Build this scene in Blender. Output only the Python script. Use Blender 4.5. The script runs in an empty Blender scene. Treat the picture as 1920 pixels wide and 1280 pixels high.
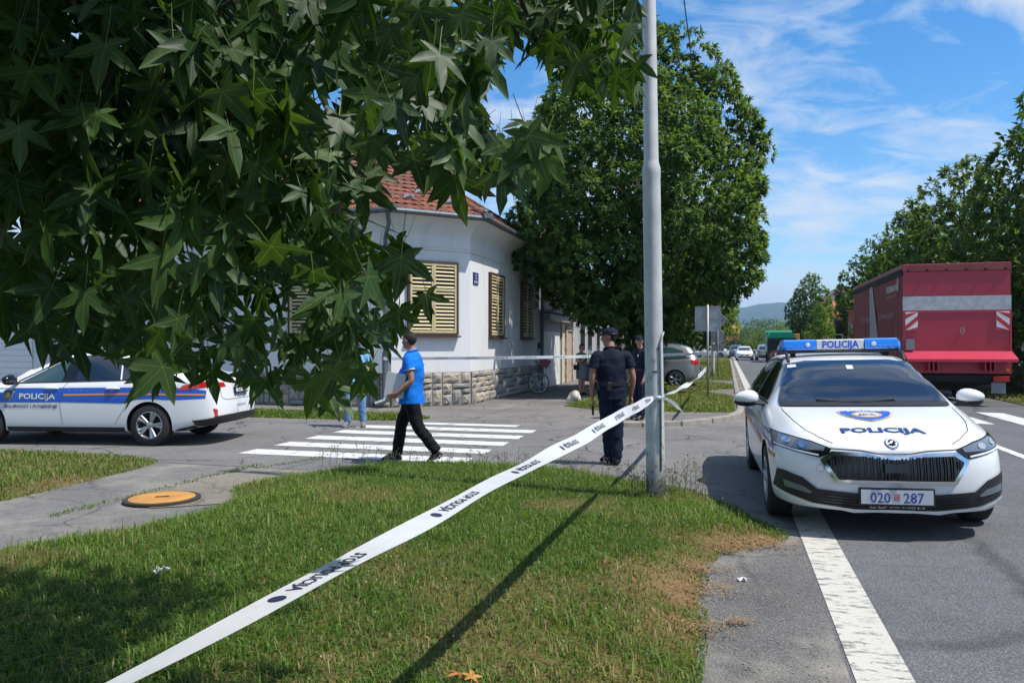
import bpy, bmesh, math, random
import numpy as np
from mathutils import Vector, Matrix, Quaternion
from mathutils.bvhtree import BVHTree
from mathutils.geometry import tessellate_polygon

scene = bpy.context.scene
COL = scene.collection
rad = math.radians

# ------------------------------------------------------------------ camera
EYE = 1.55
cam_data = bpy.data.cameras.new('camera')
cam_data.sensor_width = 36.0
cam_data.lens = 27.0
cam_data.clip_start = 0.05
cam_data.clip_end = 20000
cam = bpy.data.objects.new('camera', cam_data)
cam.location = (0, 0, EYE)
cam.rotation_euler = (rad(90.32), 0, 0)
COL.objects.link(cam)
scene.camera = cam

# ------------------------------------------------------------------ light
SUN_EL = 60.0
SUN_H = Vector((0.92, -0.39)).normalized()          # horizontal direction towards the sun
world = bpy.data.worlds.new('World')
scene.world = world
world.use_nodes = True
wn = world.node_tree.nodes; wl = world.node_tree.links
wn.clear()
w_out = wn.new('ShaderNodeOutputWorld')
w_bg = wn.new('ShaderNodeBackground')
w_bg.inputs['Strength'].default_value = 0.14
w_sky = wn.new('ShaderNodeTexSky')
w_sky.sky_type = 'NISHITA'
w_sky.sun_disc = False
w_sky.sun_elevation = rad(SUN_EL)
w_sky.sun_rotation = math.atan2(SUN_H.x, SUN_H.y)
w_sky.air_density = 1.0
w_sky.dust_density = 0.3
w_sky.ozone_density = 2.5
# thin fair-weather cloud laid over the sky all the way round, projected on a flat layer overhead
w_tc = wn.new('ShaderNodeTexCoord')
w_sep = wn.new('ShaderNodeSeparateXYZ'); wl.new(w_tc.outputs['Generated'], w_sep.inputs[0])
w_zz = wn.new('ShaderNodeMath'); w_zz.operation = 'ADD'; w_zz.inputs[1].default_value = 0.22
w_zm = wn.new('ShaderNodeMath'); w_zm.operation = 'MAXIMUM'; w_zm.inputs[1].default_value = 0.02
wl.new(w_sep.outputs['Z'], w_zm.inputs[0]); wl.new(w_zm.outputs[0], w_zz.inputs[0])
w_dx = wn.new('ShaderNodeMath'); w_dx.operation = 'DIVIDE'
w_dy = wn.new('ShaderNodeMath'); w_dy.operation = 'DIVIDE'
wl.new(w_sep.outputs['X'], w_dx.inputs[0]); wl.new(w_zz.outputs[0], w_dx.inputs[1])
wl.new(w_sep.outputs['Y'], w_dy.inputs[0]); wl.new(w_zz.outputs[0], w_dy.inputs[1])
w_cmb = wn.new('ShaderNodeCombineXYZ')
wl.new(w_dx.outputs[0], w_cmb.inputs[0]); wl.new(w_dy.outputs[0], w_cmb.inputs[1])
w_map = wn.new('ShaderNodeMapping')
w_map.inputs['Rotation'].default_value = (0, 0, rad(-28))
w_map.inputs['Scale'].default_value = (1.0, 1.55, 1.0)
w_map.inputs['Location'].default_value = (5.3, 2.1, 0)
wl.new(w_cmb.outputs[0], w_map.inputs[0])
w_n1 = wn.new('ShaderNodeTexNoise'); w_n1.inputs['Scale'].default_value = 0.9
w_n1.inputs['Detail'].default_value = 9; w_n1.inputs['Roughness'].default_value = 0.56
w_n1.inputs['Distortion'].default_value = 0.5
wl.new(w_map.outputs[0], w_n1.inputs['Vector'])
w_r = wn.new('ShaderNodeValToRGB')
w_r.color_ramp.elements[0].position = 0.44; w_r.color_ramp.elements[0].color = (0, 0, 0, 1)
w_r.color_ramp.elements[1].position = 0.60; w_r.color_ramp.elements[1].color = (1, 1, 1, 1)
w_n2 = wn.new('ShaderNodeTexNoise'); w_n2.inputs['Scale'].default_value = 4.2; w_n2.inputs['Detail'].default_value = 8
w_n2.inputs['Roughness'].default_value = 0.6; w_n2.inputs['Distortion'].default_value = 0.8
wl.new(w_map.outputs[0], w_n2.inputs['Vector'])
w_nm = wn.new('ShaderNodeMixRGB'); w_nm.inputs[0].default_value = 0.42
wl.new(w_n1.outputs['Fac'], w_nm.inputs[1]); wl.new(w_n2.outputs['Fac'], w_nm.inputs[2])
wl.new(w_nm.outputs[0], w_r.inputs[0])
w_cm = wn.new('ShaderNodeMath'); w_cm.operation = 'MULTIPLY'; w_cm.inputs[1].default_value = 0.93
wl.new(w_r.outputs[0], w_cm.inputs[0])
w_mix = wn.new('ShaderNodeMixRGB')
w_mix.inputs[2].default_value = (4.3, 4.7, 5.2, 1)
w_gam = wn.new('ShaderNodeHueSaturation'); w_gam.inputs['Saturation'].default_value = 1.38
w_gam.inputs['Value'].default_value = 1.0
wl.new(w_sky.outputs[0], w_gam.inputs['Color'])
wl.new(w_cm.outputs[0], w_mix.inputs[0]); wl.new(w_gam.outputs[0], w_mix.inputs[1])
wl.new(w_mix.outputs[0], w_bg.inputs['Color'])
wl.new(w_bg.outputs[0], w_out.inputs['Surface'])

sun_d = bpy.data.lights.new('sun', 'SUN')
sun_d.energy = 4.4
sun_d.angle = rad(0.53)
sun_d.color = (1.0, 0.95, 0.87)
sun = bpy.data.objects.new('sun', sun_d)
_sv = Vector((SUN_H.x * math.cos(rad(SUN_EL)), SUN_H.y * math.cos(rad(SUN_EL)), math.sin(rad(SUN_EL))))
sun.rotation_euler = _sv.to_track_quat('Z', 'Y').to_euler()
sun.location = (20, 0, 30)
COL.objects.link(sun)

scene.view_settings.view_transform = 'Standard'
scene.view_settings.look = 'None'
scene.view_settings.exposure = 0.42
scene.view_settings.gamma = 1.0
scene.view_settings.use_curve_mapping = False
scene.render.engine = 'CYCLES'
scene.cycles.use_denoising = True
scene.cycles.max_bounces = 5
scene.cycles.diffuse_bounces = 3
scene.cycles.glossy_bounces = 3
scene.cycles.transmission_bounces = 3
scene.cycles.transparent_max_bounces = 8
scene.cycles.volume_bounces = 0
scene.cycles.sample_clamp_indirect = 6.0
scene.cycles.caustics_reflective = False
scene.cycles.caustics_refractive = False

# ------------------------------------------------------------------ road frame: x = right of the edge line, y = along the road
ROAD_ANGLE = rad(15.7)
E0 = Vector((2.56, 6.53, 0))
DV = Vector((math.sin(ROAD_ANGLE), math.cos(ROAD_ANGLE), 0))
NV = Vector((math.cos(ROAD_ANGLE), -math.sin(ROAD_ANGLE), 0))
ROADM = Matrix.Translation(E0) @ Matrix.Rotation(-ROAD_ANGLE, 4, 'Z')
def W(t, s, z=0.0):
    return ROADM @ Vector((t, s, z))
ROADI = ROADM.inverted()
def RL(x, y, z=0.0):
    return ROADI @ Vector((x, y, z))
def px(u, v, z=0.0):
    """ground point (height z) that the survey of the photo puts at u, v"""
    Y = 1440.0 * (EYE - z) / (v - 648.0)
    return Vector(((u - 960.0) / 1440.0 * Y, Y, z))
def gz(t):
    """height of the main road, crowned along its middle"""
    if t <= 0: return 0.0
    if t < 3.1: return 0.022 * t
    return max(0.0682 - 0.022 * (t - 3.1), -0.01)

# ------------------------------------------------------------------ materials
MATS = {}
def nodes_of(m):
    return m.node_tree.nodes, m.node_tree.links
def mat(name, color, rough=0.6, metal=0.0, spec=0.5, noise=None, bump=None, var=0.0, var_scale=3.0, coat=0.0, alpha=None, trans=0.0, emit=None):
    """plain procedural material: colour broken up by noise (var), fine bump (scale, strength)"""
    if name in MATS: return MATS[name]
    m = bpy.data.materials.new(name); m.use_nodes = True
    n, l = nodes_of(m)
    b = n['Principled BSDF']
    b.inputs['Base Color'].default_value = (*color, 1)
    b.inputs['Roughness'].default_value = rough
    b.inputs['Metallic'].default_value = metal
    b.inputs['Specular IOR Level'].default_value = spec
    if coat: b.inputs['Coat Weight'].default_value = coat; b.inputs['Coat Roughness'].default_value = 0.04
    if trans: b.inputs['Transmission Weight'].default_value = trans
    if emit:
        b.inputs['Emission Color'].default_value = (*emit[0], 1); b.inputs['Emission Strength'].default_value = emit[1]
    if var or bump:
        tc = n.new('ShaderNodeTexCoord')
    if var:
        tn = n.new('ShaderNodeTexNoise'); tn.inputs['Scale'].default_value = var_scale
        tn.inputs['Detail'].default_value = 6; tn.inputs['Roughness'].default_value = 0.6
        l.new(tc.outputs['Object'], tn.inputs['Vector'])
        mr = n.new('ShaderNodeMapRange')
        mr.inputs['From Min'].default_value = 0.3; mr.inputs['From Max'].default_value = 0.7
        mr.inputs['To Min'].default_value = 1 - var; mr.inputs['To Max'].default_value = 1 + var
        l.new(tn.outputs['Fac'], mr.inputs['Value'])
        mx = n.new('ShaderNodeVectorMath'); mx.operation = 'SCALE'
        mx.inputs[0].default_value = color
        l.new(mr.outputs[0], mx.inputs['Scale'])
        l.new(mx.outputs[0], b.inputs['Base Color'])
    if bump:
        bn = n.new('ShaderNodeTexNoise'); bn.inputs['Scale'].default_value = bump[0]
        bn.inputs['Detail'].default_value = 5
        l.new(tc.outputs['Object'], bn.inputs['Vector'])
        bp = n.new('ShaderNodeBump'); bp.inputs['Strength'].default_value = bump[1]
        bp.inputs['Distance'].default_value = bump[2] if len(bump) > 2 else 0.02
        l.new(bn.outputs['Fac'], bp.inputs['Height']); l.new(bp.outputs[0], b.inputs['Normal'])
    MATS[name] = m
    return m

def leaf_mat(name, transl=0.35, rough=0.45, spec=0.4, vein=False):
    """leaf: colour from the 'Col' attribute of each leaf, light passes through it"""
    m = bpy.data.materials.new(name); m.use_nodes = True
    n, l = nodes_of(m)
    b = n['Principled BSDF']; out = n['Material Output']
    at = n.new('ShaderNodeAttribute'); at.attribute_name = 'Col'
    col = at.outputs['Color']
    if vein:
        av = n.new('ShaderNodeAttribute'); av.attribute_name = 'vein'
        rp = n.new('ShaderNodeValToRGB')
        rp.color_ramp.elements[0].position = 0.03; rp.color_ramp.elements[0].color = (1, 1, 1, 1)
        rp.color_ramp.elements[1].position = 0.10; rp.color_ramp.elements[1].color = (0, 0, 0, 1)
        l.new(av.outputs['Fac'], rp.inputs[0])
        mx = n.new('ShaderNodeMixRGB'); mx.inputs[2].default_value = (0.16, 0.22, 0.08, 1)
        sc = n.new('ShaderNodeMath'); sc.operation = 'MULTIPLY'; sc.inputs[1].default_value = 0.55
        l.new(rp.outputs[0], sc.inputs[0]); l.new(sc.outputs[0], mx.inputs[0])
        l.new(col, mx.inputs[1]); col = mx.outputs[0]
    l.new(col, b.inputs['Base Color'])
    b.inputs['Roughness'].default_value = rough
    b.inputs['Specular IOR Level'].default_value = spec
    tr = n.new('ShaderNodeBsdfTranslucent')
    hs = n.new('ShaderNodeMixRGB'); hs.blend_type = 'MULTIPLY'; hs.inputs[0].default_value = 1.0
    hs.inputs[2].default_value = (2.0, 1.9, 0.7, 1)
    l.new(col, hs.inputs[1]); l.new(hs.outputs[0], tr.inputs['Color'])
    ms = n.new('ShaderNodeMixShader'); ms.inputs[0].default_value = transl
    l.new(b.outputs[0], ms.inputs[1]); l.new(tr.outputs[0], ms.inputs[2])
    l.new(ms.outputs[0], out.inputs['Surface'])
    MATS[name] = m
    return m

def asphalt_mat(name, base, crack=0.0, blotch=0.25, grain=0.35, dust=None, crack_scale=0.55):
    m = bpy.data.materials.new(name); m.use_nodes = True
    n, l = nodes_of(m); b = n['Principled BSDF']
    tc = n.new('ShaderNodeTexCoord'); O = tc.outputs['Object']
    def noise(scale, detail=4, rough=0.6):
        t = n.new('ShaderNodeTexNoise'); t.inputs['Scale'].default_value = scale
        t.inputs['Detail'].default_value = detail; t.inputs['Roughness'].default_value = rough
        l.new(O, t.inputs['Vector']); return t
    def mr(src, a, b_, c, d):
        r = n.new('ShaderNodeMapRange'); r.inputs['From Min'].default_value = a; r.inputs['From Max'].default_value = b_
        r.inputs['To Min'].default_value = c; r.inputs['To Max'].default_value = d; l.new(src, r.inputs['Value']); return r.outputs[0]
    def mul(a, b_):
        q = n.new('ShaderNodeMath'); q.operation = 'MULTIPLY'; l.new(a, q.inputs[0]); l.new(b_, q.inputs[1]); return q.outputs[0]
    g1 = noise(95, 3, 0.7); g2 = noise(0.7, 6); g3 = noise(9, 5)
    f = mr(g1.outputs['Fac'], 0.25, 0.75, 1 - grain, 1 + grain)
    f = mul(f, mr(g2.outputs['Fac'], 0.3, 0.7, 1 - blotch, 1 + blotch))
    f = mul(f, mr(g3.outputs['Fac'], 0.3, 0.7, 0.9, 1.1))
    stone = n.new('ShaderNodeTexVoronoi'); stone.inputs['Scale'].default_value = 85; l.new(O, stone.inputs['Vector'])
    f = mul(f, mr(stone.outputs['Distance'], 0.0, 0.6, 1.45, 0.62))
    if crack:
        wob = noise(1.6, 5)
        ad = n.new('ShaderNodeMixRGB'); ad.blend_type = 'ADD'; ad.inputs[0].default_value = 0.45
        l.new(O, ad.inputs[1]); l.new(wob.outputs['Color'], ad.inputs[2])
        vo = n.new('ShaderNodeTexVoronoi'); vo.feature = 'DISTANCE_TO_EDGE'; vo.inputs['Scale'].default_value = crack_scale
        l.new(ad.outputs[0], vo.inputs['Vector'])
        gate = mr(noise(0.45, 3).outputs['Fac'], 0.38, 0.52, 0.0, 1.0)
        cr = mr(vo.outputs['Distance'], 0.004, 0.016, 1.0, 0.0)
        cr = mul(cr, gate)
        f = mul(f, mr(cr, 0, 1, 1.0, 1 - crack))
    sc = n.new('ShaderNodeVectorMath'); sc.operation = 'SCALE'; sc.inputs[0].default_value = base
    l.new(f, sc.inputs['Scale']); colr = sc.outputs[0]
    if dust:
        mx = n.new('ShaderNodeMixRGB'); mx.inputs[2].default_value = (*dust, 1)
        d1 = noise(1.1, 7, 0.65)
        l.new(mr(d1.outputs['Fac'], 0.48, 0.68, 0.0, 0.75), mx.inputs[0]); l.new(colr, mx.inputs[1]); colr = mx.outputs[0]
    l.new(colr, b.inputs['Base Color'])
    b.inputs['Roughness'].default_value = 0.86; b.inputs['Specular IOR Level'].default_value = 0.25
    bp = n.new('ShaderNodeBump'); bp.inputs['Strength'].default_value = 0.55; bp.inputs['Distance'].default_value = 0.006
    l.new(stone.outputs['Distance'], bp.inputs['Height']); l.new(bp.outputs[0], b.inputs['Normal'])
    MATS[name] = m
    return m

def worn_paint_mat(name, color=(0.72, 0.72, 0.69), under=(0.16, 0.16, 0.155), wear=0.5, stretch=(1, 1, 1), scale=7.0):
    """road paint rubbed through to the asphalt in flakes and cross cracks"""
    m = bpy.data.materials.new(name); m.use_nodes = True
    n, l = nodes_of(m); b = n['Principled BSDF']
    tc = n.new('ShaderNodeTexCoord')
    mp = n.new('ShaderNodeMapping'); mp.inputs['Scale'].default_value = stretch
    l.new(tc.outputs['Object'], mp.inputs[0])
    t = n.new('ShaderNodeTexNoise'); t.inputs['Scale'].default_value = scale; t.inputs['Detail'].default_value = 8
    t.inputs['Roughness'].default_value = 0.72
    l.new(mp.outputs[0], t.inputs['Vector'])
    r = n.new('ShaderNodeValToRGB')
    r.color_ramp.elements[0].position = wear - 0.05; r.color_ramp.elements[0].color = (0, 0, 0, 1)
    r.color_ramp.elements[1].position = wear + 0.03; r.color_ramp.elements[1].color = (1, 1, 1, 1)
    l.new(t.outputs['Fac'], r.inputs[0])
    t2 = n.new('ShaderNodeTexNoise'); t2.inputs['Scale'].default_value = 60; l.new(tc.outputs['Object'], t2.inputs['Vector'])
    mrr = n.new('ShaderNodeMapRange'); mrr.inputs['To Min'].default_value = 0.8; mrr.inputs['To Max'].default_value = 1.1
    l.new(t2.outputs['Fac'], mrr.inputs['Value'])
    mx = n.new('ShaderNodeMixRGB'); mx.inputs[1].default_value = (*under, 1); mx.inputs[2].default_value = (*color, 1)
    l.new(r.outputs[0], mx.inputs[0])
    sc = n.new('ShaderNodeVectorMath'); sc.operation = 'SCALE'; l.new(mx.outputs[0], sc.inputs[0]); l.new(mrr.outputs[0], sc.inputs['Scale'])
    l.new(sc.outputs[0], b.inputs['Base Color'])
    b.inputs['Roughness'].default_value = 0.8
    MATS[name] = m
    return m

# ------------------------------------------------------------------ mesh helpers
def tag(o, label=None, cat=None, group=None, kind=None):
    if label: o['label'] = label
    if cat: o['category'] = cat
    if group: o['group'] = group
    if kind: o['kind'] = kind
    return o
def link(o, parent=None):
    COL.objects.link(o)
    if parent is not None: o.parent = parent
    return o
def empty(name, M=None):
    o = bpy.data.objects.new(name, None); COL.objects.link(o)
    o.empty_display_size = 0.2
    if M is not None: o.matrix_world = M
    return o
def mesh_of(name, verts, faces, mats=None, smooth=False, fmat=None):
    me = bpy.data.meshes.new(name)
    me.from_pydata([tuple(v) for v in verts], [], [tuple(f) for f in faces])
    if mats is not None:
        for m in (mats if isinstance(mats, (list, tuple)) else [mats]): me.materials.append(m)
    if fmat: me.polygons.foreach_set('material_index', fmat)
    if smooth: me.polygons.foreach_set('use_smooth', [True] * len(me.polygons))
    me.update()
    return me
def inst(name, me, parent=None, M=None):
    o = bpy.data.objects.new(name, me); link(o, parent)
    if M is not None: o.matrix_local = M if parent is not None else M
    return o
def autosmooth(me, ang=35):
    try:
        me.set_sharp_from_angle(angle=rad(ang))
        me.polygons.foreach_set('use_smooth', [True] * len(me.polygons))
    except Exception:
        pass

class MB:
    """collects shapes that become ONE mesh"""
    def __init__(s): s.v = []; s.f = []; s.m = []
    def add(s, verts, faces, mi=0):
        k = len(s.v); s.v += [tuple(v) for v in verts]
        for f in faces: s.f.append(tuple(i + k for i in f)); s.m.append(mi)
        return s
    def box(s, c, size, rz=0.0, mi=0, M=None, bevel=0.0):
        hx, hy, hz = size[0] / 2, size[1] / 2, size[2] / 2
        R = Matrix.Rotation(rz, 4, 'Z') if M is None else M
        C = Vector(c)
        if bevel <= 0:
            vs = [Vector((x, y, z)) for x in (-hx, hx) for y in (-hy, hy) for z in (-hz, hz)]
            fs = [(0, 1, 3, 2), (4, 6, 7, 5), (0, 4, 5, 1), (2, 3, 7, 6), (0, 2, 6, 4), (1, 5, 7, 3)]
            return s.add([C + (R @ v) for v in vs], fs, mi)
        bm = bmesh.new(); bmesh.ops.create_cube(bm, size=1)
        for v in bm.verts: v.co = Vector((v.co.x * size[0], v.co.y * size[1], v.co.z * size[2]))
        bmesh.ops.bevel(bm, geom=bm.edges[:], offset=bevel, segments=2, affect='EDGES', profile=0.5)
        bm.verts.index_update()
        vs = [C + (R @ v.co) for v in bm.verts]; fs = [[v.index for v in f.verts] for f in bm.faces]
        bm.free(); return s.add(vs, fs, mi)
    def quad(s, a, b, c, d, mi=0): return s.add([a, b, c, d], [(0, 1, 2, 3)], mi)
    def prism(s, poly, z0, z1, mi=0, axis='Z'):
        """poly: 2D outline, extruded from z0 to z1 along axis"""
        n = len(poly)
        def P3(p, h):
            if axis == 'Z': return (p[0], p[1], h)
            if axis == 'Y': return (p[0], h, p[1])
            return (h, p[0], p[1])
        vs = [P3(p, z0) for p in poly] + [P3(p, z1) for p in poly]
        fs = [tuple(range(n))[::-1], tuple(range(n, 2 * n))] + [(i, (i + 1) % n, n + (i + 1) % n, n + i) for i in range(n)]
        return s.add(vs, fs, mi)
    def tube(s, path, r, n=10, mi=0, caps=True, ref=None, squash=None):
        vs, fs = tube_geo(path, r, n, caps, ref)
        return s.add(vs, fs, mi)
    def lathe(s, prof, n=24, M=None, mi=0, close=False, caps=True):
        """prof: (radius, height) pairs turned round Z, then moved by M"""
        M = M or Matrix.Identity(4)
        vs = []; fs = []
        for r, h in prof:
            for k in range(n):
                a = 2 * math.pi * k / n
                vs.append(M @ Vector((r * math.cos(a), r * math.sin(a), h)))
        m = len(prof)
        for i in range(m - 1 if not close else m):
            for k in range(n):
                a = i * n + k; b = i * n + (k + 1) % n
                c = ((i + 1) % m) * n + (k + 1) % n; d = ((i + 1) % m) * n + k
                fs.append((a, b, c, d))
        if not close and caps:
            if prof[0][0] > 1e-6: fs.append(tuple(range(n))[::-1])
            if prof[-1][0] > 1e-6: fs.append(tuple(range((m - 1) * n, m * n)))
        return s.add(vs, fs, mi)
    def build(s, name, mats, parent=None, smooth=False, sharp=None, M=None):
        me = mesh_of(name, s.v, s.f, mats, smooth, s.m if any(s.m) else None)
        bm = bmesh.new(); bm.from_mesh(me); bmesh.ops.recalc_face_normals(bm, faces=bm.faces[:]); bm.to_mesh(me); bm.free()
        if sharp: autosmooth(me, sharp)
        o = bpy.data.objects.new(name, me); link(o, parent)
        if M is not None: o.matrix_world = M
        return o

def tube_geo(path, r, n=10, caps=True, ref=None):
    """tube along path; r is one radius, a list, or a list of (a, b) half axes (a along ref)"""
    P = [Vector(p) for p in path]; m = len(P)
    if not isinstance(r, (list, tuple)): r = [r] * m
    vs = []; fs = []
    up = Vector(ref) if ref is not None else None
    for i in range(m):
        d = (P[min(i + 1, m - 1)] - P[max(i - 1, 0)])
        if d.length < 1e-9: d = Vector((0, 0, 1))
        d.normalize()
        if up is None:
            up = Vector((1, 0, 0)) if abs(d.x) < 0.9 else Vector((0, 1, 0))
        a = up - d * up.dot(d)
        if a.length < 1e-6: a = d.orthogonal()
        a.normalize(); b = d.cross(a)
        if ref is None: up = a
        ra, rb = r[i] if isinstance(r[i], (list, tuple)) else (r[i], r[i])
        for k in range(n):
            t = 2 * math.pi * k / n
            vs.append(P[i] + a * (ra * math.cos(t)) + b * (rb * math.sin(t)))
    for i in range(m - 1):
        for k in range(n):
            fs.append((i * n + k, i * n + (k + 1) % n, (i + 1) * n + (k + 1) % n, (i + 1) * n + k))
    if caps:
        fs.append(tuple(range(n))[::-1]); fs.append(tuple(range((m - 1) * n, m * n)))
    return vs, fs
def ball_geo(c, r, n=12, M=None):
    """ellipsoid"""
    vs = []; fs = []; c = Vector(c)
    rows = n // 2 + 1
    for i in range(rows + 1):
        th = math.pi * i / rows
        for k in range(n):
            a = 2 * math.pi * k / n
            p = Vector((r[0] * math.sin(th) * math.cos(a), r[1] * math.sin(th) * math.sin(a), r[2] * math.cos(th)))
            vs.append(c + (M @ p if M else p))
    for i in range(rows):
        for k in range(n):
            fs.append((i * n + k, (i + 1) * n + k, (i + 1) * n + (k + 1) % n, i * n + (k + 1) % n))
    return vs, fs
def big_mesh(name, V, F, mats, attrs=None, smooth=False):
    """fast mesh from numpy: V (n,3), F (m,3) triangles or (m,4)"""
    me = bpy.data.meshes.new(name)
    V = np.asarray(V, np.float32); F = np.asarray(F, np.int32)
    k = F.shape[1]
    me.vertices.add(len(V)); me.vertices.foreach_set('co', V.ravel())
    me.loops.add(F.size); me.loops.foreach_set('vertex_index', F.ravel())
    me.polygons.add(len(F)); me.polygons.foreach_set('loop_start', np.arange(0, F.size, k, dtype=np.int32))
    me.polygons.foreach_set('loop_total', np.full(len(F), k, np.int32))
    if smooth: me.polygons.foreach_set('use_smooth', np.ones(len(F), bool))
    me.update(calc_edges=True)
    for m in (mats if isinstance(mats, (list, tuple)) else [mats]): me.materials.append(m)
    for nm, (ty, data) in (attrs or {}).items():
        a = me.attributes.new(nm, ty, 'POINT')
        if ty == 'FLOAT_COLOR': a.data.foreach_set('color', np.asarray(data, np.float32).ravel())
        else: a.data.foreach_set('value', np.asarray(data, np.float32).ravel())
    return me

_txt_cache = {}
def text_geo(body, size=1.0, bold=0.0, shear=0.0, space=1.0, align='CENTER', wide=1.0):
    """flat lettering as verts (x, y) and faces, baseline at y = 0"""
    key = (body, size, bold, shear, space, align, wide)
    if key in _txt_cache: return _txt_cache[key]
    cu = bpy.data.curves.new('lettering', 'FONT')
    cu.body = body; cu.size = size; cu.offset = bold; cu.shear = shear; cu.space_character = space
    cu.align_x = align; cu.fill_mode = 'FRONT'; cu.resolution_u = 2
    o = bpy.data.objects.new('lettering', cu); COL.objects.link(o)
    dg = bpy.context.evaluated_depsgraph_get()
    ev = o.evaluated_get(dg); me = ev.to_mesh()
    vs = [(v.co.x * wide, v.co.y) for v in me.vertices]; fs = [tuple(p.vertices) for p in me.polygons]
    ev.to_mesh_clear()
    bpy.data.objects.remove(o); bpy.data.curves.remove(cu)
    _txt_cache[key] = (vs, fs)
    return vs, fs
def cut_grid(vs, fs, cell):
    """cut flat 2D geometry along a grid so that it can follow a curved surface"""
    bm = bmesh.new()
    bv = [bm.verts.new((v[0], v[1], 0)) for v in vs]
    for f in fs:
        try: bm.faces.new([bv[i] for i in f])
        except ValueError: pass
    xs = [v[0] for v in vs]; ys = [v[1] for v in vs]
    for ax, lo, hi in ((0, min(xs), max(xs)), (1, min(ys), max(ys))):
        k = math.floor(lo / cell) + 1
        while k * cell < hi:
            co = Vector((0, 0, 0)); co[ax] = k * cell; no = Vector((0, 0, 0)); no[ax] = 1
            bmesh.ops.bisect_plane(bm, geom=bm.verts[:] + bm.edges[:] + bm.faces[:], plane_co=co, plane_no=no, dist=1e-6)
            k += 1
    bm.verts.index_update()
    V = [(v.co.x, v.co.y) for v in bm.verts]; F = [tuple(v.index for v in f.verts) for f in bm.faces]
    bm.free()
    return V, F
def shrink_mesh(name, vs, fs, mats, mods):
    """evaluate modifiers once and keep only the resulting mesh"""
    me = mesh_of(name, vs, fs, mats)
    o = bpy.data.objects.new(name, me); COL.objects.link(o)
    mods(o)
    dg = bpy.context.evaluated_depsgraph_get()
    out = bpy.data.meshes.new_from_object(o.evaluated_get(dg))
    bpy.data.objects.remove(o); bpy.data.meshes.remove(me)
    out.name = name
    return out
# ================================================================== SETTING: ground, roads, pavements
rng = np.random.default_rng(7)
random.seed(7)
asphalt_mat('asphalt_main', (0.150, 0.152, 0.158), crack=0.35, blotch=0.16, crack_scale=0.16)
asphalt_mat('asphalt_side', (0.205, 0.199, 0.193), crack=0.7, blotch=0.2, crack_scale=0.75)
asphalt_mat('asphalt_pavement', (0.225, 0.210, 0.195), crack=0.8, blotch=0.25, crack_scale=1.1)
asphalt_mat('asphalt_path', (0.195, 0.188, 0.178), crack=0.5, blotch=0.2, dust=(0.30, 0.27, 0.22), crack_scale=0.7)
asphalt_mat('asphalt_shoulder', (0.175, 0.170, 0.162), crack=0.3, blotch=0.3, dust=(0.34, 0.31, 0.26))
asphalt_mat('concrete_apron', (0.25, 0.225, 0.185), crack=0.3, blotch=0.2, grain=0.45)
worn_paint_mat('paint_edge', (0.52, 0.50, 0.44), wear=0.445, stretch=(1, 3.0, 1), scale=6)
worn_paint_mat('paint_zebra', (0.62, 0.62, 0.61), wear=0.43, stretch=(1, 2.2, 1), scale=3.6)
worn_paint_mat('paint_dash', (0.7, 0.7, 0.68), wear=0.42, scale=5)
mat('kerb_concrete', (0.26, 0.24, 0.205), 0.9, var=0.25, var_scale=4, bump=(40, 0.4, 0.006))

def soil_mat():
    m = bpy.data.materials.new('turf_soil'); m.use_nodes = True
    n, l = nodes_of(m); b = n['Principled BSDF']
    at = n.new('ShaderNodeAttribute'); at.attribute_name = 'dry'
    tc = n.new('ShaderNodeTexCoord')
    t = n.new('ShaderNodeTexNoise'); t.inputs['Scale'].default_value = 6; t.inputs['Detail'].default_value = 8; t.inputs['Roughness'].default_value = 0.7
    l.new(tc.outputs['Object'], t.inputs['Vector'])
    r = n.new('ShaderNodeValToRGB')
    r.color_ramp.elements[0].position = 0.32; r.color_ramp.elements[0].color = (0.030, 0.050, 0.010, 1)
    r.color_ramp.elements[1].position = 0.72; r.color_ramp.elements[1].color = (0.085, 0.115, 0.026, 1)
    l.new(t.outputs['Fac'], r.inputs[0])
    mx = n.new('ShaderNodeMixRGB'); mx.inputs[2].default_value = (0.20, 0.125, 0.065, 1)
    l.new(at.outputs['Fac'], mx.inputs[0]); l.new(r.outputs[0], mx.inputs[1])
    l.new(mx.outputs[0], b.inputs['Base Color']); b.inputs['Roughness'].default_value = 0.95
    b.inputs['Specular IOR Level'].default_value = 0.1
    bp = n.new('ShaderNodeBump'); bp.inputs['Strength'].default_value = 0.7; bp.inputs['Distance'].default_value = 0.03
    l.new(t.outputs['Fac'], bp.inputs['Height']); l.new(bp.outputs[0], b.inputs['Normal'])
    MATS['turf_soil'] = m
soil_mat()
mat('far_ground', (0.09, 0.11, 0.04), 0.95, var=0.35, var_scale=0.08)

def sheet(name, poly, z, material, parent=None, cell=None, zf=None, kind='structure'):
    """flat sheet with outline poly in road coordinates (t, s)"""
    fs = [tuple(range(len(poly)))]
    vs = poly
    if cell: vs, fs = cut_grid(poly, fs, cell)
    me = mesh_of(name, [(p[0], p[1], z + (zf(p[0], p[1]) if zf else 0.0)) for p in vs], fs, MATS[material])
    bm = bmesh.new(); bm.from_mesh(me)
    bmesh.ops.triangulate(bm, faces=[f for f in bm.faces if len(f.verts) > 4]); bmesh.ops.recalc_face_normals(bm, faces=bm.faces[:])
    for f in bm.faces:
        if f.normal.z < 0: f.normal_flip()
    bm.to_mesh(me); bm.free()
    o = bpy.data.objects.new(name, me); link(o, parent)
    if parent is None:
        o.matrix_world = ROADM
        tag(o, kind=kind)
    return o
def rect(t0, t1, s0, s1): return [(t0, s0), (t1, s0), (t1, s1), (t0, s1)]

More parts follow.
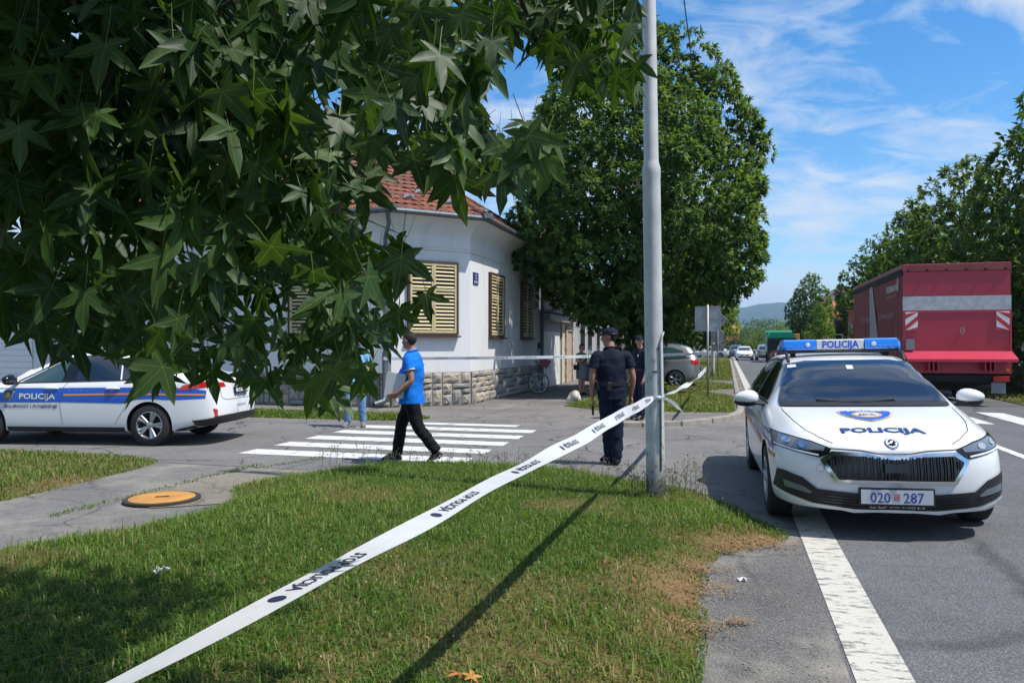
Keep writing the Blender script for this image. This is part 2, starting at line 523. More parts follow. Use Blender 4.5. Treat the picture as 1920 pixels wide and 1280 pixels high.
# one ground sheet out to the horizon
g = sheet('ground', rect(-9000, 9000, -4000, 9000), -0.07, 'far_ground')
roadz = lambda t, s: gz(t)
def strips(name, ts, s0, s1, dz, material, parent=None):
    """road-long strip following the crown"""
    vs = []; fs = []
    for t in ts: vs += [(t, s0, gz(t) + dz), (t, s1, gz(t) + dz)]
    for i in range(len(ts) - 1): fs.append((2 * i, 2 * i + 2, 2 * i + 3, 2 * i + 1))
    me = mesh_of(name, vs, fs, MATS[material])
    o = bpy.data.objects.new(name, me); link(o, parent)
    if parent is None: o.matrix_world = ROADM; tag(o, kind='structure')
    return o
main_road = strips('main_road', [-0.15, 0, 1.5, 3.1, 4.8, 6.75], -40, 420, 0.0, 'asphalt_main')
side_street = sheet('side_street', [(-70, 1.6), (-5.7, 1.6), (-5.0, 0.6), (-0.15, 0.6), (-0.15, 8.1), (-1.2, 8.1), (-2.6, 7.3), (-70, 7.1)], 0.0, 'asphalt_side')
shoulder = sheet('road_shoulder', rect(-2.2, -0.15, -40, 0.6), 0.0, 'asphalt_shoulder')
pavement = sheet('pavement', [(-70, 7.1), (-2.6, 7.3), (-1.2, 8.1), (-0.15, 8.1), (-0.15, 130), (-7.25, 130), (-7.25, 12.4), (-8.85, 10.75), (-70, 10.75)], 0.0, 'asphalt_pavement')
footpath = sheet('footpath', [(-8.4, -30), (-5.0, -30), (-5.0, 0.6), (-5.7, 1.6), (-8.6, 1.6)], -0.004, 'asphalt_path')
apron = sheet('manhole_apron', [(-6.62, -0.55), (-6.0, -0.85), (-5.35, -0.4), (-5.2, 0.7), (-5.5, 1.5), (-6.25, 1.55), (-6.66, 0.8)], 0.004, 'concrete_apron')
far_pavement = sheet('pavement', rect(9.2, 10.9, -40, 200), -0.01, 'asphalt_pavement')

# painted markings are part of the road they lie on
strips('edge_line', [-0.13, 0.0, 0.13], -40, 1.25, 0.004, 'paint_edge', main_road)
strips('edge_line', [-0.12, 0.0, 0.13], 13.2, 200, 0.004, 'paint_edge', main_road)
for s0 in (3.4, 17.0, 26, 35, 44, 53, 62, 71, 80, 90, 100, 110):
    tc_ = 3.1 if s0 < 40 else 2.72
    strips('centre_line', [tc_ - .06, tc_, tc_ + .07], s0, s0 + (3.0 if s0 > 10 else 2.9), 0.004, 'paint_dash', main_road)
for tc_ in (0.75, 1.8, 2.85, 3.95, 5.02, 6.1):
    strips('zebra_stripe', [tc_ - 0.28, tc_, tc_ + 0.28], 9.7, 12.8, 0.004, 'paint_zebra', main_road)
for k in range(5):
    s0 = 2.62 + 0.905 * k
    sheet('zebra_stripe', [(-7.5, s0), (-4.05, s0), (-4.08, s0 + 0.47), (-7.5, s0 + 0.47)], 0.004, 'paint_zebra', side_street)
sheet('zebra_stripe', [(-7.1, 2.62 + 0.905 * 5), (-4.6, 2.62 + 0.905 * 5), (-4.6, 7.5), (-7.1, 7.5)], 0.004, 'paint_zebra', side_street)

# kerb stones round the corner and along the verge
kerb_me = {}
def kerb_stone(L, k):
    key = (round(L, 2), k)
    if key not in kerb_me:
        b = MB(); r = random.Random(k)
        b.box((0, 0, 0.0), (0.15, L, 0.2), bevel=0.014)
        b.v = [(v[0] + r.uniform(-.006, .006), v[1], v[2] + r.uniform(-.008, .008)) for v in b.v]
        kerb_me[key] = mesh_of('kerb_stone', b.v, b.f, MATS['kerb_concrete'])
    return kerb_me[key]
kerb_path = [(-3.0, 7.55), (-2.3, 7.85), (-1.6, 8.25), (-1.05, 8.95), (-0.68, 9.75), (-0.48, 10.6), (-0.42, 11.5)]
s_ = 12.3
while s_ < 52: kerb_path.append((-0.40, s_)); s_ += 0.92
for i in range(len(kerb_path) - 1):
    a, b_ = kerb_path[i], kerb_path[i + 1]
    L = math.hypot(b_[0] - a[0], b_[1] - a[1]) - 0.015
    o = inst('kerb_stone', kerb_stone(L, i % 4), pavement)
    o.location = ((a[0] + b_[0]) / 2, (a[1] + b_[1]) / 2, 0.0 + random.uniform(-.008, .008))
    o.rotation_euler = (random.uniform(-.01, .01), 0, math.atan2(-(b_[0] - a[0]), b_[1] - a[1]) + random.uniform(-.01, .01))
    if a[1] > 11: o.location.z -= 0.055
kb = MB(); kb.box((-0.40, 52 + 65, -0.055), (0.15, 130, 0.2))
tag(kb.build('kerb_run', MATS['kerb_concrete'], pavement), kind='stuff')

# ------------------------------------------------------------------ turf
def in_poly(P, poly):
    x, y = P[:, 0], P[:, 1]; c = np.zeros(len(P), bool); n = len(poly); j = n - 1
    for i in range(n):
        xi, yi = poly[i]; xj, yj = poly[j]
        if yi != yj:
            c ^= ((yi > y) != (yj > y)) & (x < (xj - xi) * (y - yi) / (yj - yi) + xi)
        j = i
    return c
def edge_dist(P, poly):
    d = np.full(len(P), 1e9)
    for i in range(len(poly)):
        a = np.array(poly[i]); b = np.array(poly[(i + 1) % len(poly)]); ab = b - a
        t = np.clip(((P - a) @ ab) / max(ab @ ab, 1e-12), 0, 1)
        d = np.minimum(d, np.linalg.norm(P - (a + t[:, None] * ab), axis=1))
    return d
def smooth_closed(poly, it=2):
    for _ in range(it):
        q = []
        for i in range(len(poly)):
            a = poly[i]; b = poly[(i + 1) % len(poly)]
            q += [(0.75 * a[0] + 0.25 * b[0], 0.75 * a[1] + 0.25 * b[1]), (0.25 * a[0] + 0.75 * b[0], 0.25 * a[1] + 0.75 * b[1])]
        poly = q
    return poly
def vnoise(P, scale, seed=0):
    """smooth value noise on 2D points, 0..1"""
    r = np.random.default_rng(seed); T = r.random((64, 64))
    q = P * scale; i = np.floor(q).astype(int); f = q - i; f = f * f * (3 - 2 * f)
    g = lambda a, b: T[(i[:, 0] + a) % 64, (i[:, 1] + b) % 64]
    return (g(0, 0) * (1 - f[:, 0]) + g(1, 0) * f[:, 0]) * (1 - f[:, 1]) + (g(0, 1) * (1 - f[:, 0]) + g(1, 1) * f[:, 0]) * f[:, 1]
def fnoise(P, scale, seed=0):
    return 0.55 * vnoise(P, scale, seed) + 0.3 * vnoise(P, scale * 2.3, seed + 1) + 0.15 * vnoise(P, scale * 5.1, seed + 2)

# near lawn: outline on the ground, in road coordinates
lawn_px = [(1330, 1210), (1322, 1120), (1335, 1045), (1400, 1030), (1465, 1022), (1488, 1006), (1440, 985), (1385, 955), (1335, 930),
           (1270, 915), (1200, 903), (1120, 889), (1050, 880), (960, 873), (860, 868), (740, 868), (650, 876), (596, 885), (545, 896),
           (470, 904), (425, 918), (440, 935), (375, 962), (255, 990), (165, 1003), (80, 1018), (0, 1035)]
lawn_poly = [tuple(RL(*px(u, v))[:2]) for u, v in lawn_px]
lawn_poly += [(-6.05, -3.0), (-6.1, -14), (-0.95, -14), (-0.9, -6), (-0.85, -3.9)]
lawn_poly = smooth_closed(lawn_poly, 2)
left_poly = smooth_closed([(-34, -14), (-7.65, -14), (-7.6, -4), (-7.62, -1.2), (-7.75, 0.4), (-7.9, 1.5), (-8.4, 2.0), (-11, 1.95), (-34, 1.7)], 2)
strip_poly = smooth_closed([(-40, 7.35), (-8.5, 7.45), (-6.95, 7.75), (-6.75, 8.5), (-7.6, 8.9), (-10, 9.0), (-40, 9.0)], 2)
verge_polys = [smooth_closed([(-4.7, 11.35), (-0.62, 11.35), (-0.52, 12.4), (-0.52, 19.2), (-4.3, 19.2), (-4.75, 15)], 1),
               smooth_closed([(-4.2, 20.3), (-0.52, 20.3), (-0.52, 26.5), (-4.2, 26.5)], 1),
               [(-4.1, 28.6), (-0.5, 28.6), (-0.5, 125), (-4.1, 125)]]
right_poly = [(6.85, -30), (9.15, -30), (9.15, 150), (6.85, 150)]
far_right_poly = [(10.95, -30), (40, -30), (40, 150), (10.95, 150)]
dry_spots = [(px(1420, 1022), 0.38, 1.0), (px(1350, 1030), 0.3, 0.8), (px(1262, 1108), 0.55, 0.95), (px(1315, 1060), 0.3, 0.8), (px(1235, 1180), 0.4, 0.7),
             (px(205, 990), 0.35, 0.8), (px(500, 925), 0.3, 0.35), (px(900, 1200), 0.5, 0.3), (px(1020, 1130), 0.45, 0.4), (px(760, 1090), 0.5, 0.35),
             (px(150, 910), 0.6, 0.5)]
dry_spots = [(RL(*p)[:2], r, a) for p, r, a in dry_spots]
def dry_of(P):
    d = np.clip((fnoise(P, 1.1, 11) - 0.62) * 3.5, 0, 0.4)
    for c, r, a in dry_spots:
        q = np.linalg.norm(P - np.array(c), axis=1) / r
        d = np.maximum(d, a * np.clip(1.25 - q + 0.5 * (fnoise(P, 5.0, 5) - 0.5), 0, 1))
    return np.clip(d, 0, 1)
def turf_height(P, poly, h):
    d = np.clip(edge_dist(P, poly) / 0.55, 0, 1); d = d * d * (3 - 2 * d)
    return 0.007 + h * d + 0.025 * d * (fnoise(P, 1.3, 3) - 0.5)
def turf(name, poly, h=0.05, cell=0.3, dry_add=0.0):
    vs, fs = cut_grid(poly, [tuple(range(len(poly)))], cell)
    P = np.array(vs)
    z = turf_height(P, poly, h); z[edge_dist(P, poly) < 0.02] = -0.01
    me = mesh_of(name, np.c_[P, z], fs, MATS['turf_soil'], smooth=True)
    bm = bmesh.new(); bm.from_mesh(me)
    bmesh.ops.triangulate(bm, faces=[f for f in bm.faces if len(f.verts) > 4])
    for f in bm.faces:
        f.normal_update()
        if f.normal.z < 0: f.normal_flip()
    bm.to_mesh(me); bm.free()
    P = np.array([(v.co.x, v.co.y) for v in me.vertices])
    a = me.attributes.new('dry', 'FLOAT', 'POINT'); a.data.foreach_set('value', np.clip(dry_of(P) + dry_add, 0, 1).astype(np.float32))
    o = bpy.data.objects.new(name, me); COL.objects.link(o); o.matrix_world = ROADM
    tag(o, kind='structure')
    return o
turf('lawn', lawn_poly, 0.075, 0.2)
turf('lawn', left_poly, 0.04, 0.5, 0.15)
turf('grass_strip', strip_poly, 0.04, 0.6)
for p_ in verge_polys: turf('verge', p_, 0.05, 0.6, 0.12)
turf('verge', right_poly, 0.04, 2.0, 0.2)
turf('verge', far_right_poly, 0.04, 6.0, 0.0)

# grass blades: nobody could count them
GREENS = np.array([[0.042, 0.088, 0.012], [0.066, 0.125, 0.017], [0.100, 0.165, 0.024], [0.140, 0.195, 0.036], [0.175, 0.215, 0.055]])
STRAW = np.array([0.26, 0.20, 0.095])
leaf_mat('grass_blade', transl=0.30, rough=0.55, spec=0.25)
def blades(poly, n_try, box, hmean, wmean, dens=None, h0=0.05, seed=1, straw=0.07, dry_add=0.0, lean_m=0.85):
    r = np.random.default_rng(seed)
    P = np.c_[r.uniform(box[0], box[1], n_try), r.uniform(box[2], box[3], n_try)]
    P = P[in_poly(P, poly)]
    if dens is not None: P = P[r.random(len(P)) < dens(P)]
    dry = np.clip(dry_of(P) + dry_add, 0, 1)
    P = P[r.random(len(P)) > dry * 0.80]
    dry = np.clip(dry_of(P) + dry_add, 0, 1)
    n = len(P); z = turf_height(P, poly, h0)
    patch = fnoise(P, 0.9, 21); clump = fnoise(P, 4.5, 31)
    ed = edge_dist(P, poly)
    h = hmean * (0.45 + 1.1 * patch) * r.lognormal(0, 0.35, n) * (1 - 0.45 * dry) * np.clip(0.55 + ed * 1.5, 0.5, 1)
    w = wmean * r.uniform(0.6, 1.5, n)
    az = r.uniform(0, 2 * np.pi, n); lean = np.abs(r.normal(lean_m, 0.5, n)) * h
    dx, dy = np.cos(az), np.sin(az); ax, ay = -dy, dx
    c = np.clip(patch * 2.6 - 0.3 + r.normal(0, 0.9, n) + 1.0 * clump, 0, 3.999)
    i = c.astype(int); f = (c - i)[:, None]
    col = GREENS[i] * (1 - f) + GREENS[i + 1] * f
    st = (r.random(n) < straw + 0.75 * dry)[:, None]
    col = np.where(st, STRAW * r.uniform(0.55, 1.15, (n, 1)), col * 1.14) * r.uniform(0.7, 1.32, (n, 1))
    V = np.zeros((n, 5, 3))
    V[:, 0] = np.c_[P[:, 0] - ax * w / 2, P[:, 1] - ay * w / 2, z - 0.01]
    V[:, 1] = np.c_[P[:, 0] + ax * w / 2, P[:, 1] + ay * w / 2, z - 0.01]
    mx, my, mz = P[:, 0] + dx * lean * 0.35, P[:, 1] + dy * lean * 0.35, z + h * 0.62
    V[:, 2] = np.c_[mx - ax * w * 0.4, my - ay * w * 0.4, mz]
    V[:, 3] = np.c_[mx + ax * w * 0.4, my + ay * w * 0.4, mz]
    V[:, 4] = np.c_[P[:, 0] + dx * lean, P[:, 1] + dy * lean, z + h * (1 - 0.25 * np.clip(lean / (h + 1e-6), 0, 1.5))]
    k = np.arange(n)[:, None] * 5
    F = np.concatenate([k + np.array([[0, 1, 3]]), k + np.array([[0, 3, 2]]), k + np.array([[2, 3, 4]])])
    C = np.repeat(np.c_[col, np.ones(n)], 5, axis=0)
    return V.reshape(-1, 3), F, C
def grass_obj(name, chunks, label):
    V = []; F = []; C = []; k = 0
    for v, f, c in chunks: V.append(v); F.append(f + k); C.append(c); k += len(v)
    me = big_mesh(name, np.concatenate(V), np.concatenate(F), MATS['grass_blade'], {'Col': ('FLOAT_COLOR', np.concatenate(C))})
    o = bpy.data.objects.new(name, me); COL.objects.link(o); o.matrix_world = ROADM
    tag(o, label, 'grass', kind='stuff')
    return o
camL = RL(0, 0)
def near_dens(P):
    d = np.hypot(P[:, 0] - camL.x, P[:, 1] - camL.y)
    return np.clip((4.2 / np.maximum(d, 3.0)) ** 1.6, 0, 1)
def view_only(P):
    """only the lawn in front of the camera needs blades of this density"""
    wx = E0.x + P[:, 0] * NV.x + P[:, 1] * DV.x; wy = E0.y + P[:, 0] * NV.y + P[:, 1] * DV.y
    return ((wy > 2.6) & (np.abs(wx) < wy * 0.82 + 0.6)).astype(float)
ch = [blades(lawn_poly, 330000, (-8, 0.6, -5.2, 3.2), 0.052, 0.0055, lambda P: near_dens(P) * view_only(P), 0.075, 1)]
ch.append(blades(lawn_poly, 20000, (-8, 0.6, -5.2, 3.2), 0.085, 0.006, lambda P: near_dens(P) * view_only(P) * (fnoise(P, 2.2, 77) > 0.52), 0.075, 5, 0.05))
ch.append(blades(lawn_poly, 120000, (-8, 0.6, -5.2, 3.2), 0.026, 0.013, lambda P: near_dens(P) * view_only(P) * np.clip(fnoise(P, 1.6, 91) * 1.6 - .2, 0, 1), 0.075, 8, 0.02, 0.0, 1.6))
ch.append(blades(lawn_poly, 14000, (-8, 0.6, -14, -3.0), 0.06, 0.011, lambda P: 1 - view_only(P), 0.075, 2))
grass_obj('grass', ch, 'mown green grass of the near lawn under the police tape')
grass_obj('grass', [blades(left_poly, 60000, (-16, -7, -4, 2.2), 0.045, 0.010, None, 0.04, 3, 0.22, 0.1)], 'yellowing grass left of the asphalt footpath')
grass_obj('grass', [blades(strip_poly, 26000, (-14, -6, 7.2, 9.1), 0.06, 0.014, None, 0.04, 4, 0.1)], 'narrow grass strip in front of the white corner house')
ch = []
for k, (p_, nn) in enumerate(zip(verge_polys, (30000, 14000, 24000))):
    ts = [q[0] for q in p_]; ss = [q[1] for q in p_]
    ch.append(blades(p_, nn, (min(ts), max(ts), min(ss), min(max(ss), 75)), 0.055, 0.02 + 0.012 * k, None, 0.05, 40 + k, 0.2, 0.1))
grass_obj('grass', ch, 'short dry-tipped grass of the verge behind the traffic sign posts')
grass_obj('grass', [blades(right_poly, 16000, (6.8, 9.2, 4, 60), 0.07, 0.035, None, 0.04, 50, 0.25, 0.1)], 'rough grass along the far right kerb beside the red truck')
# tall dry weeds round the foot of the lamp post and along the lawn's far edge
def weeds(name, spots, label, seed):
    r = random.Random(seed); b = MB()
    for (t, s, n, spread, h) in spots:
        for _ in range(n):
            x = t + r.gauss(0, spread); y = s + r.gauss(0, spread * 0.6); hh = h * r.uniform(0.5, 1.2)
            lx, ly = r.gauss(0, 0.12) * hh, r.gauss(0, 0.12) * hh
            top = Vector((x + lx, y + ly, 0.05 + hh))
            b.tube([(x, y, 0.02), (x + lx * 0.4, y + ly * 0.4, 0.05 + hh * 0.55), top], [0.0022, 0.0018, 0.001], 4)
            for q in range(r.randint(2, 5)):
                f = r.uniform(0.5, 1.0); c = Vector((x + lx * f, y + ly * f, 0.05 + hh * f))
                e = c + Vector((r.uniform(-.05, .05), r.uniform(-.05, .05), r.uniform(0.02, 0.07)))
                b.tube([c, e], [0.0015, 0.001], 3)
                vs, fs = ball_geo(e, (0.006, 0.006, 0.009), 4); b.add(vs, fs)
    o = b.build(name, mat('weed', (0.11, 0.12, 0.06), 0.9), None, M=ROADM)
    tag(o, label, 'weeds', kind='stuff')
pl = RL(1.40, 7.5)
weeds('tall_weeds', [(pl.x, pl.y, 26, 0.16, 0.26), (pl.x + 0.35, pl.y + 0.15, 26, 0.16, 0.34), (pl.x - 0.15, pl.y + 0.05, 10, 0.12, 0.2)], 'tall dry weeds at the foot of the grey lamp post', 3)
wp = []
for u in range(610, 1200, 14):
    q = RL(*px(u, 872 + max(0, (u - 900)) * 0.10 + random.uniform(0, 6))); wp.append((q.x, q.y - 0.1, 2, 0.07, 0.16 if u > 720 else 0.22))
weeds('tall_weeds', wp, 'thin seed stalks along the far edge of the lawn by the zebra crossing', 4)
# weeds growing in the joints of the path and the pavement
grass_line = [(-6.62, -1.4, -6.6, 1.8), (-6.45, 1.5, -6.1, 2.6)]
ch = []
for k, (t0, s0, t1, s1) in enumerate(grass_line):
    n_ = 24; pts = []
    for i in range(n_ + 1): f = i / n_; pts.append((t0 + (t1 - t0) * f - 0.03 - 0.05 * random.random(), s0 + (s1 - s0) * f))
    for i in range(n_, -1, -1): f = i / n_; pts.append((t0 + (t1 - t0) * f + 0.03 + 0.07 * random.random(), s0 + (s1 - s0) * f))
    ch.append(blades(pts, 9000, (-7, -5.8, -2, 3), 0.035, 0.007, None, 0.0, 60 + k, 0.1))
grass_obj('grass', ch, 'thin line of grass growing in the joint beside the yellow manhole cover')
# ================================================================== BUILDINGS
def plaster_mat(name, color, dirt=(0.42, 0.40, 0.36), bump=(55, 0.5, 0.01)):
    m = bpy.data.materials.new(name); m.use_nodes = True
    n, l = nodes_of(m); b = n['Principled BSDF']
    tc = n.new('ShaderNodeTexCoord')
    mp = n.new('ShaderNodeMapping'); mp.inputs['Scale'].default_value = (1.3, 1.3, 0.28); l.new(tc.outputs['Object'], mp.inputs[0])
    t = n.new('ShaderNodeTexNoise'); t.inputs['Scale'].default_value = 1.6; t.inputs['Detail'].default_value = 8; t.inputs['Roughness'].default_value = 0.65
    l.new(mp.outputs[0], t.inputs['Vector'])
    r = n.new('ShaderNodeMapRange'); r.inputs['From Min'].default_value = 0.5; r.inputs['From Max'].default_value = 0.8
    r.inputs['To Max'].default_value = 0.45; l.new(t.outputs['Fac'], r.inputs['Value'])
    mx = n.new('ShaderNodeMixRGB'); mx.inputs[1].default_value = (*color, 1); mx.inputs[2].default_value = (*dirt, 1)
    l.new(r.outputs[0], mx.inputs[0]); l.new(mx.outputs[0], b.inputs['Base Color'])
    b.inputs['Roughness'].default_value = 0.92; b.inputs['Specular IOR Level'].default_value = 0.15
    bn = n.new('ShaderNodeTexNoise'); bn.inputs['Scale'].default_value = bump[0]; bn.inputs['Detail'].default_value = 6
    l.new(tc.outputs['Object'], bn.inputs['Vector'])
    bp = n.new('ShaderNodeBump'); bp.inputs['Strength'].default_value = bump[1]; bp.inputs['Distance'].default_value = bump[2]
    l.new(bn.outputs['Fac'], bp.inputs['Height']); l.new(bp.outputs[0], b.inputs['Normal'])
    MATS[name] = m
    return m
plaster_mat('plaster_white', (0.69, 0.69, 0.70), bump=(45, 0.9, 0.012))
plaster_mat('plaster_mauve', (0.20, 0.155, 0.165))
plaster_mat('plaster_grey', (0.38, 0.38, 0.37))
plaster_mat('plaster_cream', (0.55, 0.49, 0.38))
def tile_mat(name, cols):
    m = bpy.data.materials.new(name); m.use_nodes = True
    n, l = nodes_of(m); b = n['Principled BSDF']
    ge = n.new('ShaderNodeNewGeometry')
    v = n.new('ShaderNodeTexVoronoi'); v.inputs['Scale'].default_value = 3.2; l.new(ge.outputs['Position'], v.inputs['Vector'])
    sp = n.new('ShaderNodeSeparateColor'); l.new(v.outputs['Color'], sp.inputs[0])
    r = n.new('ShaderNodeValToRGB')
    while len(r.color_ramp.elements) < len(cols): r.color_ramp.elements.new(0.5)
    for i, c in enumerate(cols):
        r.color_ramp.elements[i].position = i / (len(cols) - 1); r.color_ramp.elements[i].color = (*c, 1)
    l.new(sp.outputs[0], r.inputs[0])
    t = n.new('ShaderNodeTexNoise'); t.inputs['Scale'].default_value = 9; t.inputs['Detail'].default_value = 8; t.inputs['Roughness'].default_value = 0.7
    l.new(ge.outputs['Position'], t.inputs['Vector'])
    mr = n.new('ShaderNodeMapRange'); mr.inputs['From Min'].default_value = 0.52; mr.inputs['From Max'].default_value = 0.72; mr.inputs['To Max'].default_value = 0.7
    l.new(t.outputs['Fac'], mr.inputs['Value'])
    mx = n.new('ShaderNodeMixRGB'); mx.inputs[2].default_value = (0.085, 0.065, 0.05, 1)
    l.new(mr.outputs[0], mx.inputs[0]); l.new(r.outputs[0], mx.inputs[1]); l.new(mx.outputs[0], b.inputs['Base Color'])
    b.inputs['Roughness'].default_value = 0.85; b.inputs['Specular IOR Level'].default_value = 0.2
    MATS[name] = m
    return m
tile_mat('clay_tile', [(0.125, 0.055, 0.040), (0.185, 0.070, 0.045), (0.235, 0.092, 0.058), (0.16, 0.080, 0.060)])
mat('zinc', (0.12, 0.135, 0.15), 0.5, 0.55, var=0.2, var_scale=6)
mat('zinc_dark', (0.075, 0.08, 0.085), 0.55, 0.4, var=0.25, var_scale=5)
mat('shutter_cream', (0.50, 0.42, 0.235), 0.6, var=0.16, var_scale=8)
mat('frame_brown', (0.055, 0.030, 0.022), 0.6, var=0.2, var_scale=8)
mat('dark_void', (0.012, 0.012, 0.013), 0.9)
mat('stone_light', (0.36, 0.335, 0.295), 0.92, var=0.28, var_scale=7, bump=(22, 0.8, 0.02))
mat('stone_mid', (0.29, 0.275, 0.25), 0.92, var=0.3, var_scale=7, bump=(22, 0.8, 0.02))
mat('stone_warm', (0.42, 0.37, 0.30), 0.92, var=0.25, var_scale=7, bump=(22, 0.8, 0.02))
mat('mortar', (0.075, 0.07, 0.065), 0.95, var=0.2, var_scale=10)
mat('sign_blue', (0.03, 0.045, 0.17), 0.4)
mat('white_paint', (0.72, 0.72, 0.72), 0.5)

HO = Vector((-8.0, 12.0, 0.0))
house = empty('corner_house', ROADM @ Matrix.Translation(HO))
tag(house, 'single-storey white corner house with red tiled roof and cream louvred shutters', 'house')
def hbuild(mb, name, mats, parent=None, smooth=False, sharp=None, origin=HO, root=None):
    mb.v = [(v[0] - origin.x, v[1] - origin.y, v[2] - origin.z) for v in mb.v]
    return mb.build(name, mats, parent if parent is not None else root, smooth, sharp)
A_, B_, C_, D_, F_ = (-19.5, 10.8), (-8.85, 10.8), (-7.3, 12.4), (-7.3, 20.2), (-19.5, 20.2)
foot = [A_, B_, C_, D_, F_]
wall_h = 4.75
mb = MB(); mb.prism(foot, -0.05, wall_h)
hbuild(mb, 'wall', MATS['plaster_white'], root=house)
def edge_frame(a, b):
    a = Vector((a[0], a[1], 0)); b = Vector((b[0], b[1], 0)); e = (b - a); L = e.length; e.normalize()
    n = Vector((e.y, -e.x, 0))
    return a, e, n, L
# moulding line and the sloping cove below the gutter
mb = MB()
for a, b in ((A_, B_), (B_, C_), (C_, D_)):
    o, e, n, L = edge_frame(a, b)
    for (z0, z1, pr) in ((4.03, 4.085, 0.035), (4.085, 4.10, 0.05)):
        q0, q1 = o - e * 0.01, o + e * (L + 0.012)
        vs = [q0, q1, q1 + n * pr, q0 + n * pr]
        mb.add([(v.x, v.y, z0) for v in vs] + [(v.x, v.y, z1) for v in vs], [(3, 2, 1, 0), (4, 5, 6, 7), (0, 1, 5, 4), (1, 2, 6, 5), (2, 3, 7, 6), (3, 0, 4, 7)])
hbuild(mb, 'moulding', MATS['plaster_white'], root=house)
Bp, Cp, Dp, Ap, Fp = (-8.66, 10.35), (-6.85, 12.22), (-6.85, 20.65), (-19.95, 10.35), (-19.95, 20.65)
ZE = 4.93
mb = MB()
inner = [A_, B_, C_, D_, F_]; outer = [Ap, Bp, Cp, Dp, Fp]
for i in range(5):
    j = (i + 1) % 5
    steps = [(0.0, 4.42), (0.18, 4.55), (0.5, 4.72), (0.93, 4.84)]
    for (f0, z0), (f1, z1) in zip(steps, steps[1:]):
        def lp(p, q, f): return (p[0] + (q[0] - p[0]) * f, p[1] + (q[1] - p[1]) * f)
        a0, b0 = lp(inner[i], outer[i], f0), lp(inner[j], outer[j], f0)
        a1, b1 = lp(inner[i], outer[i], f1), lp(inner[j], outer[j], f1)
        mb.quad((*a0, z0), (*b0, z0), (*b1, z1), (*a1, z1))
hbuild(mb, 'cove_cornice', MATS['plaster_white'], root=house, sharp=30)
# roof surfaces under the tiles
R1, R2 = Vector((-12.0, 15.5, 8.25)), Vector((-14.9, 15.5, 8.25))
def V3(p, z): return Vector((p[0], p[1], z))
mb = MB()
b_, c_, d_, a_, f_ = V3(Bp, ZE), V3(Cp, ZE), V3(Dp, ZE), V3(Ap, ZE), V3(Fp, ZE)
mb.add([a_, b_, c_, d_, f_, R1, R2], [(0, 1, 5, 6), (1, 2, 5), (2, 3, 5), (3, 4, 6, 5), (4, 0, 6), (4, 3, 2, 1, 0)])
roof = hbuild(mb, 'roof', MATS['clay_tile'], root=house)
# clay tiles laid one by one
prof = [(-0.118, 0.026), (-0.085, 0.034), (-0.05, 0.008), (0.0, 0.018), (0.05, 0.008), (0.118, 0.026)]
tv = [(x, -0.02, z + 0.028) for x, z in prof] + [(x, 0.37, z) for x, z in prof] + [(x, -0.02, z + 0.006) for x, z in prof]
tf = [(i, i + 1, 7 + i, 6 + i) for i in range(5)] + [(12 + i, 13 + i, i + 1, i) for i in range(5)]
tile_me = mesh_of('tile', tv, tf, MATS['clay_tile'])
tiles = []
def lay_tiles(poly3, e0, e1):
    e = (e1 - e0).normalized()
    nrm = (poly3[1] - poly3[0]).cross(poly3[2] - poly3[0]).normalized()
    if nrm.z < 0: nrm = -nrm
    up = nrm.cross(e)
    if up.z < 0: up = -up; 
    poly2 = [((p - e0).dot(e), (p - e0).dot(up)) for p in poly3]
    mxa = max(p[0] for p in poly2); mna = min(p[0] for p in poly2); mxb = max(p[1] for p in poly2)
    r = 0; b = 0.0
    while b < mxb:
        a = mna + (0.118 if r % 2 else 0.0)
        while a < mxa:
            if in_poly(np.array([[a, b + 0.17]]), poly2)[0]:
                p = e0 + e * a + up * b + nrm * 0.012
                M = Matrix((( e.x, up.x, nrm.x, p.x + random.uniform(-.006, .006)), (e.y, up.y, nrm.y, p.y), (e.z, up.z, nrm.z, p.z + random.uniform(-.004, .006)), (0, 0, 0, 1)))
                M = M @ Matrix.Rotation(random.uniform(-.02, .02), 4, 'Z') @ Matrix.Rotation(random.uniform(-.02, .03), 4, 'X')
                tiles.append(M)
            a += 0.237
        b += 0.345; r += 1
lay_tiles([a_, b_, R1, R2], a_, b_)
lay_tiles([b_, c_, R1], b_, c_)
lay_tiles([c_, d_, R1], c_, d_)
def tile_score(M):
    p = W(*M.translation); u = 960 + 1440 * p.x / p.y
    return p.length + (25 if u < 600 else 0)
tiles.sort(key=tile_score)
for M in tiles[:300]:
    o = inst('tile', tile_me, roof); o.matrix_local = Matrix.Translation(-HO) @ M
mb = MB()
for M in tiles[300:]: mb.add([M @ Vector(v) for v in tv], tf)
tag(hbuild(mb, 'tile_field', MATS['clay_tile'], parent=roof), kind='stuff')
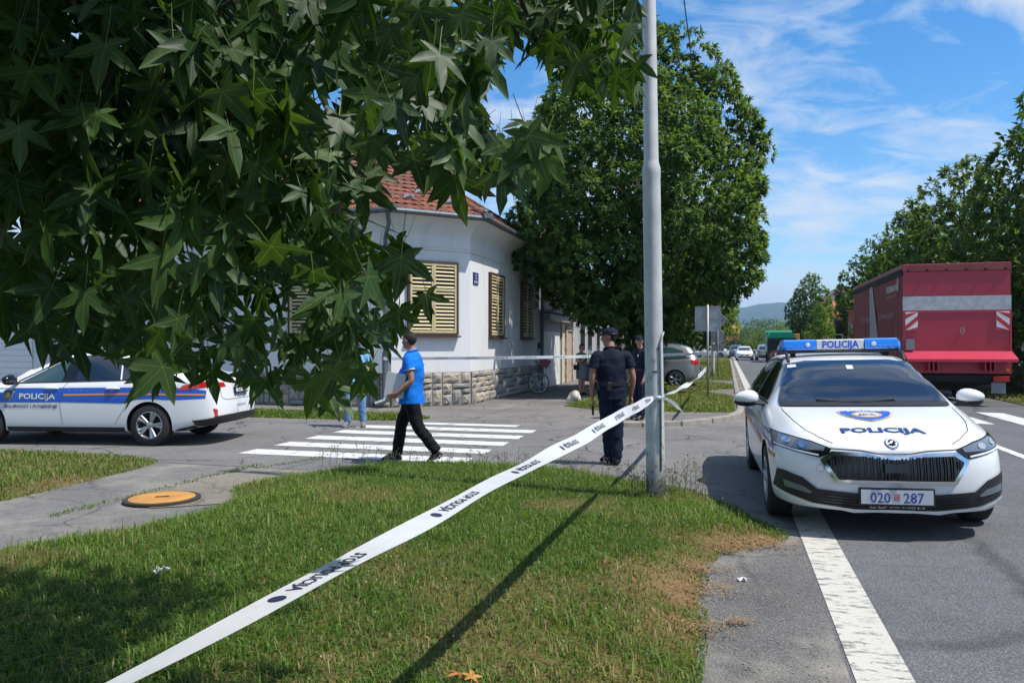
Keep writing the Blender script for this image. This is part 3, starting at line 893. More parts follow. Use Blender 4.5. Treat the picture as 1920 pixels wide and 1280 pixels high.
# ridge tiles over the hips
rt = MB(); rt.lathe([(0.115, -0.02), (0.10, 0.36)], 14)
rt.v = [v for v in rt.v]
rv = []; rf = []
for i, (r, h) in enumerate(((0.125, 0.0), (0.108, 0.40))):
    for k in range(9):
        a_k = math.pi * (k / 8) ; rv.append((r * math.cos(a_k), h, r * math.sin(a_k) * 0.8))
for k in range(8): rf.append((k, k + 1, 10 + k, 9 + k))
rv += [(x * 0.88, y, z * 0.85) for x, y, z in rv[:9]]
for k in range(8): rf.append((18 + k, 19 + k, k + 1, k))
ridge_me = mesh_of('ridge_tile', rv, rf, MATS['clay_tile'], smooth=True)
for p, q in ((b_, R1), (c_, R1), (d_, R1), (R1, R2)):
    d = (q - p); L = d.length; d.normalize(); x = d.cross(Vector((0, 0, 1))).normalized(); z = x.cross(d)
    k = 0.05
    while k < L - 0.2:
        c = p + d * k + z * 0.045
        M = Matrix(((x.x, d.x, z.x, c.x), (x.y, d.y, z.y, c.y), (x.z, d.z, z.z, c.z), (0, 0, 0, 1)))
        o = inst('ridge_tile', ridge_me, roof); o.matrix_local = Matrix.Translation(-HO) @ M @ Matrix.Rotation(random.uniform(-.03, .03), 4, 'Z')
        k += 0.36
# folded metal snow guards on the slope
def slope_point(e0, e1, third, a, b):
    e = (e1 - e0).normalized(); nrm = (e1 - e0).cross(third - e0).normalized()
    if nrm.z < 0: nrm = -nrm
    up = nrm.cross(e); up = up if up.z > 0 else -up
    return e0 + e * a + up * b + nrm * 0.05, e, up, nrm
sg = MB(); sg.add([(-0.16, 0, 0), (0.16, 0, 0), (0.13, 0.05, 0.10), (-0.13, 0.05, 0.10), (0.16, 0.16, 0.0), (-0.16, 0.16, 0.0), (0, -0.02, 0.11)], [(0, 1, 6), (1, 2, 6), (0, 6, 3), (3, 6, 2), (2, 4, 5, 3), (1, 4, 2), (0, 3, 5)])
sg_me = mesh_of('snow_guard', sg.v, sg.f, mat('bare_metal', (0.5, 0.53, 0.56), 0.35, 0.7))
for (e0, e1, th, a, b) in ((b_, c_, R1, 0.75, 0.75), (b_, c_, R1, 1.25, 1.25), (b_, c_, R1, 1.95, 0.7), (a_, b_, R1, 10.0, 0.75), (a_, b_, R1, 10.35, 1.4), (a_, b_, R1, 9.0, 0.75), (c_, d_, R1, 1.6, 0.7), (c_, d_, R1, 3.4, 1.2)):
    p, e, up, nrm = slope_point(e0, e1, th, a, b)
    M = Matrix(((e.x, up.x, nrm.x, p.x), (e.y, up.y, nrm.y, p.y), (e.z, up.z, nrm.z, p.z), (0, 0, 0, 1)))
    o = inst('snow_guard', sg_me, roof); o.matrix_local = Matrix.Translation(-HO) @ M
# gutters and downpipes
mb = MB()
pts = [V3(Ap, ZE - 0.05) + Vector((0, -0.06, 0)), V3(Bp, ZE - 0.05) + Vector((0.02, -0.07, 0)), V3(Cp, ZE - 0.05) + Vector((0.07, -0.03, 0)), V3(Dp, ZE - 0.05) + Vector((0.07, 0, 0))]
for p, q in zip(pts, pts[1:]):
    mb.tube([p, q], 0.075, 10)
    L = (q - p).length; k = 0.4
    while k < L:
        c = p + (q - p).normalized() * k
        mb.tube([c - (q - p).normalized() * 0.015, c + (q - p).normalized() * 0.015], 0.083, 10); k += 0.9
for p in pts[1:3]: mb.box(p + Vector((0, 0, 0.06)), (0.26, 0.24, 0.14), rz=0.78)
hbuild(mb, 'gutter', MATS['zinc'], root=house, sharp=35)
def downpipe(path, rings=()):
    mb = MB(); mb.tube(path, 0.052, 10)
    for z in rings: mb.tube([(path[-2][0], path[-2][1], z), (path[-2][0], path[-2][1], z + 0.03)], 0.062, 10)
    return hbuild(mb, 'downpipe', MATS['zinc'], root=house, sharp=40)
downpipe([(-8.72, 10.3, 4.8), (-8.72, 10.36, 4.55), (-8.95, 10.66, 4.25), (-8.95, 10.66, 3.0), (-8.95, 10.66, 0.28), (-8.95, 10.56, 0.16), (-9.1, 10.4, 0.10)], (3.2, 1.9))
mb = MB(); mb.tube([(-8.95, 10.66, 1.4), (-8.95, 10.66, 0.3), (-8.95, 10.58, 0.17), (-9.12, 10.38, 0.10)], 0.075, 10); hbuild(mb, 'standpipe', MATS['zinc'], root=house, sharp=40)
mb = MB(); mb.tube([(-9.122, 10.377, .0995), (-9.128, 10.370, .098)], .066, 12); hbuild(mb, 'pipe_mouth_shade', MATS['dark_void'], root=house)  # dark disc set on the closed end for the shade inside the pipe
downpipe([(-6.85, 20.45, 4.75), (-7.0, 20.3, 4.5), (-7.18, 20.12, 4.2), (-7.18, 20.12, 3.0), (-7.18, 20.12, 0.05)], (3.6, 2.2, 1.0))
downpipe([(-19.7, 10.4, 4.8), (-19.4, 10.6, 4.5), (-19.4, 10.68, 4.2), (-19.4, 10.68, 3.0), (-19.4, 10.68, 0.05)], (3.4, 1.8))
# shuttered windows: frame with two leaves, each leaf with its louvre slats
slat_me = {}
def shutter_window(a, e, n, c_at, width, z0, z1, label=None):
    """a: wall corner, e: along the wall, n: outward; c_at: middle of the window along e"""
    def P(x, out, z): q = a + e * (c_at + x) + n * out; return Vector((q.x, q.y, z))
    hw = width / 2; fr = 0.055
    R = Matrix(((e.x, n.x, 0), (e.y, n.y, 0), (0, 0, 1))).to_4x4()
    mb = MB()
    for (x0, x1, q0, q1) in ((-hw, -hw + fr, z0, z1), (hw - fr, hw, z0, z1), (-hw + fr, hw - fr, z1 - fr, z1), (-hw + fr, hw - fr, z0, z0 + fr)):
        c = P((x0 + x1) / 2, 0.03, (q0 + q1) / 2); mb.box(c, (x1 - x0, 0.13, q1 - q0), M=R)
    c = P(0, 0.09, z0 - 0.03); mb.box(c, (width + 0.06, 0.16, 0.04), M=R)
    win = hbuild(mb, 'window', MATS['frame_brown'], root=house)
    if label: win['label'] = label
    mb = MB(); c = P(0, 0.012, (z0 + z1) / 2); mb.box(c, (width - 2 * fr, 0.01, z1 - z0 - 2 * fr), M=R)
    hbuild(mb, 'pane', MATS['dark_void'], parent=win)  # dark backing sheet, stands in for the shade behind the louvres
    lw = (width - 2 * fr) / 2
    zi0, zi1 = z0 + fr + 0.006, z1 - fr - 0.006; zs = zi0 + (zi1 - zi0) * 0.62
    for sd in (-1, 1):
        xc = sd * lw / 2
        st = 0.05
        mb = MB()
        for xx in (xc - lw / 2 + st / 2 + 0.004, xc + lw / 2 - st / 2 - 0.004): mb.box(P(xx, 0.062, (zi0 + zi1) / 2), (st, 0.045, zi1 - zi0), M=R)
        for zz in (zi0 + 0.03, zi1 - 0.03, zs): mb.box(P(xc, 0.062, zz), (lw - 2 * st - 0.008, 0.04, 0.06), M=R)
        hbuild(mb, 'shutter_leaf', MATS['shutter_cream'], parent=win)
        key = round(lw, 3)
        if key not in slat_me:
            s = MB(); s.box((0, 0, 0), (lw - 2 * st - 0.01, 0.012, 0.062)); slat_me[key] = mesh_of('slat', s.v, s.f, MATS['shutter_cream'])
        for za, zb_ in ((zi0 + 0.06, zs - 0.03), (zs + 0.03, zi1 - 0.06)):
            k = int((zb_ - za) / 0.092)
            for q in range(k):
                o = inst('slat', slat_me[key], win)
                zc = za + (q + 0.5) * (zb_ - za) / k
                p = P(xc, 0.055, zc) - HO
                o.matrix_local = Matrix.Translation(p) @ R @ Matrix.Rotation(rad(38 + random.uniform(-3, 3)), 4, 'X')
    return win
o, e, n, L = edge_frame(B_, C_); shutter_window(o, e, n, L / 2 + 0.02, 1.42, 1.82, 3.74)
o, e, n, L = edge_frame(C_, D_); shutter_window(o, e, n, 2.3, 1.4, 1.80, 3.66); shutter_window(o, e, n, 5.8, 1.4, 1.80, 3.66)
o, e, n, L = edge_frame(A_, B_); shutter_window(o, e, n, L - 2.2, 1.4, 1.82, 3.74); shutter_window(o, e, n, L - 5.6, 1.4, 1.82, 3.74)
# rock-faced plinth, stone by stone
plinth = None
mb = MB()
for a, b in ((A_, B_), (B_, C_), (C_, D_)):
    o, e, n, L = edge_frame(a, b)
    q0, q1 = o - e * 0.02, o + e * (L + 0.02)
    mb.add([(q0.x, q0.y, -0.03), (q1.x, q1.y, -0.03), ((q1 + n * .05).x, (q1 + n * .05).y, -0.03), ((q0 + n * .05).x, (q0 + n * .05).y, -0.03),
            (q0.x, q0.y, 0.86), (q1.x, q1.y, 0.86), ((q1 + n * .05).x, (q1 + n * .05).y, 0.86), ((q0 + n * .05).x, (q0 + n * .05).y, 0.86)],
           [(3, 2, 1, 0), (4, 5, 6, 7), (0, 1, 5, 4), (1, 2, 6, 5), (2, 3, 7, 6), (3, 0, 4, 7)])
plinth = hbuild(mb, 'plinth', MATS['mortar'], root=house)
def rock_mesh(k):
    r = random.Random(900 + k); nx, nz = 4, 4; vs = []; fs = []
    for i in range(nx + 1):
        for j in range(nz + 1):
            x = i / nx - 0.5; z = j / nz - 0.5; ed = min(0.5 - abs(x), 0.5 - abs(z))
            d = 0.0 if ed < 1e-6 else (0.55 + 0.45 * r.random() if ed < 0.3 else 0.75 + 0.5 * r.random())
            if abs(x) < 0.45: x += r.uniform(-.05, .05)
            if abs(z) < 0.45: z += r.uniform(-.05, .05)
            vs.append((x, d, z))
    for i in range(nx):
        for j in range(nz): a = i * (nz + 1) + j; fs.append((a, a + nz + 1, a + nz + 2, a + 1))
    me = mesh_of('plinth_stone', vs, fs, MATS[('stone_light', 'stone_mid', 'stone_warm')[k % 3]]); return me
rocks = [rock_mesh(k) for k in range(9)]
n_st = 0
for a, b in ((A_, B_), (B_, C_), (C_, D_)):
    o, e, n, L = edge_frame(a, b)
    cells = []
    x = 0.0; U = 0.29
    cols = max(1, int(round(L / U))); U = L / cols
    occupied = [[False] * 6 for _ in range(cols)]
    for i in range(cols):
        for j in range(6):
            if occupied[i][j]: continue
            opts = []
            def free(w, h): return i + w <= cols and j + h <= 6 and all(not occupied[i + p][j + q] for p in range(w) for q in range(h))
            for (w, h, wt) in ((1, 2, 5), (1, 1, 2.0), (2, 1, 2.2), (2, 2, 2.5), (1, 3, 1.2)):
                if free(w, h): opts.append(((w, h), wt))
            (w, h) = random.choices([q[0] for q in opts], [q[1] for q in opts])[0]
            for p in range(w):
                for q in range(h): occupied[i + p][j + q] = True
            cells.append((i * U, j * 0.1433, w * U, h * 0.1433))
    for (x, z, w, h) in cells:
        if w * h > 0.06 and random.random() < 0.25:     # a split stone
            subs = [(x, z, w * 0.42, h), (x + w * 0.42, z, w * 0.58, h)]
        else: subs = [(x, z, w, h)]
        for (xx, zz, ww, hh) in subs:
            p = o + e * (xx + ww / 2) + n * 0.051; p.z = zz + hh / 2 + 0.002
            s = inst('plinth_stone', rocks[random.randrange(9)], plinth)
            S = Matrix.Diagonal((ww - 0.022, 0.045 + 0.03 * random.random(), hh - 0.02, 1))
            R = Matrix(((e.x, n.x, 0), (e.y, n.y, 0), (0, 0, 1))).to_4x4()
            s.matrix_local = Matrix.Translation(p - HO) @ R @ S
            n_st += 1
# street name plate, meter boxes
o, e, n, L = edge_frame(C_, D_)
RC = Matrix(((e.x, n.x, 0), (e.y, n.y, 0), (0, 0, 1))).to_4x4()
def on_wall(x, out, z): q = o + e * x + n * out; return Vector((q.x, q.y, z))
mb = MB(); mb.box(on_wall(0.42, 0.015, 3.37), (0.42, 0.02, 0.32), M=RC); pl_ = hbuild(mb, 'street_plate', MATS['sign_blue'], root=house)
mb = MB()
for (zz, sz, tx) in ((3.44, 0.065, 'ULICA'), (3.36, 0.055, 'BANA'), (3.25, 0.085, 'JELAČIĆA')):
    vs, fs = text_geo(tx, sz, 0.002)
    mb.add([on_wall(0.42 - 0 + x * 0.85, 0.028, zz + y) for x, y in vs], fs)
hbuild(mb, 'lettering', MATS['white_paint'], parent=pl_)
mb = MB(); mb.box(on_wall(7.15, 0.03, 3.0), (0.2, 0.06, 0.28), M=RC); bx = hbuild(mb, 'vent_cover', mat('vent_cream', (0.45, 0.40, 0.28), 0.6), root=house)
mb = MB(); mb.box(on_wall(7.15, 0.065, 3.0), (0.12, 0.012, 0.18), M=RC); hbuild(mb, 'vent_grille', MATS['dark_void'], parent=bx)
mb = MB(); mb.box(on_wall(7.62, 0.06, 1.55), (0.14, 0.12, 0.22), M=RC); hbuild(mb, 'letter_box', MATS['zinc_dark'], root=house)

# low annex wall left of the house, seen under the leaves
annex = empty('garden_wall', ROADM @ Matrix.Translation((-24, 11.2, 0)))
tag(annex, 'white rendered garden wall with boarded gate left of the corner house', 'wall')
mb = MB(); mb.box((0.3, 0, 1.5), (8.3, 0.25, 3.1)); mb.build('wall', MATS['plaster_white'], annex)
mb = MB(); mb.box((0.3, 0, 3.10), (8.5, 0.36, 0.1)); mb.build('coping', MATS['kerb_concrete'], annex)
mb = MB(); mb.box((4.6, -0.2, 1.6), (0.16, 0.12, 3.2)); mb.build('gate_post', mat('ochre_wood', (0.32, 0.17, 0.05), 0.7, var=0.2), annex)
bd = MB(); bd.box((0, 0, 0), (2.6, 0.03, 0.17)); bd_me = mesh_of('board', bd.v, bd.f, MATS['white_paint'])
for k in range(11):
    q = inst('board', bd_me, annex); q.location = (2.2, -0.15, 0.45 + k * 0.18)

# ---------------------------------------------------------------- garage next door
garage = empty('garage', ROADM @ Matrix.Translation((-7.3, 22.2, 0)))
tag(garage, 'low garage with white double doors between the white house and a gateway', 'garage')
mb = MB(); mb.box((-2.5, 0.1, 1.25), (4.9, 3.6, 2.5)); mb.build('wall', MATS['plaster_grey'], garage)
mb = MB(); mb.box((-2.3, 0.1, 2.62), (5.3, 3.75, 0.24)); mb.box((-2.25, 0.1, 2.84), (5.5, 3.85, 0.1)); mb.build('roof', mat('fascia_blue', (0.34, 0.38, 0.42), 0.6, var=0.1), garage)
for k in (-1, 1):
    mb = MB(); mb.box((0.0, 0.0 + k * 0.68, 1.05), (0.06, 1.33, 2.1)); d = mb.build('door', MATS['white_paint'], garage)
    mb = MB()
    for sg_ in (-1, 1):
        c = Vector((0.035, k * 0.68, 1.2)); mb.box(c, (0.012, 0.03, 1.7), M=Matrix.Rotation(sg_ * 0.5, 4, 'X'))
    mb.build('brace', mat('door_grey', (0.5, 0.5, 0.5), 0.6), d)
mb = MB(); mb.box((0.0, 0, 2.3), (0.05, 2.7, 0.38)); mb.build('transom', mat('door_grey2', (0.30, 0.31, 0.33), 0.6), garage)
gate = empty('gateway', ROADM @ Matrix.Translation((-7.3, 25.4, 0)))
tag(gate, 'beige gateway pier with pale stone surround beside the garage', 'gateway')
mb = MB(); mb.box((-0.3, 0, 1.28), (0.6, 2.5, 2.56)); mb.build('wall', MATS['plaster_cream'], gate)
mb = MB(); mb.box((0.0, 0.1, 1.05), (0.05, 1.1, 2.1)); mb.build('recess_door', mat('tan_door', (0.40, 0.33, 0.25), 0.7, var=0.1), gate)
mb = MB()
for k in range(8):
    for sd in (-1, 1): mb.box((0.03, 0.1 + sd * 0.68, 0.15 + k * 0.28), (0.1, 0.24 if k % 2 else 0.17, 0.25))
for k in range(5): mb.box((0.03, -0.42 + k * 0.27, 2.28), (0.1, 0.24, 0.2))
mb.build('quoin', MATS['stone_warm'], gate)
mb = MB(); mb.box((-0.2, 0, 2.66), (1.0, 2.8, 0.12)); mb.build('cap', MATS['clay_tile'], gate)

def gabled_house(name, label, c, size, wall_h, roof_h, ridge, wm, rm, windows=(), chimney=None, door=None):
    """plain house: c = centre of footprint in road coords, ridge 'x' or 'y'"""
    root = empty(name, ROADM @ Matrix.Translation((c[0], c[1], -0.05))); tag(root, label, 'house')
    hx, hy = size[0] / 2, size[1] / 2
    mb = MB()
    if ridge == 'x': prof_ = [(-hy, 0), (hy, 0), (hy, wall_h), (0, wall_h + roof_h), (-hy, wall_h)]; mb.prism(prof_, -hx, hx, axis='X')
    else: prof_ = [(-hx, 0), (hx, 0), (hx, wall_h), (0, wall_h + roof_h), (-hx, wall_h)]; mb.prism(prof_, -hy, hy, axis='Y')
    mb.build('wall', wm, root)
    mb = MB(); ov = 0.4; th = 0.14
    for sd in (-1, 1):
        if ridge == 'x':
            k = roof_h / hy; p = [(sd * (hy + ov), wall_h - k * ov + 0.02), (0, wall_h + roof_h + 0.02), (0, wall_h + roof_h + th + 0.05), (sd * (hy + ov), wall_h - k * ov + th)]
            mb.prism(p, -hx - ov, hx + ov, axis='X')
        else:
            k = roof_h / hx; p = [(sd * (hx + ov), wall_h - k * ov + 0.02), (0, wall_h + roof_h + 0.02), (0, wall_h + roof_h + th + 0.05), (sd * (hx + ov), wall_h - k * ov + th)]
            mb.prism(p, -hy - ov, hy + ov, axis='Y')
    rf_ = mb.build('roof', rm, root)
    if chimney:
        mb = MB(); mb.box((chimney[0], chimney[1], wall_h + roof_h), (0.6, 0.6, 1.6)); mb.build('chimney', MATS['plaster_grey'], rf_)
    for (face, x, z, w, h) in windows:
        mb = MB(); sx = {'-x': (-1, 0), '+x': (1, 0), '-y': (0, -1), '+y': (0, 1)}[face]
        if sx[0]: cc = (sx[0] * (hx + 0.02), x, z); sz = (0.08, w, h)
        else: cc = (x, sx[1] * (hy + 0.02), z); sz = (w, 0.08, h)
        mb.box(cc, sz); wi = mb.build('window', MATS['white_paint'], root)
        mb = MB()
        for q in (-1, 1):
            if sx[0]: mb.box((cc[0] + sx[0] * 0.045, x + q * w * 0.24, z), (0.02, w * 0.42, h * 0.86))
            else: mb.box((x + q * w * 0.24, cc[1] + sx[1] * 0.045, z), (w * 0.42, 0.02, h * 0.86))
        mb.build('pane', mat('window_glass', (0.03, 0.04, 0.05), 0.08, spec=0.6), wi)
    return root
tile_mat('roof_mauve', [(0.14, 0.09, 0.085), (0.19, 0.12, 0.11)])
tile_mat('roof_orange', [(0.42, 0.13, 0.06), (0.50, 0.17, 0.08)])
mat('roof_grey_tile', (0.20, 0.15, 0.15), 0.85, var=0.2)
gabled_house('mauve_house', 'brown-mauve rendered house rising behind the low garage', (-13.5, 28.6), (9.4, 8.0), 4.6, 2.6, 'x', MATS['plaster_mauve'], MATS['roof_mauve'], [('-y', 2.0, 3.0, 1.0, 1.2)])
grey_h = gabled_house('grey_house', 'pale grey house with tall white window panels beyond the gateway', (-12.2, 34.5), (9.5, 14.5), 4.0, 2.8, 'y', MATS['plaster_grey'], MATS['roof_mauve'],
             [('+x', -5.2, 1.9, 1.3, 2.6), ('+x', -3.2, 1.9, 1.3, 2.6), ('+x', -0.6, 1.9, 1.1, 2.2), ('+x', 2.0, 1.9, 1.1, 2.2), ('+x', 4.8, 1.9, 1.1, 2.2)])
mat('brick_wall', (0.26, 0.16, 0.12), 0.9, var=0.3, var_scale=5)
gabled_house('brick_house', 'bare brick house half hidden behind the big tree', (-12.5, 50), (10, 15), 4.4, 3.0, 'y', MATS['brick_wall'], MATS['clay_tile'], [('+x', -4, 2.0, 1.2, 1.5), ('+x', 1, 2.0, 1.2, 1.5)])
gabled_house('far_house', 'long house with bright orange roof at the end of the street', (-7.0, 178), (17, 9), 2.8, 3.2, 'x', MATS['plaster_cream'], MATS['roof_orange'], [('-y', -3, 1.5, 1.4, 1.3), ('-y', 3, 1.5, 1.4, 1.3)])
gabled_house('far_house', 'pale gabled house with brown roof behind the green truck', (14.5, 116), (9, 14), 5.6, 4.2, 'y', MATS['plaster_white'], MATS['roof_grey_tile'], [('-y', -2, 2.2, 1.2, 1.4), ('-y', 2, 2.2, 1.2, 1.4), ('-x', 0, 2.2, 1.2, 1.4)])
gabled_house('far_house', 'cream house wall showing left of the dark round tree', (15.5, 100), (9, 10), 4.2, 3.0, 'x', MATS['plaster_cream'], MATS['roof_orange'], [('-x', -2, 2.0, 1.2, 1.4), ('-x', 2, 2.0, 1.2, 1.4), ('-y', 0, 2.0, 1.2, 1.4)])
gabled_house('far_house', 'white house with red roof behind the truck cab', (19.5, 66), (10, 12), 5.2, 3.4, 'y', MATS['plaster_white'], MATS['roof_orange'], [('-x', -3, 2.2, 1.2, 1.4), ('-x', 2, 2.2, 1.2, 1.4), ('-y', 0, 2.2, 1.4, 1.4)], chimney=(0.5, -2))
gabled_house('far_house', 'pale yellow house behind the trees right of the truck', (19.5, 32), (11, 13), 3.6, 3.2, 'y', MATS['plaster_cream'], MATS['clay_tile'], [('-x', -3, 1.9, 1.2, 1.4), ('-x', 2, 1.9, 1.2, 1.4), ('-y', -2.5, 1.9, 1.2, 1.4)])
# ================================================================== VEHICLES
mat('car_white', (0.72, 0.73, 0.745), 0.28, spec=0.5, coat=0.6)
mat('car_silver', (0.36, 0.37, 0.39), 0.32, 0.65, coat=0.6)
mat('car_black', (0.012, 0.012, 0.014), 0.3, coat=0.6)
mat('car_blue', (0.02, 0.09, 0.20), 0.3, coat=0.6)
mat('car_grey', (0.07, 0.075, 0.08), 0.3, 0.4, coat=0.6)
mat('glass_dark', (0.010, 0.014, 0.020), 0.03, spec=1.0, coat=0.8)
mat('glass_teal', (0.035, 0.075, 0.085), 0.05, spec=0.8)
mat('black_plastic', (0.014, 0.014, 0.015), 0.55)
mat('black_gloss', (0.008, 0.008, 0.009), 0.15, spec=0.6)
mat('rubber', (0.022, 0.022, 0.023), 0.85, bump=(60, 0.3, 0.004))
mat('rim_silver', (0.42, 0.43, 0.45), 0.35, 0.8)
mat('chrome', (0.75, 0.76, 0.78), 0.12, 1.0)
mat('headlamp', (0.11, 0.14, 0.17), 0.10, spec=0.9, coat=1.0)
mat('lamp_white', (0.75, 0.78, 0.80), 0.2)
mat('lamp_red', (0.45, 0.012, 0.012), 0.2, coat=0.8)
mat('lamp_orange', (0.6, 0.17, 0.02), 0.25)
mat('police_blue', (0.008, 0.055, 0.36), 0.35, coat=0.4)
mat('beacon_blue', (0.006, 0.19, 0.72), 0.12, spec=0.7, coat=0.8)
mat('stripe_orange', (0.70, 0.27, 0.03), 0.4)
mat('crest_gold', (0.50, 0.33, 0.10), 0.5)
mat('text_blue', (0.012, 0.04, 0.16), 0.4)
mat('plate_white', (0.60, 0.62, 0.66), 0.4)
mat('seam', (0.02, 0.02, 0.022), 0.7)
mat('reflect_white', (0.72, 0.72, 0.70), 0.4)

def curve(pts):
    xs = np.array([p[0] for p in pts]); ys = np.array([p[1] for p in pts])
    # monotone cubic
    d = np.diff(ys) / np.maximum(np.diff(xs), 1e-9)
    m = np.zeros(len(xs)); m[0] = d[0]; m[-1] = d[-1]
    for i in range(1, len(xs) - 1):
        m[i] = 0 if d[i - 1] * d[i] <= 0 else 2 * d[i - 1] * d[i] / (d[i - 1] + d[i])
    def f(x):
        x = min(max(x, xs[0]), xs[-1]); i = min(max(int(np.searchsorted(xs, x)) - 1, 0), len(xs) - 2)
        h = xs[i + 1] - xs[i]; t = (x - xs[i]) / h
        return ((2 * t**3 - 3 * t**2 + 1) * ys[i] + (t**3 - 2 * t**2 + t) * h * m[i] + (-2 * t**3 + 3 * t**2) * ys[i + 1] + (t**3 - t**2) * h * m[i + 1])
    return f
def body_mesh(sp, fine=True):
    """closed body shell lofted through cross sections, wheel wells cut out. Local frame: nose at y = 0, tail at y = L"""
    L = sp['L']; wb, zb, belt, zt, wr = (curve(sp[k]) for k in ('wb', 'zb', 'belt', 'zt', 'wr'))
    wbl = curve(sp['wbelt'])
    hood = sp['hood']
    ys = sorted(set([round(x, 4) for x in sp['extra']] + [0, .012, .03, .06, .1, .15, .22, .3, .4] + list(np.arange(.55, L - .5, .16 if fine else .3)) + [L - .42, L - .3, L - .2, L - .12, L - .07, L - .03, L - .01, L]))
    rk = sp.get('rake', [(0, 0.05), (0.5, 0), (0.75, 0.06), (1.6, .06)]); rkf = curve(rk)
    rr = curve(sp.get('rear_rake', [(0, -0.06), (0.45, 0), (1.0, -0.05), (1.6, -0.05)]))
    V = []; n = 0
    for y in ys:
        w = wb(y); b = belt(y); t = zt(y); z0 = zb(y)
        b = min(b, t - 0.004)
        zrf = b + 0.86 * (t - b) if y < hood else max(b + 0.5 * (t - b), t - (0.05 if t > 1.2 else 0.012))
        k = min(max((y - hood) / 0.12, 0), 1); zr = (b + 0.86 * (t - b)) * (1 - k) + zrf * k
        wr_ = wr(y) * w; wl = wbl(y) * w
        mz = z0 + (b - z0) * 0.48
        half = [(0.0, z0), (0.86 * w, z0), (0.965 * w, z0 + 0.03), (0.99 * w, z0 + 0.13), (w, mz), (0.995 * w, mz + (b - mz) * 0.55), (0.975 * w, b - 0.05 * min(1, (b - z0) * 2)),
                (wl, b), (wl + (wr_ - wl) * 0.5 + 0.012 * k, b + (zr - b) * 0.5), (wr_, zr), (wr_ * 0.93, zr + (t - zr) * 0.55), (wr_ * 0.55, t - (t - zr) * 0.14), (0.0, t)]
        ring = half + [(-x, z) for x, z in half[-2:0:-1]]
        n = len(ring)
        for x, z in ring:
            yy = y + rkf(z) * math.exp(-y / 0.28) + rr(z) * math.exp(-(L - y) / 0.28)
            V.append((x, yy, z))
    F = []
    m = len(ys)
    for i in range(m - 1):
        for k in range(n): F.append((i * n + k, i * n + (k + 1) % n, (i + 1) * n + (k + 1) % n, (i + 1) * n + k))
    F.append(tuple(range(n))); F.append(tuple(range((m - 1) * n, m * n))[::-1])
    cut = MB()
    for yc in sp['axles']:
        for sd in (-1, 1):
            M = Matrix.Translation((sd * 0.98, yc, sp['wr0'])) @ Matrix.Rotation(math.pi / 2, 4, 'Y')
            cut.lathe([(sp['arch'], -0.36), (sp['arch'], 0.36)], 40, M)
    cme = mesh_of('cut', cut.v, cut.f)
    bm = bmesh.new(); bm.from_mesh(cme); bmesh.ops.recalc_face_normals(bm, faces=bm.faces[:]); bm.to_mesh(cme); bm.free()
    co = bpy.data.objects.new('cut', cme); COL.objects.link(co)
    cme.materials.append(MATS['black_plastic'])
    def mods(o):
        bm = bmesh.new(); bm.from_mesh(o.data); bmesh.ops.recalc_face_normals(bm, faces=bm.faces[:]); bm.to_mesh(o.data); bm.free()
        o.data.materials.clear(); o.data.materials.append(MATS[sp['paint']]); o.data.materials.append(MATS['black_plastic'])
        if fine:
            s = o.modifiers.new('s', 'SUBSURF'); s.levels = 1; s.render_levels = 1
        b = o.modifiers.new('b', 'BOOLEAN'); b.operation = 'DIFFERENCE'; b.object = co; b.solver = 'EXACT'; b.material_mode = 'TRANSFER'
    me = shrink_mesh('body', V, F, None, mods)
    bpy.data.objects.remove(co); bpy.data.meshes.remove(cme)
    autosmooth(me, 40)
    return me

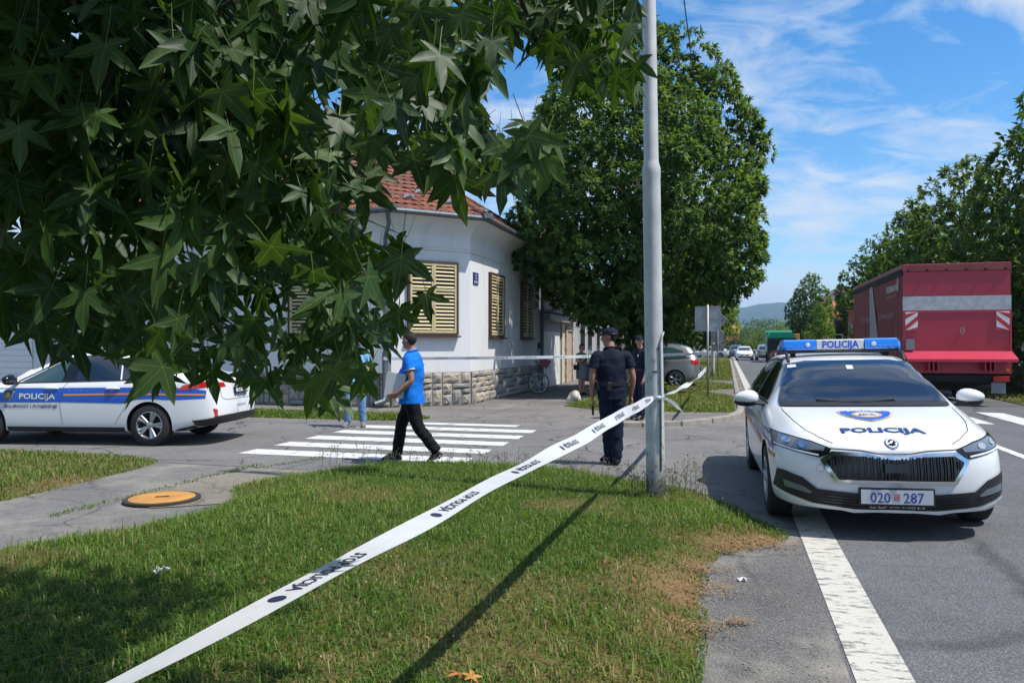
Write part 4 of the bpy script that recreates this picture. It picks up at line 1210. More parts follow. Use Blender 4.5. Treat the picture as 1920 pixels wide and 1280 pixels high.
class Car:
    def __init__(s, name, label, sp, group=None, fine=True):
        s.sp = sp; s.root = empty(name); tag(s.root, label, 'car', group)
        s.me = body_mesh(sp, fine); s.body = bpy.data.objects.new('body', s.me); link(s.body, s.root)
        vs = [v.co.copy() for v in s.me.vertices]; fs = [tuple(p.vertices) for p in s.me.polygons]
        s.bvh = BVHTree.FromPolygons(vs, fs)
    def hit(s, view, a, b):
        """project (a, b) of a view on the body: front/rear (x, z), left/right (y, z), top (x, y)"""
        L = s.sp['L']
        org, d = {'front': (Vector((a, -2, b)), Vector((0, 1, 0))), 'rear': (Vector((a, L + 2, b)), Vector((0, -1, 0))),
                  'right': (Vector((3, a, b)), Vector((-1, 0, 0))), 'left': (Vector((-3, a, b)), Vector((1, 0, 0))),
                  'top': (Vector((a, b, 4)), Vector((0, 0, -1)))}[view]
        p, nrm, i, dist = s.bvh.ray_cast(org, d)
        if p is None: return None, None
        if nrm.dot(d) > 0: nrm = -nrm
        return p, nrm
    def patch(s, name, view, poly, material, off=0.004, parent=None, cell=0.06, thick=0.0, faces=None, smooth=True):
        """a flat outline laid on the body and lifted off it by off; thick gives it an edge down to the body"""
        fs = faces or [tuple(range(len(poly)))]
        vs, fs = cut_grid(poly, fs, cell)
        P = []; ok = []
        last = None
        for (a, b) in vs:
            p, nrm = s.hit(view, a, b)
            if p is None: P.append(None); continue
            P.append(p + nrm * off)
        good = [f for f in fs if all(P[i] is not None for i in f)]
        used = sorted(set(i for f in good for i in f)); idx = {k: i for i, k in enumerate(used)}
        V = [P[k] for k in used]; F = [tuple(idx[i] for i in f) for f in good]
        if not F: return None
        bm = bmesh.new(); bv = [bm.verts.new(v) for v in V]
        for f in F:
            try: bm.faces.new([bv[i] for i in f])
            except ValueError: pass
        want = {'front': Vector((0, -1, 0)), 'rear': Vector((0, 1, 0)), 'right': Vector((1, 0, 0)), 'left': Vector((-1, 0, 0)), 'top': Vector((0, 0, 1))}[view]
        bm.normal_update()
        for f in bm.faces:
            if f.normal.dot(want) < 0: f.normal_flip()
        if thick > 0:
            bd = [e for e in bm.edges if e.is_boundary]
            r = bmesh.ops.extrude_edge_only(bm, edges=bd)
            for v in [g for g in r['geom'] if isinstance(g, bmesh.types.BMVert)]: v.co -= want * thick
        me = bpy.data.meshes.new(name); bm.to_mesh(me); bm.free()
        me.materials.append(MATS[material])
        if smooth: autosmooth(me, 40)
        o = bpy.data.objects.new(name, me); link(o, parent or s.root)
        return o
    def text(s, name, view, body, at, size, material, off=0.006, flip=False, parent=None, bold=0.0, shear=0.0, wide=1.0, space=1.0, arc=0.0, squash=1.0):
        vs, fs = text_geo(body, size, bold, shear, space, 'CENTER', wide)
        sg = -1 if flip else 1
        pts = [(at[0] + sg * x, at[1] + (y - size * 0.35) * squash + arc * x * x) for x, y in vs]
        return s.patch(name, view, pts, material, off, parent, 0.05, faces=fs)
    def line(s, name, view, pts, w, material, off=0.003, parent=None, closed=False):
        """thin strip following the body (door seams)"""
        left = []; right = []
        n = len(pts)
        for i, p in enumerate(pts):
            a = pts[max(i - 1, 0)]; b = pts[min(i + 1, n - 1)]
            dx, dy = b[0] - a[0], b[1] - a[1]; q = math.hypot(dx, dy) or 1
            left.append((p[0] - dy / q * w / 2, p[1] + dx / q * w / 2)); right.append((p[0] + dy / q * w / 2, p[1] - dx / q * w / 2))
        vs = left + right; fs = [(i, i + 1, n + i + 1, n + i) for i in range(n - 1)]
        return s.patch(name, view, vs, material, off, parent, 0.08, faces=fs)
    def wheels(s, spokes=5, style='star', r=0.325, wdt=0.21):
        for yc in s.sp['axles']:
            for sd in (-1, 1):
                M = Matrix.Translation((sd * s.sp['track'], yc, r)) @ Matrix.Rotation(sd * math.pi / 2, 4, 'Y')
                h = wdt / 2
                mb = MB(); mb.lathe([(r * 0.64, -h), (r * 0.90, -h), (r * 0.98, -h * 0.8), (r, -h * 0.55), (r, h * 0.55), (r * 0.98, h * 0.8), (r * 0.90, h), (r * 0.66, h), (r * 0.64, h * 0.9)], 36, M, caps=False)
                ty = mb.build('wheel', MATS['rubber'], s.root, sharp=40)
                mb = MB(); mb.lathe([(r * 0.66, h * 0.95), (r * 0.62, h * 1.0), (r * 0.58, h * 0.8), (r * 0.56, 0.0)], 32, M, caps=False)
                for q in range(spokes):
                    a = 2 * math.pi * q / spokes + 0.3
                    for da in ((-0.16, 0.16) if style == 'star' else (0,)):
                        d1 = Vector((math.cos(a), math.sin(a), 0)); d2 = Vector((math.cos(a + da), math.sin(a + da), 0))
                        p0 = M @ (d1 * r * 0.10 + Vector((0, 0, h * 0.75))); p1 = M @ (d2 * r * 0.62 + Vector((0, 0, h * 0.9)))
                        mb.tube([p0, p1], [(0.020, 0.014), (0.026, 0.014)], 6, ref=(M.to_3x3() @ Vector((-d1.y, d1.x, 0))))
                mb.lathe([(0.055, h * 0.5), (0.055, h * 0.85), (0.03, h * 0.92)], 16, M)
                mb.build('rim', MATS['rim_silver'], ty, sharp=40)
                mb = MB(); mb.lathe([(r * 0.57, -h * 0.2), (r * 0.57, h * 0.1), (0.0, h * 0.1)], 24, M, caps=False); mb.build('brake_disc', MATS['black_plastic'], ty)
    def mirrors(s, y, z, paint, x=None):
        for sd in (-1, 1):
            p, _ = s.hit('right' if sd > 0 else 'left', y, z - 0.04)
            x0 = abs(p.x) if p else 0.8
            vs, fs = ball_geo((0, 0, 0), (0.125, 0.085, 0.075), 16)
            vv = []
            for v in vs:
                q = Vector(v); q.y = max(min(q.y, 0.055), -0.09)          # flat glass side towards the rear
                q.z *= 1.0 - 0.25 * (q.x / 0.125) * sd
                vv.append(Vector((sd * (x0 + 0.17), y, z + 0.045)) + Vector((q.x, q.y, q.z)))
            mb = MB(); mb.add(vv, fs); o = mb.build('mirror', MATS[paint], s.root, sharp=50)
            vs, fs = ball_geo((sd * (x0 + 0.165), y + 0.005, z + 0.0), (0.122, 0.08, 0.045), 14)
            mb = MB(); mb.add(vs, fs); mb.tube([(sd * (x0 - 0.03), y, z - 0.02), (sd * (x0 + 0.1), y, z - 0.005)], [(0.05, 0.02), (0.05, 0.02)], 8, ref=(0, 1, 0)); mb.build('mirror_base', MATS['black_plastic'], o, sharp=50)
            mb = MB(); mb.box((sd * (x0 + 0.165), y + 0.058, z + 0.045), (0.19, 0.008, 0.10)); mb.build('mirror_glass', MATS['glass_dark'], o)
    def plate(s, view, x, z, text1, text2, w=0.52, h=0.11, frame='police_blue'):
        p, _ = s.hit(view, x, z); y = p.y; sg = -1 if view == 'front' else 1
        y += (0 if view == 'front' else 0); mb = MB(); mb.box((x, y + sg * 0.03, z), (w + 0.03, 0.025, h + 0.03), bevel=0.006); pb = mb.build('number_plate', MATS['black_plastic'], s.root)
        mb = MB(); mb.box((x, y + sg * 0.045, z + 0.004), (w, 0.006, h - 0.004)); pf = mb.build('plate_face', MATS['plate_white'], pb)
        yy = y + sg * 0.0495
        fx = 1 if view == 'front' else -1
        mb = MB()
        for (tx, xo) in ((text1, -w * 0.23), (text2, w * 0.23)):
            vs, fs = text_geo(tx, h * 0.98, 0.001, 0, 1.02, 'CENTER', 0.86)
            mb.add([(x + fx * (xo + a), yy, z + b - h * 0.34) for a, b in vs], fs)
        mb.build('lettering', mat('plate_blue', (0.03, 0.06, 0.28), 0.5), pb)
        mb = MB()
        for i in range(5):
            for j in range(5):
                if (i + j) % 2 == 0: mb.box((x + fx * (i - 2) * 0.009, yy, z + (j - 2) * 0.011 + 0.004), (0.009, 0.001, 0.011))
        mb.build('coat_of_arms', mat('arms_red', (0.5, 0.02, 0.03), 0.5), pb)
        return pb
    def place(s, x, y, heading, roll=0.0, z=0.0):
        """heading: direction the tail points to (dx, dy)"""
        a = math.atan2(-heading[0], heading[1])
        s.root.matrix_world = Matrix.Translation((x, y, z)) @ Matrix.Rotation(a, 4, 'Z') @ Matrix.Rotation(roll, 4, 'Y')

def shield(c, w, h, k=1.0):
    """badge outline: broad top, point at the bottom"""
    P = [(-0.5, 0.40), (-0.28, 0.47), (0.0, 0.5), (0.28, 0.47), (0.5, 0.40), (0.49, 0.18), (0.40, -0.08), (0.24, -0.30), (0.0, -0.5), (-0.24, -0.30), (-0.40, -0.08), (-0.49, 0.18)]
    return [(c[0] + x * w * k, c[1] + y * h * k) for x, y in P]
def ellipse(c, a, b, n=20): return [(c[0] + a * math.cos(2 * math.pi * i / n), c[1] + b * math.sin(2 * math.pi * i / n)) for i in range(n)]

# ---------------------------------------------------------------- white police estate car facing the camera
octa = dict(L=4.69, hood=1.2, paint='car_white', axles=(0.92, 3.606), track=0.80, wr0=0.325, arch=0.365,
    wb=[(0, .02), (.01, .25), (.03, .42), (.07, .57), (.13, .69), (.22, .79), (.34, .85), (.55, .895), (.9, .912), (1.5, .915), (3.6, .915), (4.2, .89), (4.48, .84), (4.61, .74), (4.665, .5), (4.69, .05)],
    zb=[(0, .215), (.3, .20), (.6, .19), (4.0, .2), (4.5, .28), (4.69, .34)],
    belt=[(0, .690), (.12, .71), (.35, .765), (.9, .865), (1.2, .925), (1.5, .95), (3, .98), (4.2, 1.0), (4.6, .98), (4.69, .9)],
    zt=[(0, .700), (.05, .745), (.14, .785), (.3, .835), (.6, .895), (1.1, .965), (1.22, .99), (1.6, 1.20), (1.95, 1.365), (2.15, 1.415), (2.6, 1.455), (3.2, 1.458), (3.9, 1.43), (4.25, 1.38), (4.5, 1.15), (4.62, .98), (4.69, .92)],
    wbelt=[(0, .97), (.4, .93), (1.1, .91), (1.5, .925), (4.2, .925), (4.69, .95)],
    wr=[(0, .85), (.6, .80), (1.1, .815), (1.25, .80), (1.6, .735), (2.0, .665), (2.4, .65), (3.9, .64), (4.4, .66), (4.69, .8)],
    rake=[(0, .06), (.22, .035), (.4, 0), (.55, .005), (.70, .05), (.8, .09), (1.6, .09)],
    extra=[1.08, 1.16, 1.22, 1.28, 1.4, 1.55, 1.7, 1.85, 2.0, 2.12])
car = Car('police_car', 'white police estate car with blue light bar facing the camera at the kerb', octa)
W_ = car
ws = W_.patch('windscreen', 'front', [(-.735, 1.0), (.735, 1.0), (.70, 1.10), (.585, 1.345), (.4, 1.375), (-.4, 1.375), (-.585, 1.345), (-.70, 1.10)], 'glass_dark', 0.013, cell=0.04)
W_.patch('sticker', 'front', [(-.585, 1.30), (-.50, 1.31), (-.50, 1.335), (-.575, 1.33)], 'plate_white', 0.018, ws)
W_.patch('toll_tag', 'front', [(-.03, 1.285), (.03, 1.285), (.03, 1.32), (-.03, 1.32)], 'lamp_white', 0.018, ws)
W_.patch('cowl', 'front', [(-.73, .968), (.73, .968), (.735, .999), (-.735, .999)], 'black_plastic', 0.012, cell=.04)
for sd in (-1, 1):
    W_.line('wiper', 'front', [(sd * -.02 - .05, .995), (sd * .35 - .05, 1.018)], 0.014, 'black_plastic', 0.03)
    m = lambda P: [(sd * x, z) for x, z in P]
    hl = W_.patch('headlight', 'front', m([(.868, .805), (.74, .79), (.60, .762), (.455, .712), (.475, .672), (.545, .638), (.70, .668), (.872, .705)]), 'black_gloss', 0.006, cell=0.05, thick=0.012)
    W_.patch('lens', 'front', m([(.855, .793), (.74, .779), (.60, .751), (.50, .716), (.515, .69), (.70, .695), (.858, .728)]), 'headlamp', 0.010, hl, 0.05)
    W_.patch('running_light', 'front', m([(.855, .722), (.70, .688), (.55, .662), (.55, .650), (.70, .674), (.858, .709)]), 'lamp_white', 0.013, hl, 0.05)
    W_.patch('projector', 'front', ellipse((sd * .66, .728), .032, .022, 14), 'chrome', 0.013, hl, 0.05)
    W_.patch('projector', 'front', ellipse((sd * .775, .750), .032, .022, 14), 'chrome', 0.013, hl, 0.05)
gf = W_.patch('grille_frame', 'front', [(-.455, .690), (-.22, .682), (-.11, .660), (.11, .660), (.22, .682), (.455, .690), (.54, .622), (.525, .59), (.44, .452), (-.44, .452), (-.525, .59), (-.54, .622)], 'chrome', 0.014, cell=0.06, thick=0.02)
gr = W_.patch('grille', 'front', [(-.43, .662), (-.22, .654), (-.11, .632), (.11, .632), (.22, .654), (.43, .662), (.497, .614), (.488, .59), (.412, .474), (-.412, .474), (-.488, .59), (-.497, .614)], 'black_gloss', 0.018, cell=0.06)
k = -.455
while k < .46:
    zt_ = .652 - .02 * max(0, 1 - abs(k) / .2) - max(0, abs(k) - .42) * 0.9; zb2 = .482 + max(0, abs(k) - .40) * 1.6
    for dx in (-.009, .009):
        if abs(k) > .075 or abs(dx) > .0: W_.patch('grille_bar', 'front', [(k + dx - .004, zb2), (k + dx + .004, zb2), (k + dx + .004, zt_), (k + dx - .004, zt_)], 'black_plastic', 0.030, gr, 0.06, thick=0.02)
    k += .0479
W_.patch('radar_panel', 'front', [(-.085, .535), (.085, .535), (.085, .600), (-.085, .600)], 'black_gloss', 0.050, gr, thick=0.03)
li = W_.patch('lower_intake', 'front', [(-.868, .36), (-.845, .515), (-.80, .515), (-.67, .472), (-.57, .392), (-.3, .372), (.3, .372), (.57, .392), (.67, .472), (.80, .515), (.845, .515), (.868, .36), (.835, .345), (.6, .275), (.3, .243), (-.3, .243), (-.6, .275), (-.835, .345)], 'black_plastic', 0.013, cell=0.035)
for z_ in (.262, .285, .308, .331): W_.line('intake_slat', 'front', [(-.52, z_ + .012), (-.3, z_), (.3, z_), (.52, z_ + .012)], 0.009, 'black_gloss', 0.022, li)
for sd in (-1, 1):
    fg = W_.patch('fog_light', 'front', [(sd * x, z) for x, z in [(.80, .437), (.66, .404), (.60, .362), (.615, .352), (.79, .383)]], 'headlamp', 0.020, li, 0.035, thick=0.01)
    if sd > 0: W_.line('fog_trim', 'front', [(sd * .835, .49), (sd * .842, .40)], 0.008, 'chrome', 0.012, li)
    W_.line('lip', 'front', [(sd * .86, .350), (sd * .62, .268), (sd * .3, .238), (0, .236)], 0.018, 'car_white', 0.026)
    W_.patch('tow_cover', 'front', ellipse((-.545, .555), .03, .03, 18), 'seam', 0.002) if sd < 0 else None
W_.patch('tow_face', 'front', ellipse((-.545, .555), .028, .028, 18), 'car_white', 0.004)
W_.line('bonnet_seam', 'front', [(-.46, .712), (-.24, .702), (-.12, .680), (.12, .680), (.24, .702), (.46, .712)], 0.007, 'seam', 0.003)
for sd in (-1, 1):
    W_.line('bonnet_seam', 'top', [(sd * .44, .125), (sd * .52, .20), (sd * .62, .35), (sd * .68, .6), (sd * .725, 1.0), (sd * .73, 1.12)], 0.006, 'seam', 0.003)
W_.plate('front', 0.0, 0.345, '020', '287', 0.52, 0.115)
W_.text('dealer_lettering', 'front', 'Auto Kotrba  Daruvar, tel. 043/33 45 70', (0.0, .276), .024, 'reflect_white', 0.04)
# bonnet: badge, lettering and crest
bd_ = W_.patch('badge', 'top', ellipse((0, .125), .052, .06), 'chrome', 0.006, cell=0.04)
W_.patch('badge_field', 'top', ellipse((0, .125), .042, .048), 'reflect_white', 0.009, bd_, 0.04)
W_.patch('badge_arrow', 'top', [(-.032, .10), (-.02, .115), (.0, .115), (.02, .15), (.035, .13), (.02, .115), (.03, .10), (.0, .088)], 'black_gloss', 0.011, bd_, 0.04)
W_.patch('badge_wing', 'top', [(-.03, .125), (-.02, .155), (.0, .165), (.03, .15), (.0, .15), (-.015, .13)], 'black_gloss', 0.011, bd_, 0.04)
W_.text('lettering', 'top', 'POLICIJA', (-.03, .34), .108, 'text_blue', 0.005, bold=0.0045, wide=1.5, arc=-.16, squash=1.25)
cr = W_.patch('crest', 'top', shield((-.05, .76), .46, .42), 'crest_gold', 0.004, cell=0.06)
W_.patch('crest_rim', 'top', shield((-.05, .76), .46, .42, .955), 'reflect_white', 0.006, cr, 0.06)
W_.patch('crest_field', 'top', shield((-.05, .76), .46, .42, .92), 'police_blue_bright' if 'police_blue_bright' in MATS else (mat('police_blue_bright', (0.01, 0.15, 0.72), 0.35, coat=0.4) and 'police_blue_bright'), 0.008, cr, 0.06)
W_.patch('crest_wreath', 'top', ellipse((-.05, .775), .125, .11), 'crest_gold', 0.010, cr, 0.05)
W_.patch('crest_disc', 'top', ellipse((-.05, .775), .10, .085), 'plate_white', 0.012, cr, 0.05)
for i in range(5):
    W_.patch('crest_check', 'top', [(-.11 + i * .024, .78), (-.092 + i * .024, .78), (-.092 + i * .024, .82), (-.11 + i * .024, .82)], 'crest_gold', 0.014, cr, 0.05)
W_.text('crest_lettering', 'top', 'MUP', (-.05, .745), .055, 'text_blue', 0.015, parent=cr, bold=.001, wide=1.4)
W_.text('crest_lettering', 'top', 'POLICIJA', (-.05, .915), .062, 'reflect_white', 0.012, parent=cr, bold=.001, wide=1.15, arc=-.55)
# side glass, seams, stripe, handles
for sd, view in ((-1, 'left'), (1, 'right')):
    W_.patch('side_window', view, [(1.62, 1.0), (2.12, 1.31), (2.35, 1.365), (2.58, 1.37), (2.58, 1.005)], 'glass_dark', 0.005)
    W_.patch('side_window', view, [(2.68, 1.005), (2.68, 1.37), (3.2, 1.36), (3.5, 1.30), (3.52, 1.02)], 'glass_dark', 0.005)
    W_.patch('side_window', view, [(3.6, 1.03), (3.58, 1.29), (4.0, 1.27), (4.25, 1.15), (4.2, 1.06)], 'glass_dark', 0.005)
    W_.line('window_trim', view, [(1.45, .975), (1.62, .985), (2.6, .99), (3.6, 1.015), (4.22, 1.045)], 0.016, 'chrome', 0.006)
    W_.line('window_seal', view, [(1.56, .995), (2.11, 1.325), (2.36, 1.385), (2.9, 1.392), (3.5, 1.36), (4.05, 1.29), (4.28, 1.16)], 0.022, 'black_plastic', 0.006)
    W_.line('door_seam', view, [(1.42, .93), (1.40, .6), (1.46, .33)], 0.006, 'seam')
    W_.line('door_seam', view, [(2.63, 1.0), (2.63, .6), (2.60, .33)], 0.006, 'seam')
    W_.line('door_seam', view, [(3.62, 1.0), (3.55, .8), (3.30, .5), (3.25, .33)], 0.006, 'seam')
    st = W_.patch('blue_stripe', view, [(.42, .60), (.42, .74), (.9, .80), (1.4, .80), (2.6, .82), (4.3, .84), (4.3, .66), (2.6, .64), (1.4, .62)], 'police_blue', 0.002, cell=0.1)
    W_.line('orange_stripe', view, [(.42, .605), (1.4, .66), (2.6, .69), (4.3, .70)], 0.03, 'stripe_orange', 0.005, st)
    W_.text('lettering', view, 'POLICIJA', (2.0, .71), .15, 'reflect_white', 0.006, flip=(view == 'left'), bold=.003, wide=1.2)
    W_.line('sill_trim', view, [(1.3, .25), (3.2, .25)], 0.06, 'black_plastic', 0.004)
    for yy in (2.45, 3.35):
        p, nrm = W_.hit(view, yy, .86)
        mb = MB(); mb.tube([p + nrm * .012 + Vector((0, -.1, 0)), p + nrm * .035, p + nrm * .012 + Vector((0, .1, 0))], [.012, .016, .012], 8); mb.build('door_handle', MATS['car_white'], W_.root, sharp=50)
    # roof rails
    mb = MB(); mb.tube([(sd * .56, 2.02, 1.375), (sd * .565, 2.12, 1.455), (sd * .575, 2.4, 1.485), (sd * .575, 3.6, 1.475), (sd * .565, 4.05, 1.43), (sd * .55, 4.15, 1.38)], [(.018, .014)] * 6, 8)
    mb.build('roof_rail', MATS['black_plastic'], W_.root, sharp=60)
W_.mirrors(1.58, 0.985, 'car_white')
W_.wheels(5)
# rear details for views from the side
W_.patch('rear_window', 'rear', [(-.56, 1.05), (.56, 1.05), (.48, 1.30), (-.48, 1.30)], 'glass_dark', 0.005)
for sd in (-1, 1): W_.patch('tail_light', 'rear', [(sd * .82, .80), (sd * .45, .82), (sd * .45, .92), (sd * .80, .95)], 'lamp_red', 0.006, thick=.01)
# light bar on the roof
def light_bar(root, y, z, half=0.60, text='POLICIJA', flipdir=1):
    mb = MB(); mb.box((0, y, z - 0.015), (2 * half - 0.05, 0.26, 0.03), bevel=0.01)
    for sd in (-1, 1): mb.box((sd * 0.47, y, z - 0.065), (0.05, 0.12, 0.09), bevel=0.008)
    base = mb.build('light_bar', MATS['black_plastic'], root)
    for sd in (-1, 1):
        mb = MB()
        prof_ = [(-.13, .0), (-.14, .03), (-.12, .095), (-.07, .115), (.07, .115), (.12, .095), (.14, .03), (.13, .0)]
        x0, x1 = sd * .245, sd * (half - .03)
        ring = []
        for x, kx in ((x0, 1), (x1, 1), (x1 + sd * .03, .75)):
            ring.append([(x, y + a * kx, z + (.003 + b * (kx if kx < 1 else 1))) for a, b in prof_])
        vs = [v for r_ in ring for v in r_]; m_ = len(prof_); fs = []
        for i in range(2):
            for k in range(m_): fs.append((i * m_ + k, i * m_ + (k + 1) % m_, (i + 1) * m_ + (k + 1) % m_, (i + 1) * m_ + k))
        fs += [tuple(range(m_)), tuple(range(2 * m_, 3 * m_))]
        mb.add(vs, fs); be = mb.build('beacon', MATS['beacon_blue'], base, sharp=30)
        mb = MB()
        for k in range(6): mb.box((sd * (.29 + .05 * k), y - .1405, z + .03), (.038, .012, .028), bevel=.004)
        mb.build('led', mat('led_blue', (0.05, 0.25, 0.75), 0.2), base)
        mb = MB(); mb.lathe([(.024, 0), (.024, .012), (.012, .016), (0, .016)], 16, Matrix.Translation((sd * .33, y - .136, z + .06)) @ Matrix.Rotation(math.pi / 2, 4, 'X')); mb.build('lamp', MATS['lamp_white'], base, sharp=40)
    mb = MB(); mb.box((0, y, z + .058), (.485, .24, .11), bevel=.012); cx = mb.build('sign_box', MATS['reflect_white'], base)
    for sg in (-1, 1):
        vs, fs = text_geo(text, .108, .0030, 0, 1.0, 'CENTER', .86)
        mb = MB(); mb.add([(-sg * a, y + sg * .1225, z + .022 + b) for a, b in vs], fs); mb.build('lettering', MATS['beacon_txt'] if 'beacon_txt' in MATS else mat('beacon_txt', (0.008, 0.09, 0.62), 0.4), cx)
light_bar(W_.root, 2.42, 1.490)
# the car stands with its left wheels on the edge line; wheels of the right side a little higher on the road crown
fw = px(1479, 977)
W_.place(3.02, 6.02, (math.sin(rad(13.6)), math.cos(rad(13.6))), roll=rad(-1.2), z=0.017)

# ---------------------------------------------------------------- white police saloon in the side street
focus = dict(L=4.66, hood=1.15, paint='car_white', axles=(0.90, 3.60), track=0.79, wr0=0.325, arch=0.365,
    wb=[(0, .02), (.01, .25), (.03, .42), (.07, .57), (.13, .69), (.22, .79), (.34, .85), (.55, .89), (.9, .905), (1.5, .91), (3.7, .91), (4.15, .89), (4.4, .845), (4.55, .77), (4.62, .62), (4.65, .4), (4.66, .05)],
    zb=[(0, .215), (.3, .20), (.6, .19), (3.9, .2), (4.3, .27), (4.66, .36)],
    belt=[(0, .66), (.12, .70), (.35, .76), (.9, .87), (1.2, .92), (1.5, .95), (3, .99), (3.7, 1.03), (4.2, 1.045), (4.5, 1.03), (4.66, .97)],
    zt=[(0, .67), (.05, .72), (.14, .775), (.3, .83), (.6, .90), (1.05, .975), (1.15, .995), (1.55, 1.21), (1.9, 1.37), (2.2, 1.45), (2.6, 1.48), (3.0, 1.46), (3.4, 1.385), (3.75, 1.26), (4.05, 1.13), (4.2, 1.105), (4.45, 1.10), (4.58, 1.07), (4.66, 1.0)],
    wbelt=[(0, .97), (.4, .93), (1.1, .91), (1.5, .925), (3.6, .925), (4.2, .94), (4.66, .97)],
    wr=[(0, .85), (.6, .80), (1.1, .815), (1.25, .80), (1.6, .735), (2.0, .665), (2.4, .65), (3.2, .64), (3.8, .69), (4.1, .80), (4.4, .84), (4.66, .85)],
    rear_rake=[(0, -.02), (.3, .0), (.5, .03), (.75, .0), (1.05, -.03), (1.6, -.03)],
    extra=[1.05, 1.15, 1.25, 1.4, 1.55, 1.7, 1.85, 2.0, 3.6, 3.75, 3.9, 4.0, 4.1])
car2 = Car('police_car', 'white police saloon with blue side stripe parked behind the hanging leaves', focus)
Q = car2
Q.patch('windscreen', 'front', [(-.72, 1.0), (.72, 1.0), (.70, 1.09), (.585, 1.35), (.4, 1.385), (-.4, 1.385), (-.585, 1.35), (-.70, 1.09)], 'glass_dark', 0.006, cell=0.1)
Q.patch('rear_window', 'rear', [(-.60, 1.13), (.60, 1.13), (.53, 1.36), (.4, 1.385), (-.4, 1.385), (-.53, 1.36)], 'glass_dark', 0.006, cell=0.1)
Q.patch('grille', 'front', [(-.45, .63), (.45, .63), (.38, .47), (-.38, .47)], 'black_gloss', .008)
Q.patch('lower_intake', 'front', [(-.8, .44), (-.6, .36), (.6, .36), (.8, .44), (.8, .3), (.4, .25), (-.4, .25), (-.8, .3)], 'black_plastic', .006)
for sd, view in ((1, 'right'), (-1, 'left')):
    fl = (view == 'left')
    Q.patch('headlight', 'front', [(sd * .86, .80), (sd * .55, .72), (sd * .55, .64), (sd * .86, .70)], 'headlamp', .008, thick=.01)
    Q.patch('side_window', view, [(1.48, .985), (1.56, 1.03), (2.0, 1.28), (2.18, 1.335), (2.14, .995)], 'glass_teal', 0.005)
    Q.patch('pillar', view, [(2.14, .993), (2.18, 1.345), (2.36, 1.378), (2.38, 1.0)], 'black_gloss', 0.005)
    Q.patch('side_window', view, [(2.38, 1.0), (2.36, 1.375), (2.75, 1.375), (3.02, 1.32), (3.10, 1.02)], 'glass_dark', 0.006)
    Q.patch('side_window', view, [(3.13, 1.022), (3.05, 1.31), (3.30, 1.235), (3.56, 1.09), (3.54, 1.05)], 'glass_dark', 0.006)
    Q.line('window_seal', view, [(1.40, .965), (2.2, .985), (3.1, 1.01), (3.56, 1.04)], 0.018, 'black_plastic', .006)
    Q.line('window_seal', view, [(1.42, .99), (1.98, 1.295), (2.2, 1.36), (2.6, 1.395), (2.95, 1.365), (3.3, 1.26), (3.60, 1.09)], 0.02, 'black_plastic', .006)
    Q.line('door_seam', view, [(1.18, .90), (1.15, .6), (1.2, .33)], .006, 'seam')
    Q.line('door_seam', view, [(2.26, .98), (2.20, .9), (2.16, .62), (2.2, .33)], .006, 'seam')
    Q.line('door_seam', view, [(3.62, 1.03), (3.55, .92), (3.30, .72), (3.12, .45), (3.05, .33)], .006, 'seam')
    Q.patch('sill_trim', view, [(1.28, .215), (3.20, .215), (3.20, .29), (1.28, .29)], 'black_plastic', .005)
    st = Q.patch('blue_stripe', view, [(.5, .67), (.5, .86), (1.2, .885), (3.2, .905), (4.2, .90), (4.47, .86), (4.46, .735), (4.2, .725), (4.0, .715), (3.82, .72), (3.6, .73), (3.4, .72), (3.16, .66), (2.2, .675), (1.2, .665)], 'police_blue_bright', 0.003, cell=.1)
    MATS['police_blue_bright'].node_tree.nodes['Principled BSDF'].inputs['Base Color'].default_value = (0.006, 0.085, 0.46, 1)
    Q.line('orange_stripe', view, [(2.22, .785), (3.2, .805), (4.2, .80), (4.45, .795)], .028, 'stripe_orange', .006, st)
    Q.text('lettering', view, 'POLICIJA', (1.78, .765), .12, 'reflect_white', .006, fl, st, bold=.003, wide=1.25)
    Q.text('slogan', view, 'SIGURNOST I POVJERENJE', (1.68, .61), .072, 'text_blue', .006, fl, bold=.0012, shear=.12, wide=1.06)
    cs = (-1 if fl else 1)
    cr = Q.patch('crest', view, shield((1.31, .775), .16, .19), 'crest_gold', .006)
    Q.patch('crest_field', view, shield((1.31, .775), .16, .19, .86), 'text_blue', .008, cr)
    Q.patch('crest_wreath', view, ellipse((1.31, .775), .042, .046), 'crest_gold', .010, cr)
    for yy in (2.02, 3.02):
        p, nrm = Q.hit(view, yy, .885)
        mb = MB(); mb.tube([p + nrm * .012 + Vector((0, -.11, 0)), p + nrm * .04, p + nrm * .012 + Vector((0, .11, 0))], [.014, .02, .014], 8); mb.build('door_handle', MATS['car_white'], Q.root, sharp=50)
    tl = Q.patch('tail_light', view, [(4.05, .86), (4.13, .94), (4.3, .985), (4.52, 1.0), (4.54, .92), (4.3, .885)], 'lamp_red', .007, thick=.01)
    Q.patch('tail_light', 'rear', [(sd * .80, .985), (sd * .52, .975), (sd * .47, .91), (sd * .62, .90), (sd * .81, .91)], 'lamp_red', .008, thick=.01)
    Q.patch('reflector', 'rear', [(sd * .70, .56), (sd * .76, .58), (sd * .73, .45), (sd * .69, .43)], 'lamp_red', .007)
Q.patch('rear_valance', 'rear', [(-.86, .40), (-.70, .46), (-.5, .47), (.5, .47), (.70, .46), (.86, .40), (.84, .34), (.5, .33), (-.5, .33), (-.84, .34)], 'black_plastic', .014, cell=.04)
for view in ('left', 'right'): Q.patch('rear_valance', view, [(3.99, .24), (4.05, .27), (4.62, .40), (4.62, .33), (4.3, .25)], 'black_plastic', .014, cell=.04)
Q.line('boot_seam', 'rear', [(-.62, .99), (-.60, .74), (-.5, .70), (.5, .70), (.60, .74), (.62, .99)], .007, 'seam')
Q.plate('rear', 0.0, .86, '020', '294', .46, .11)
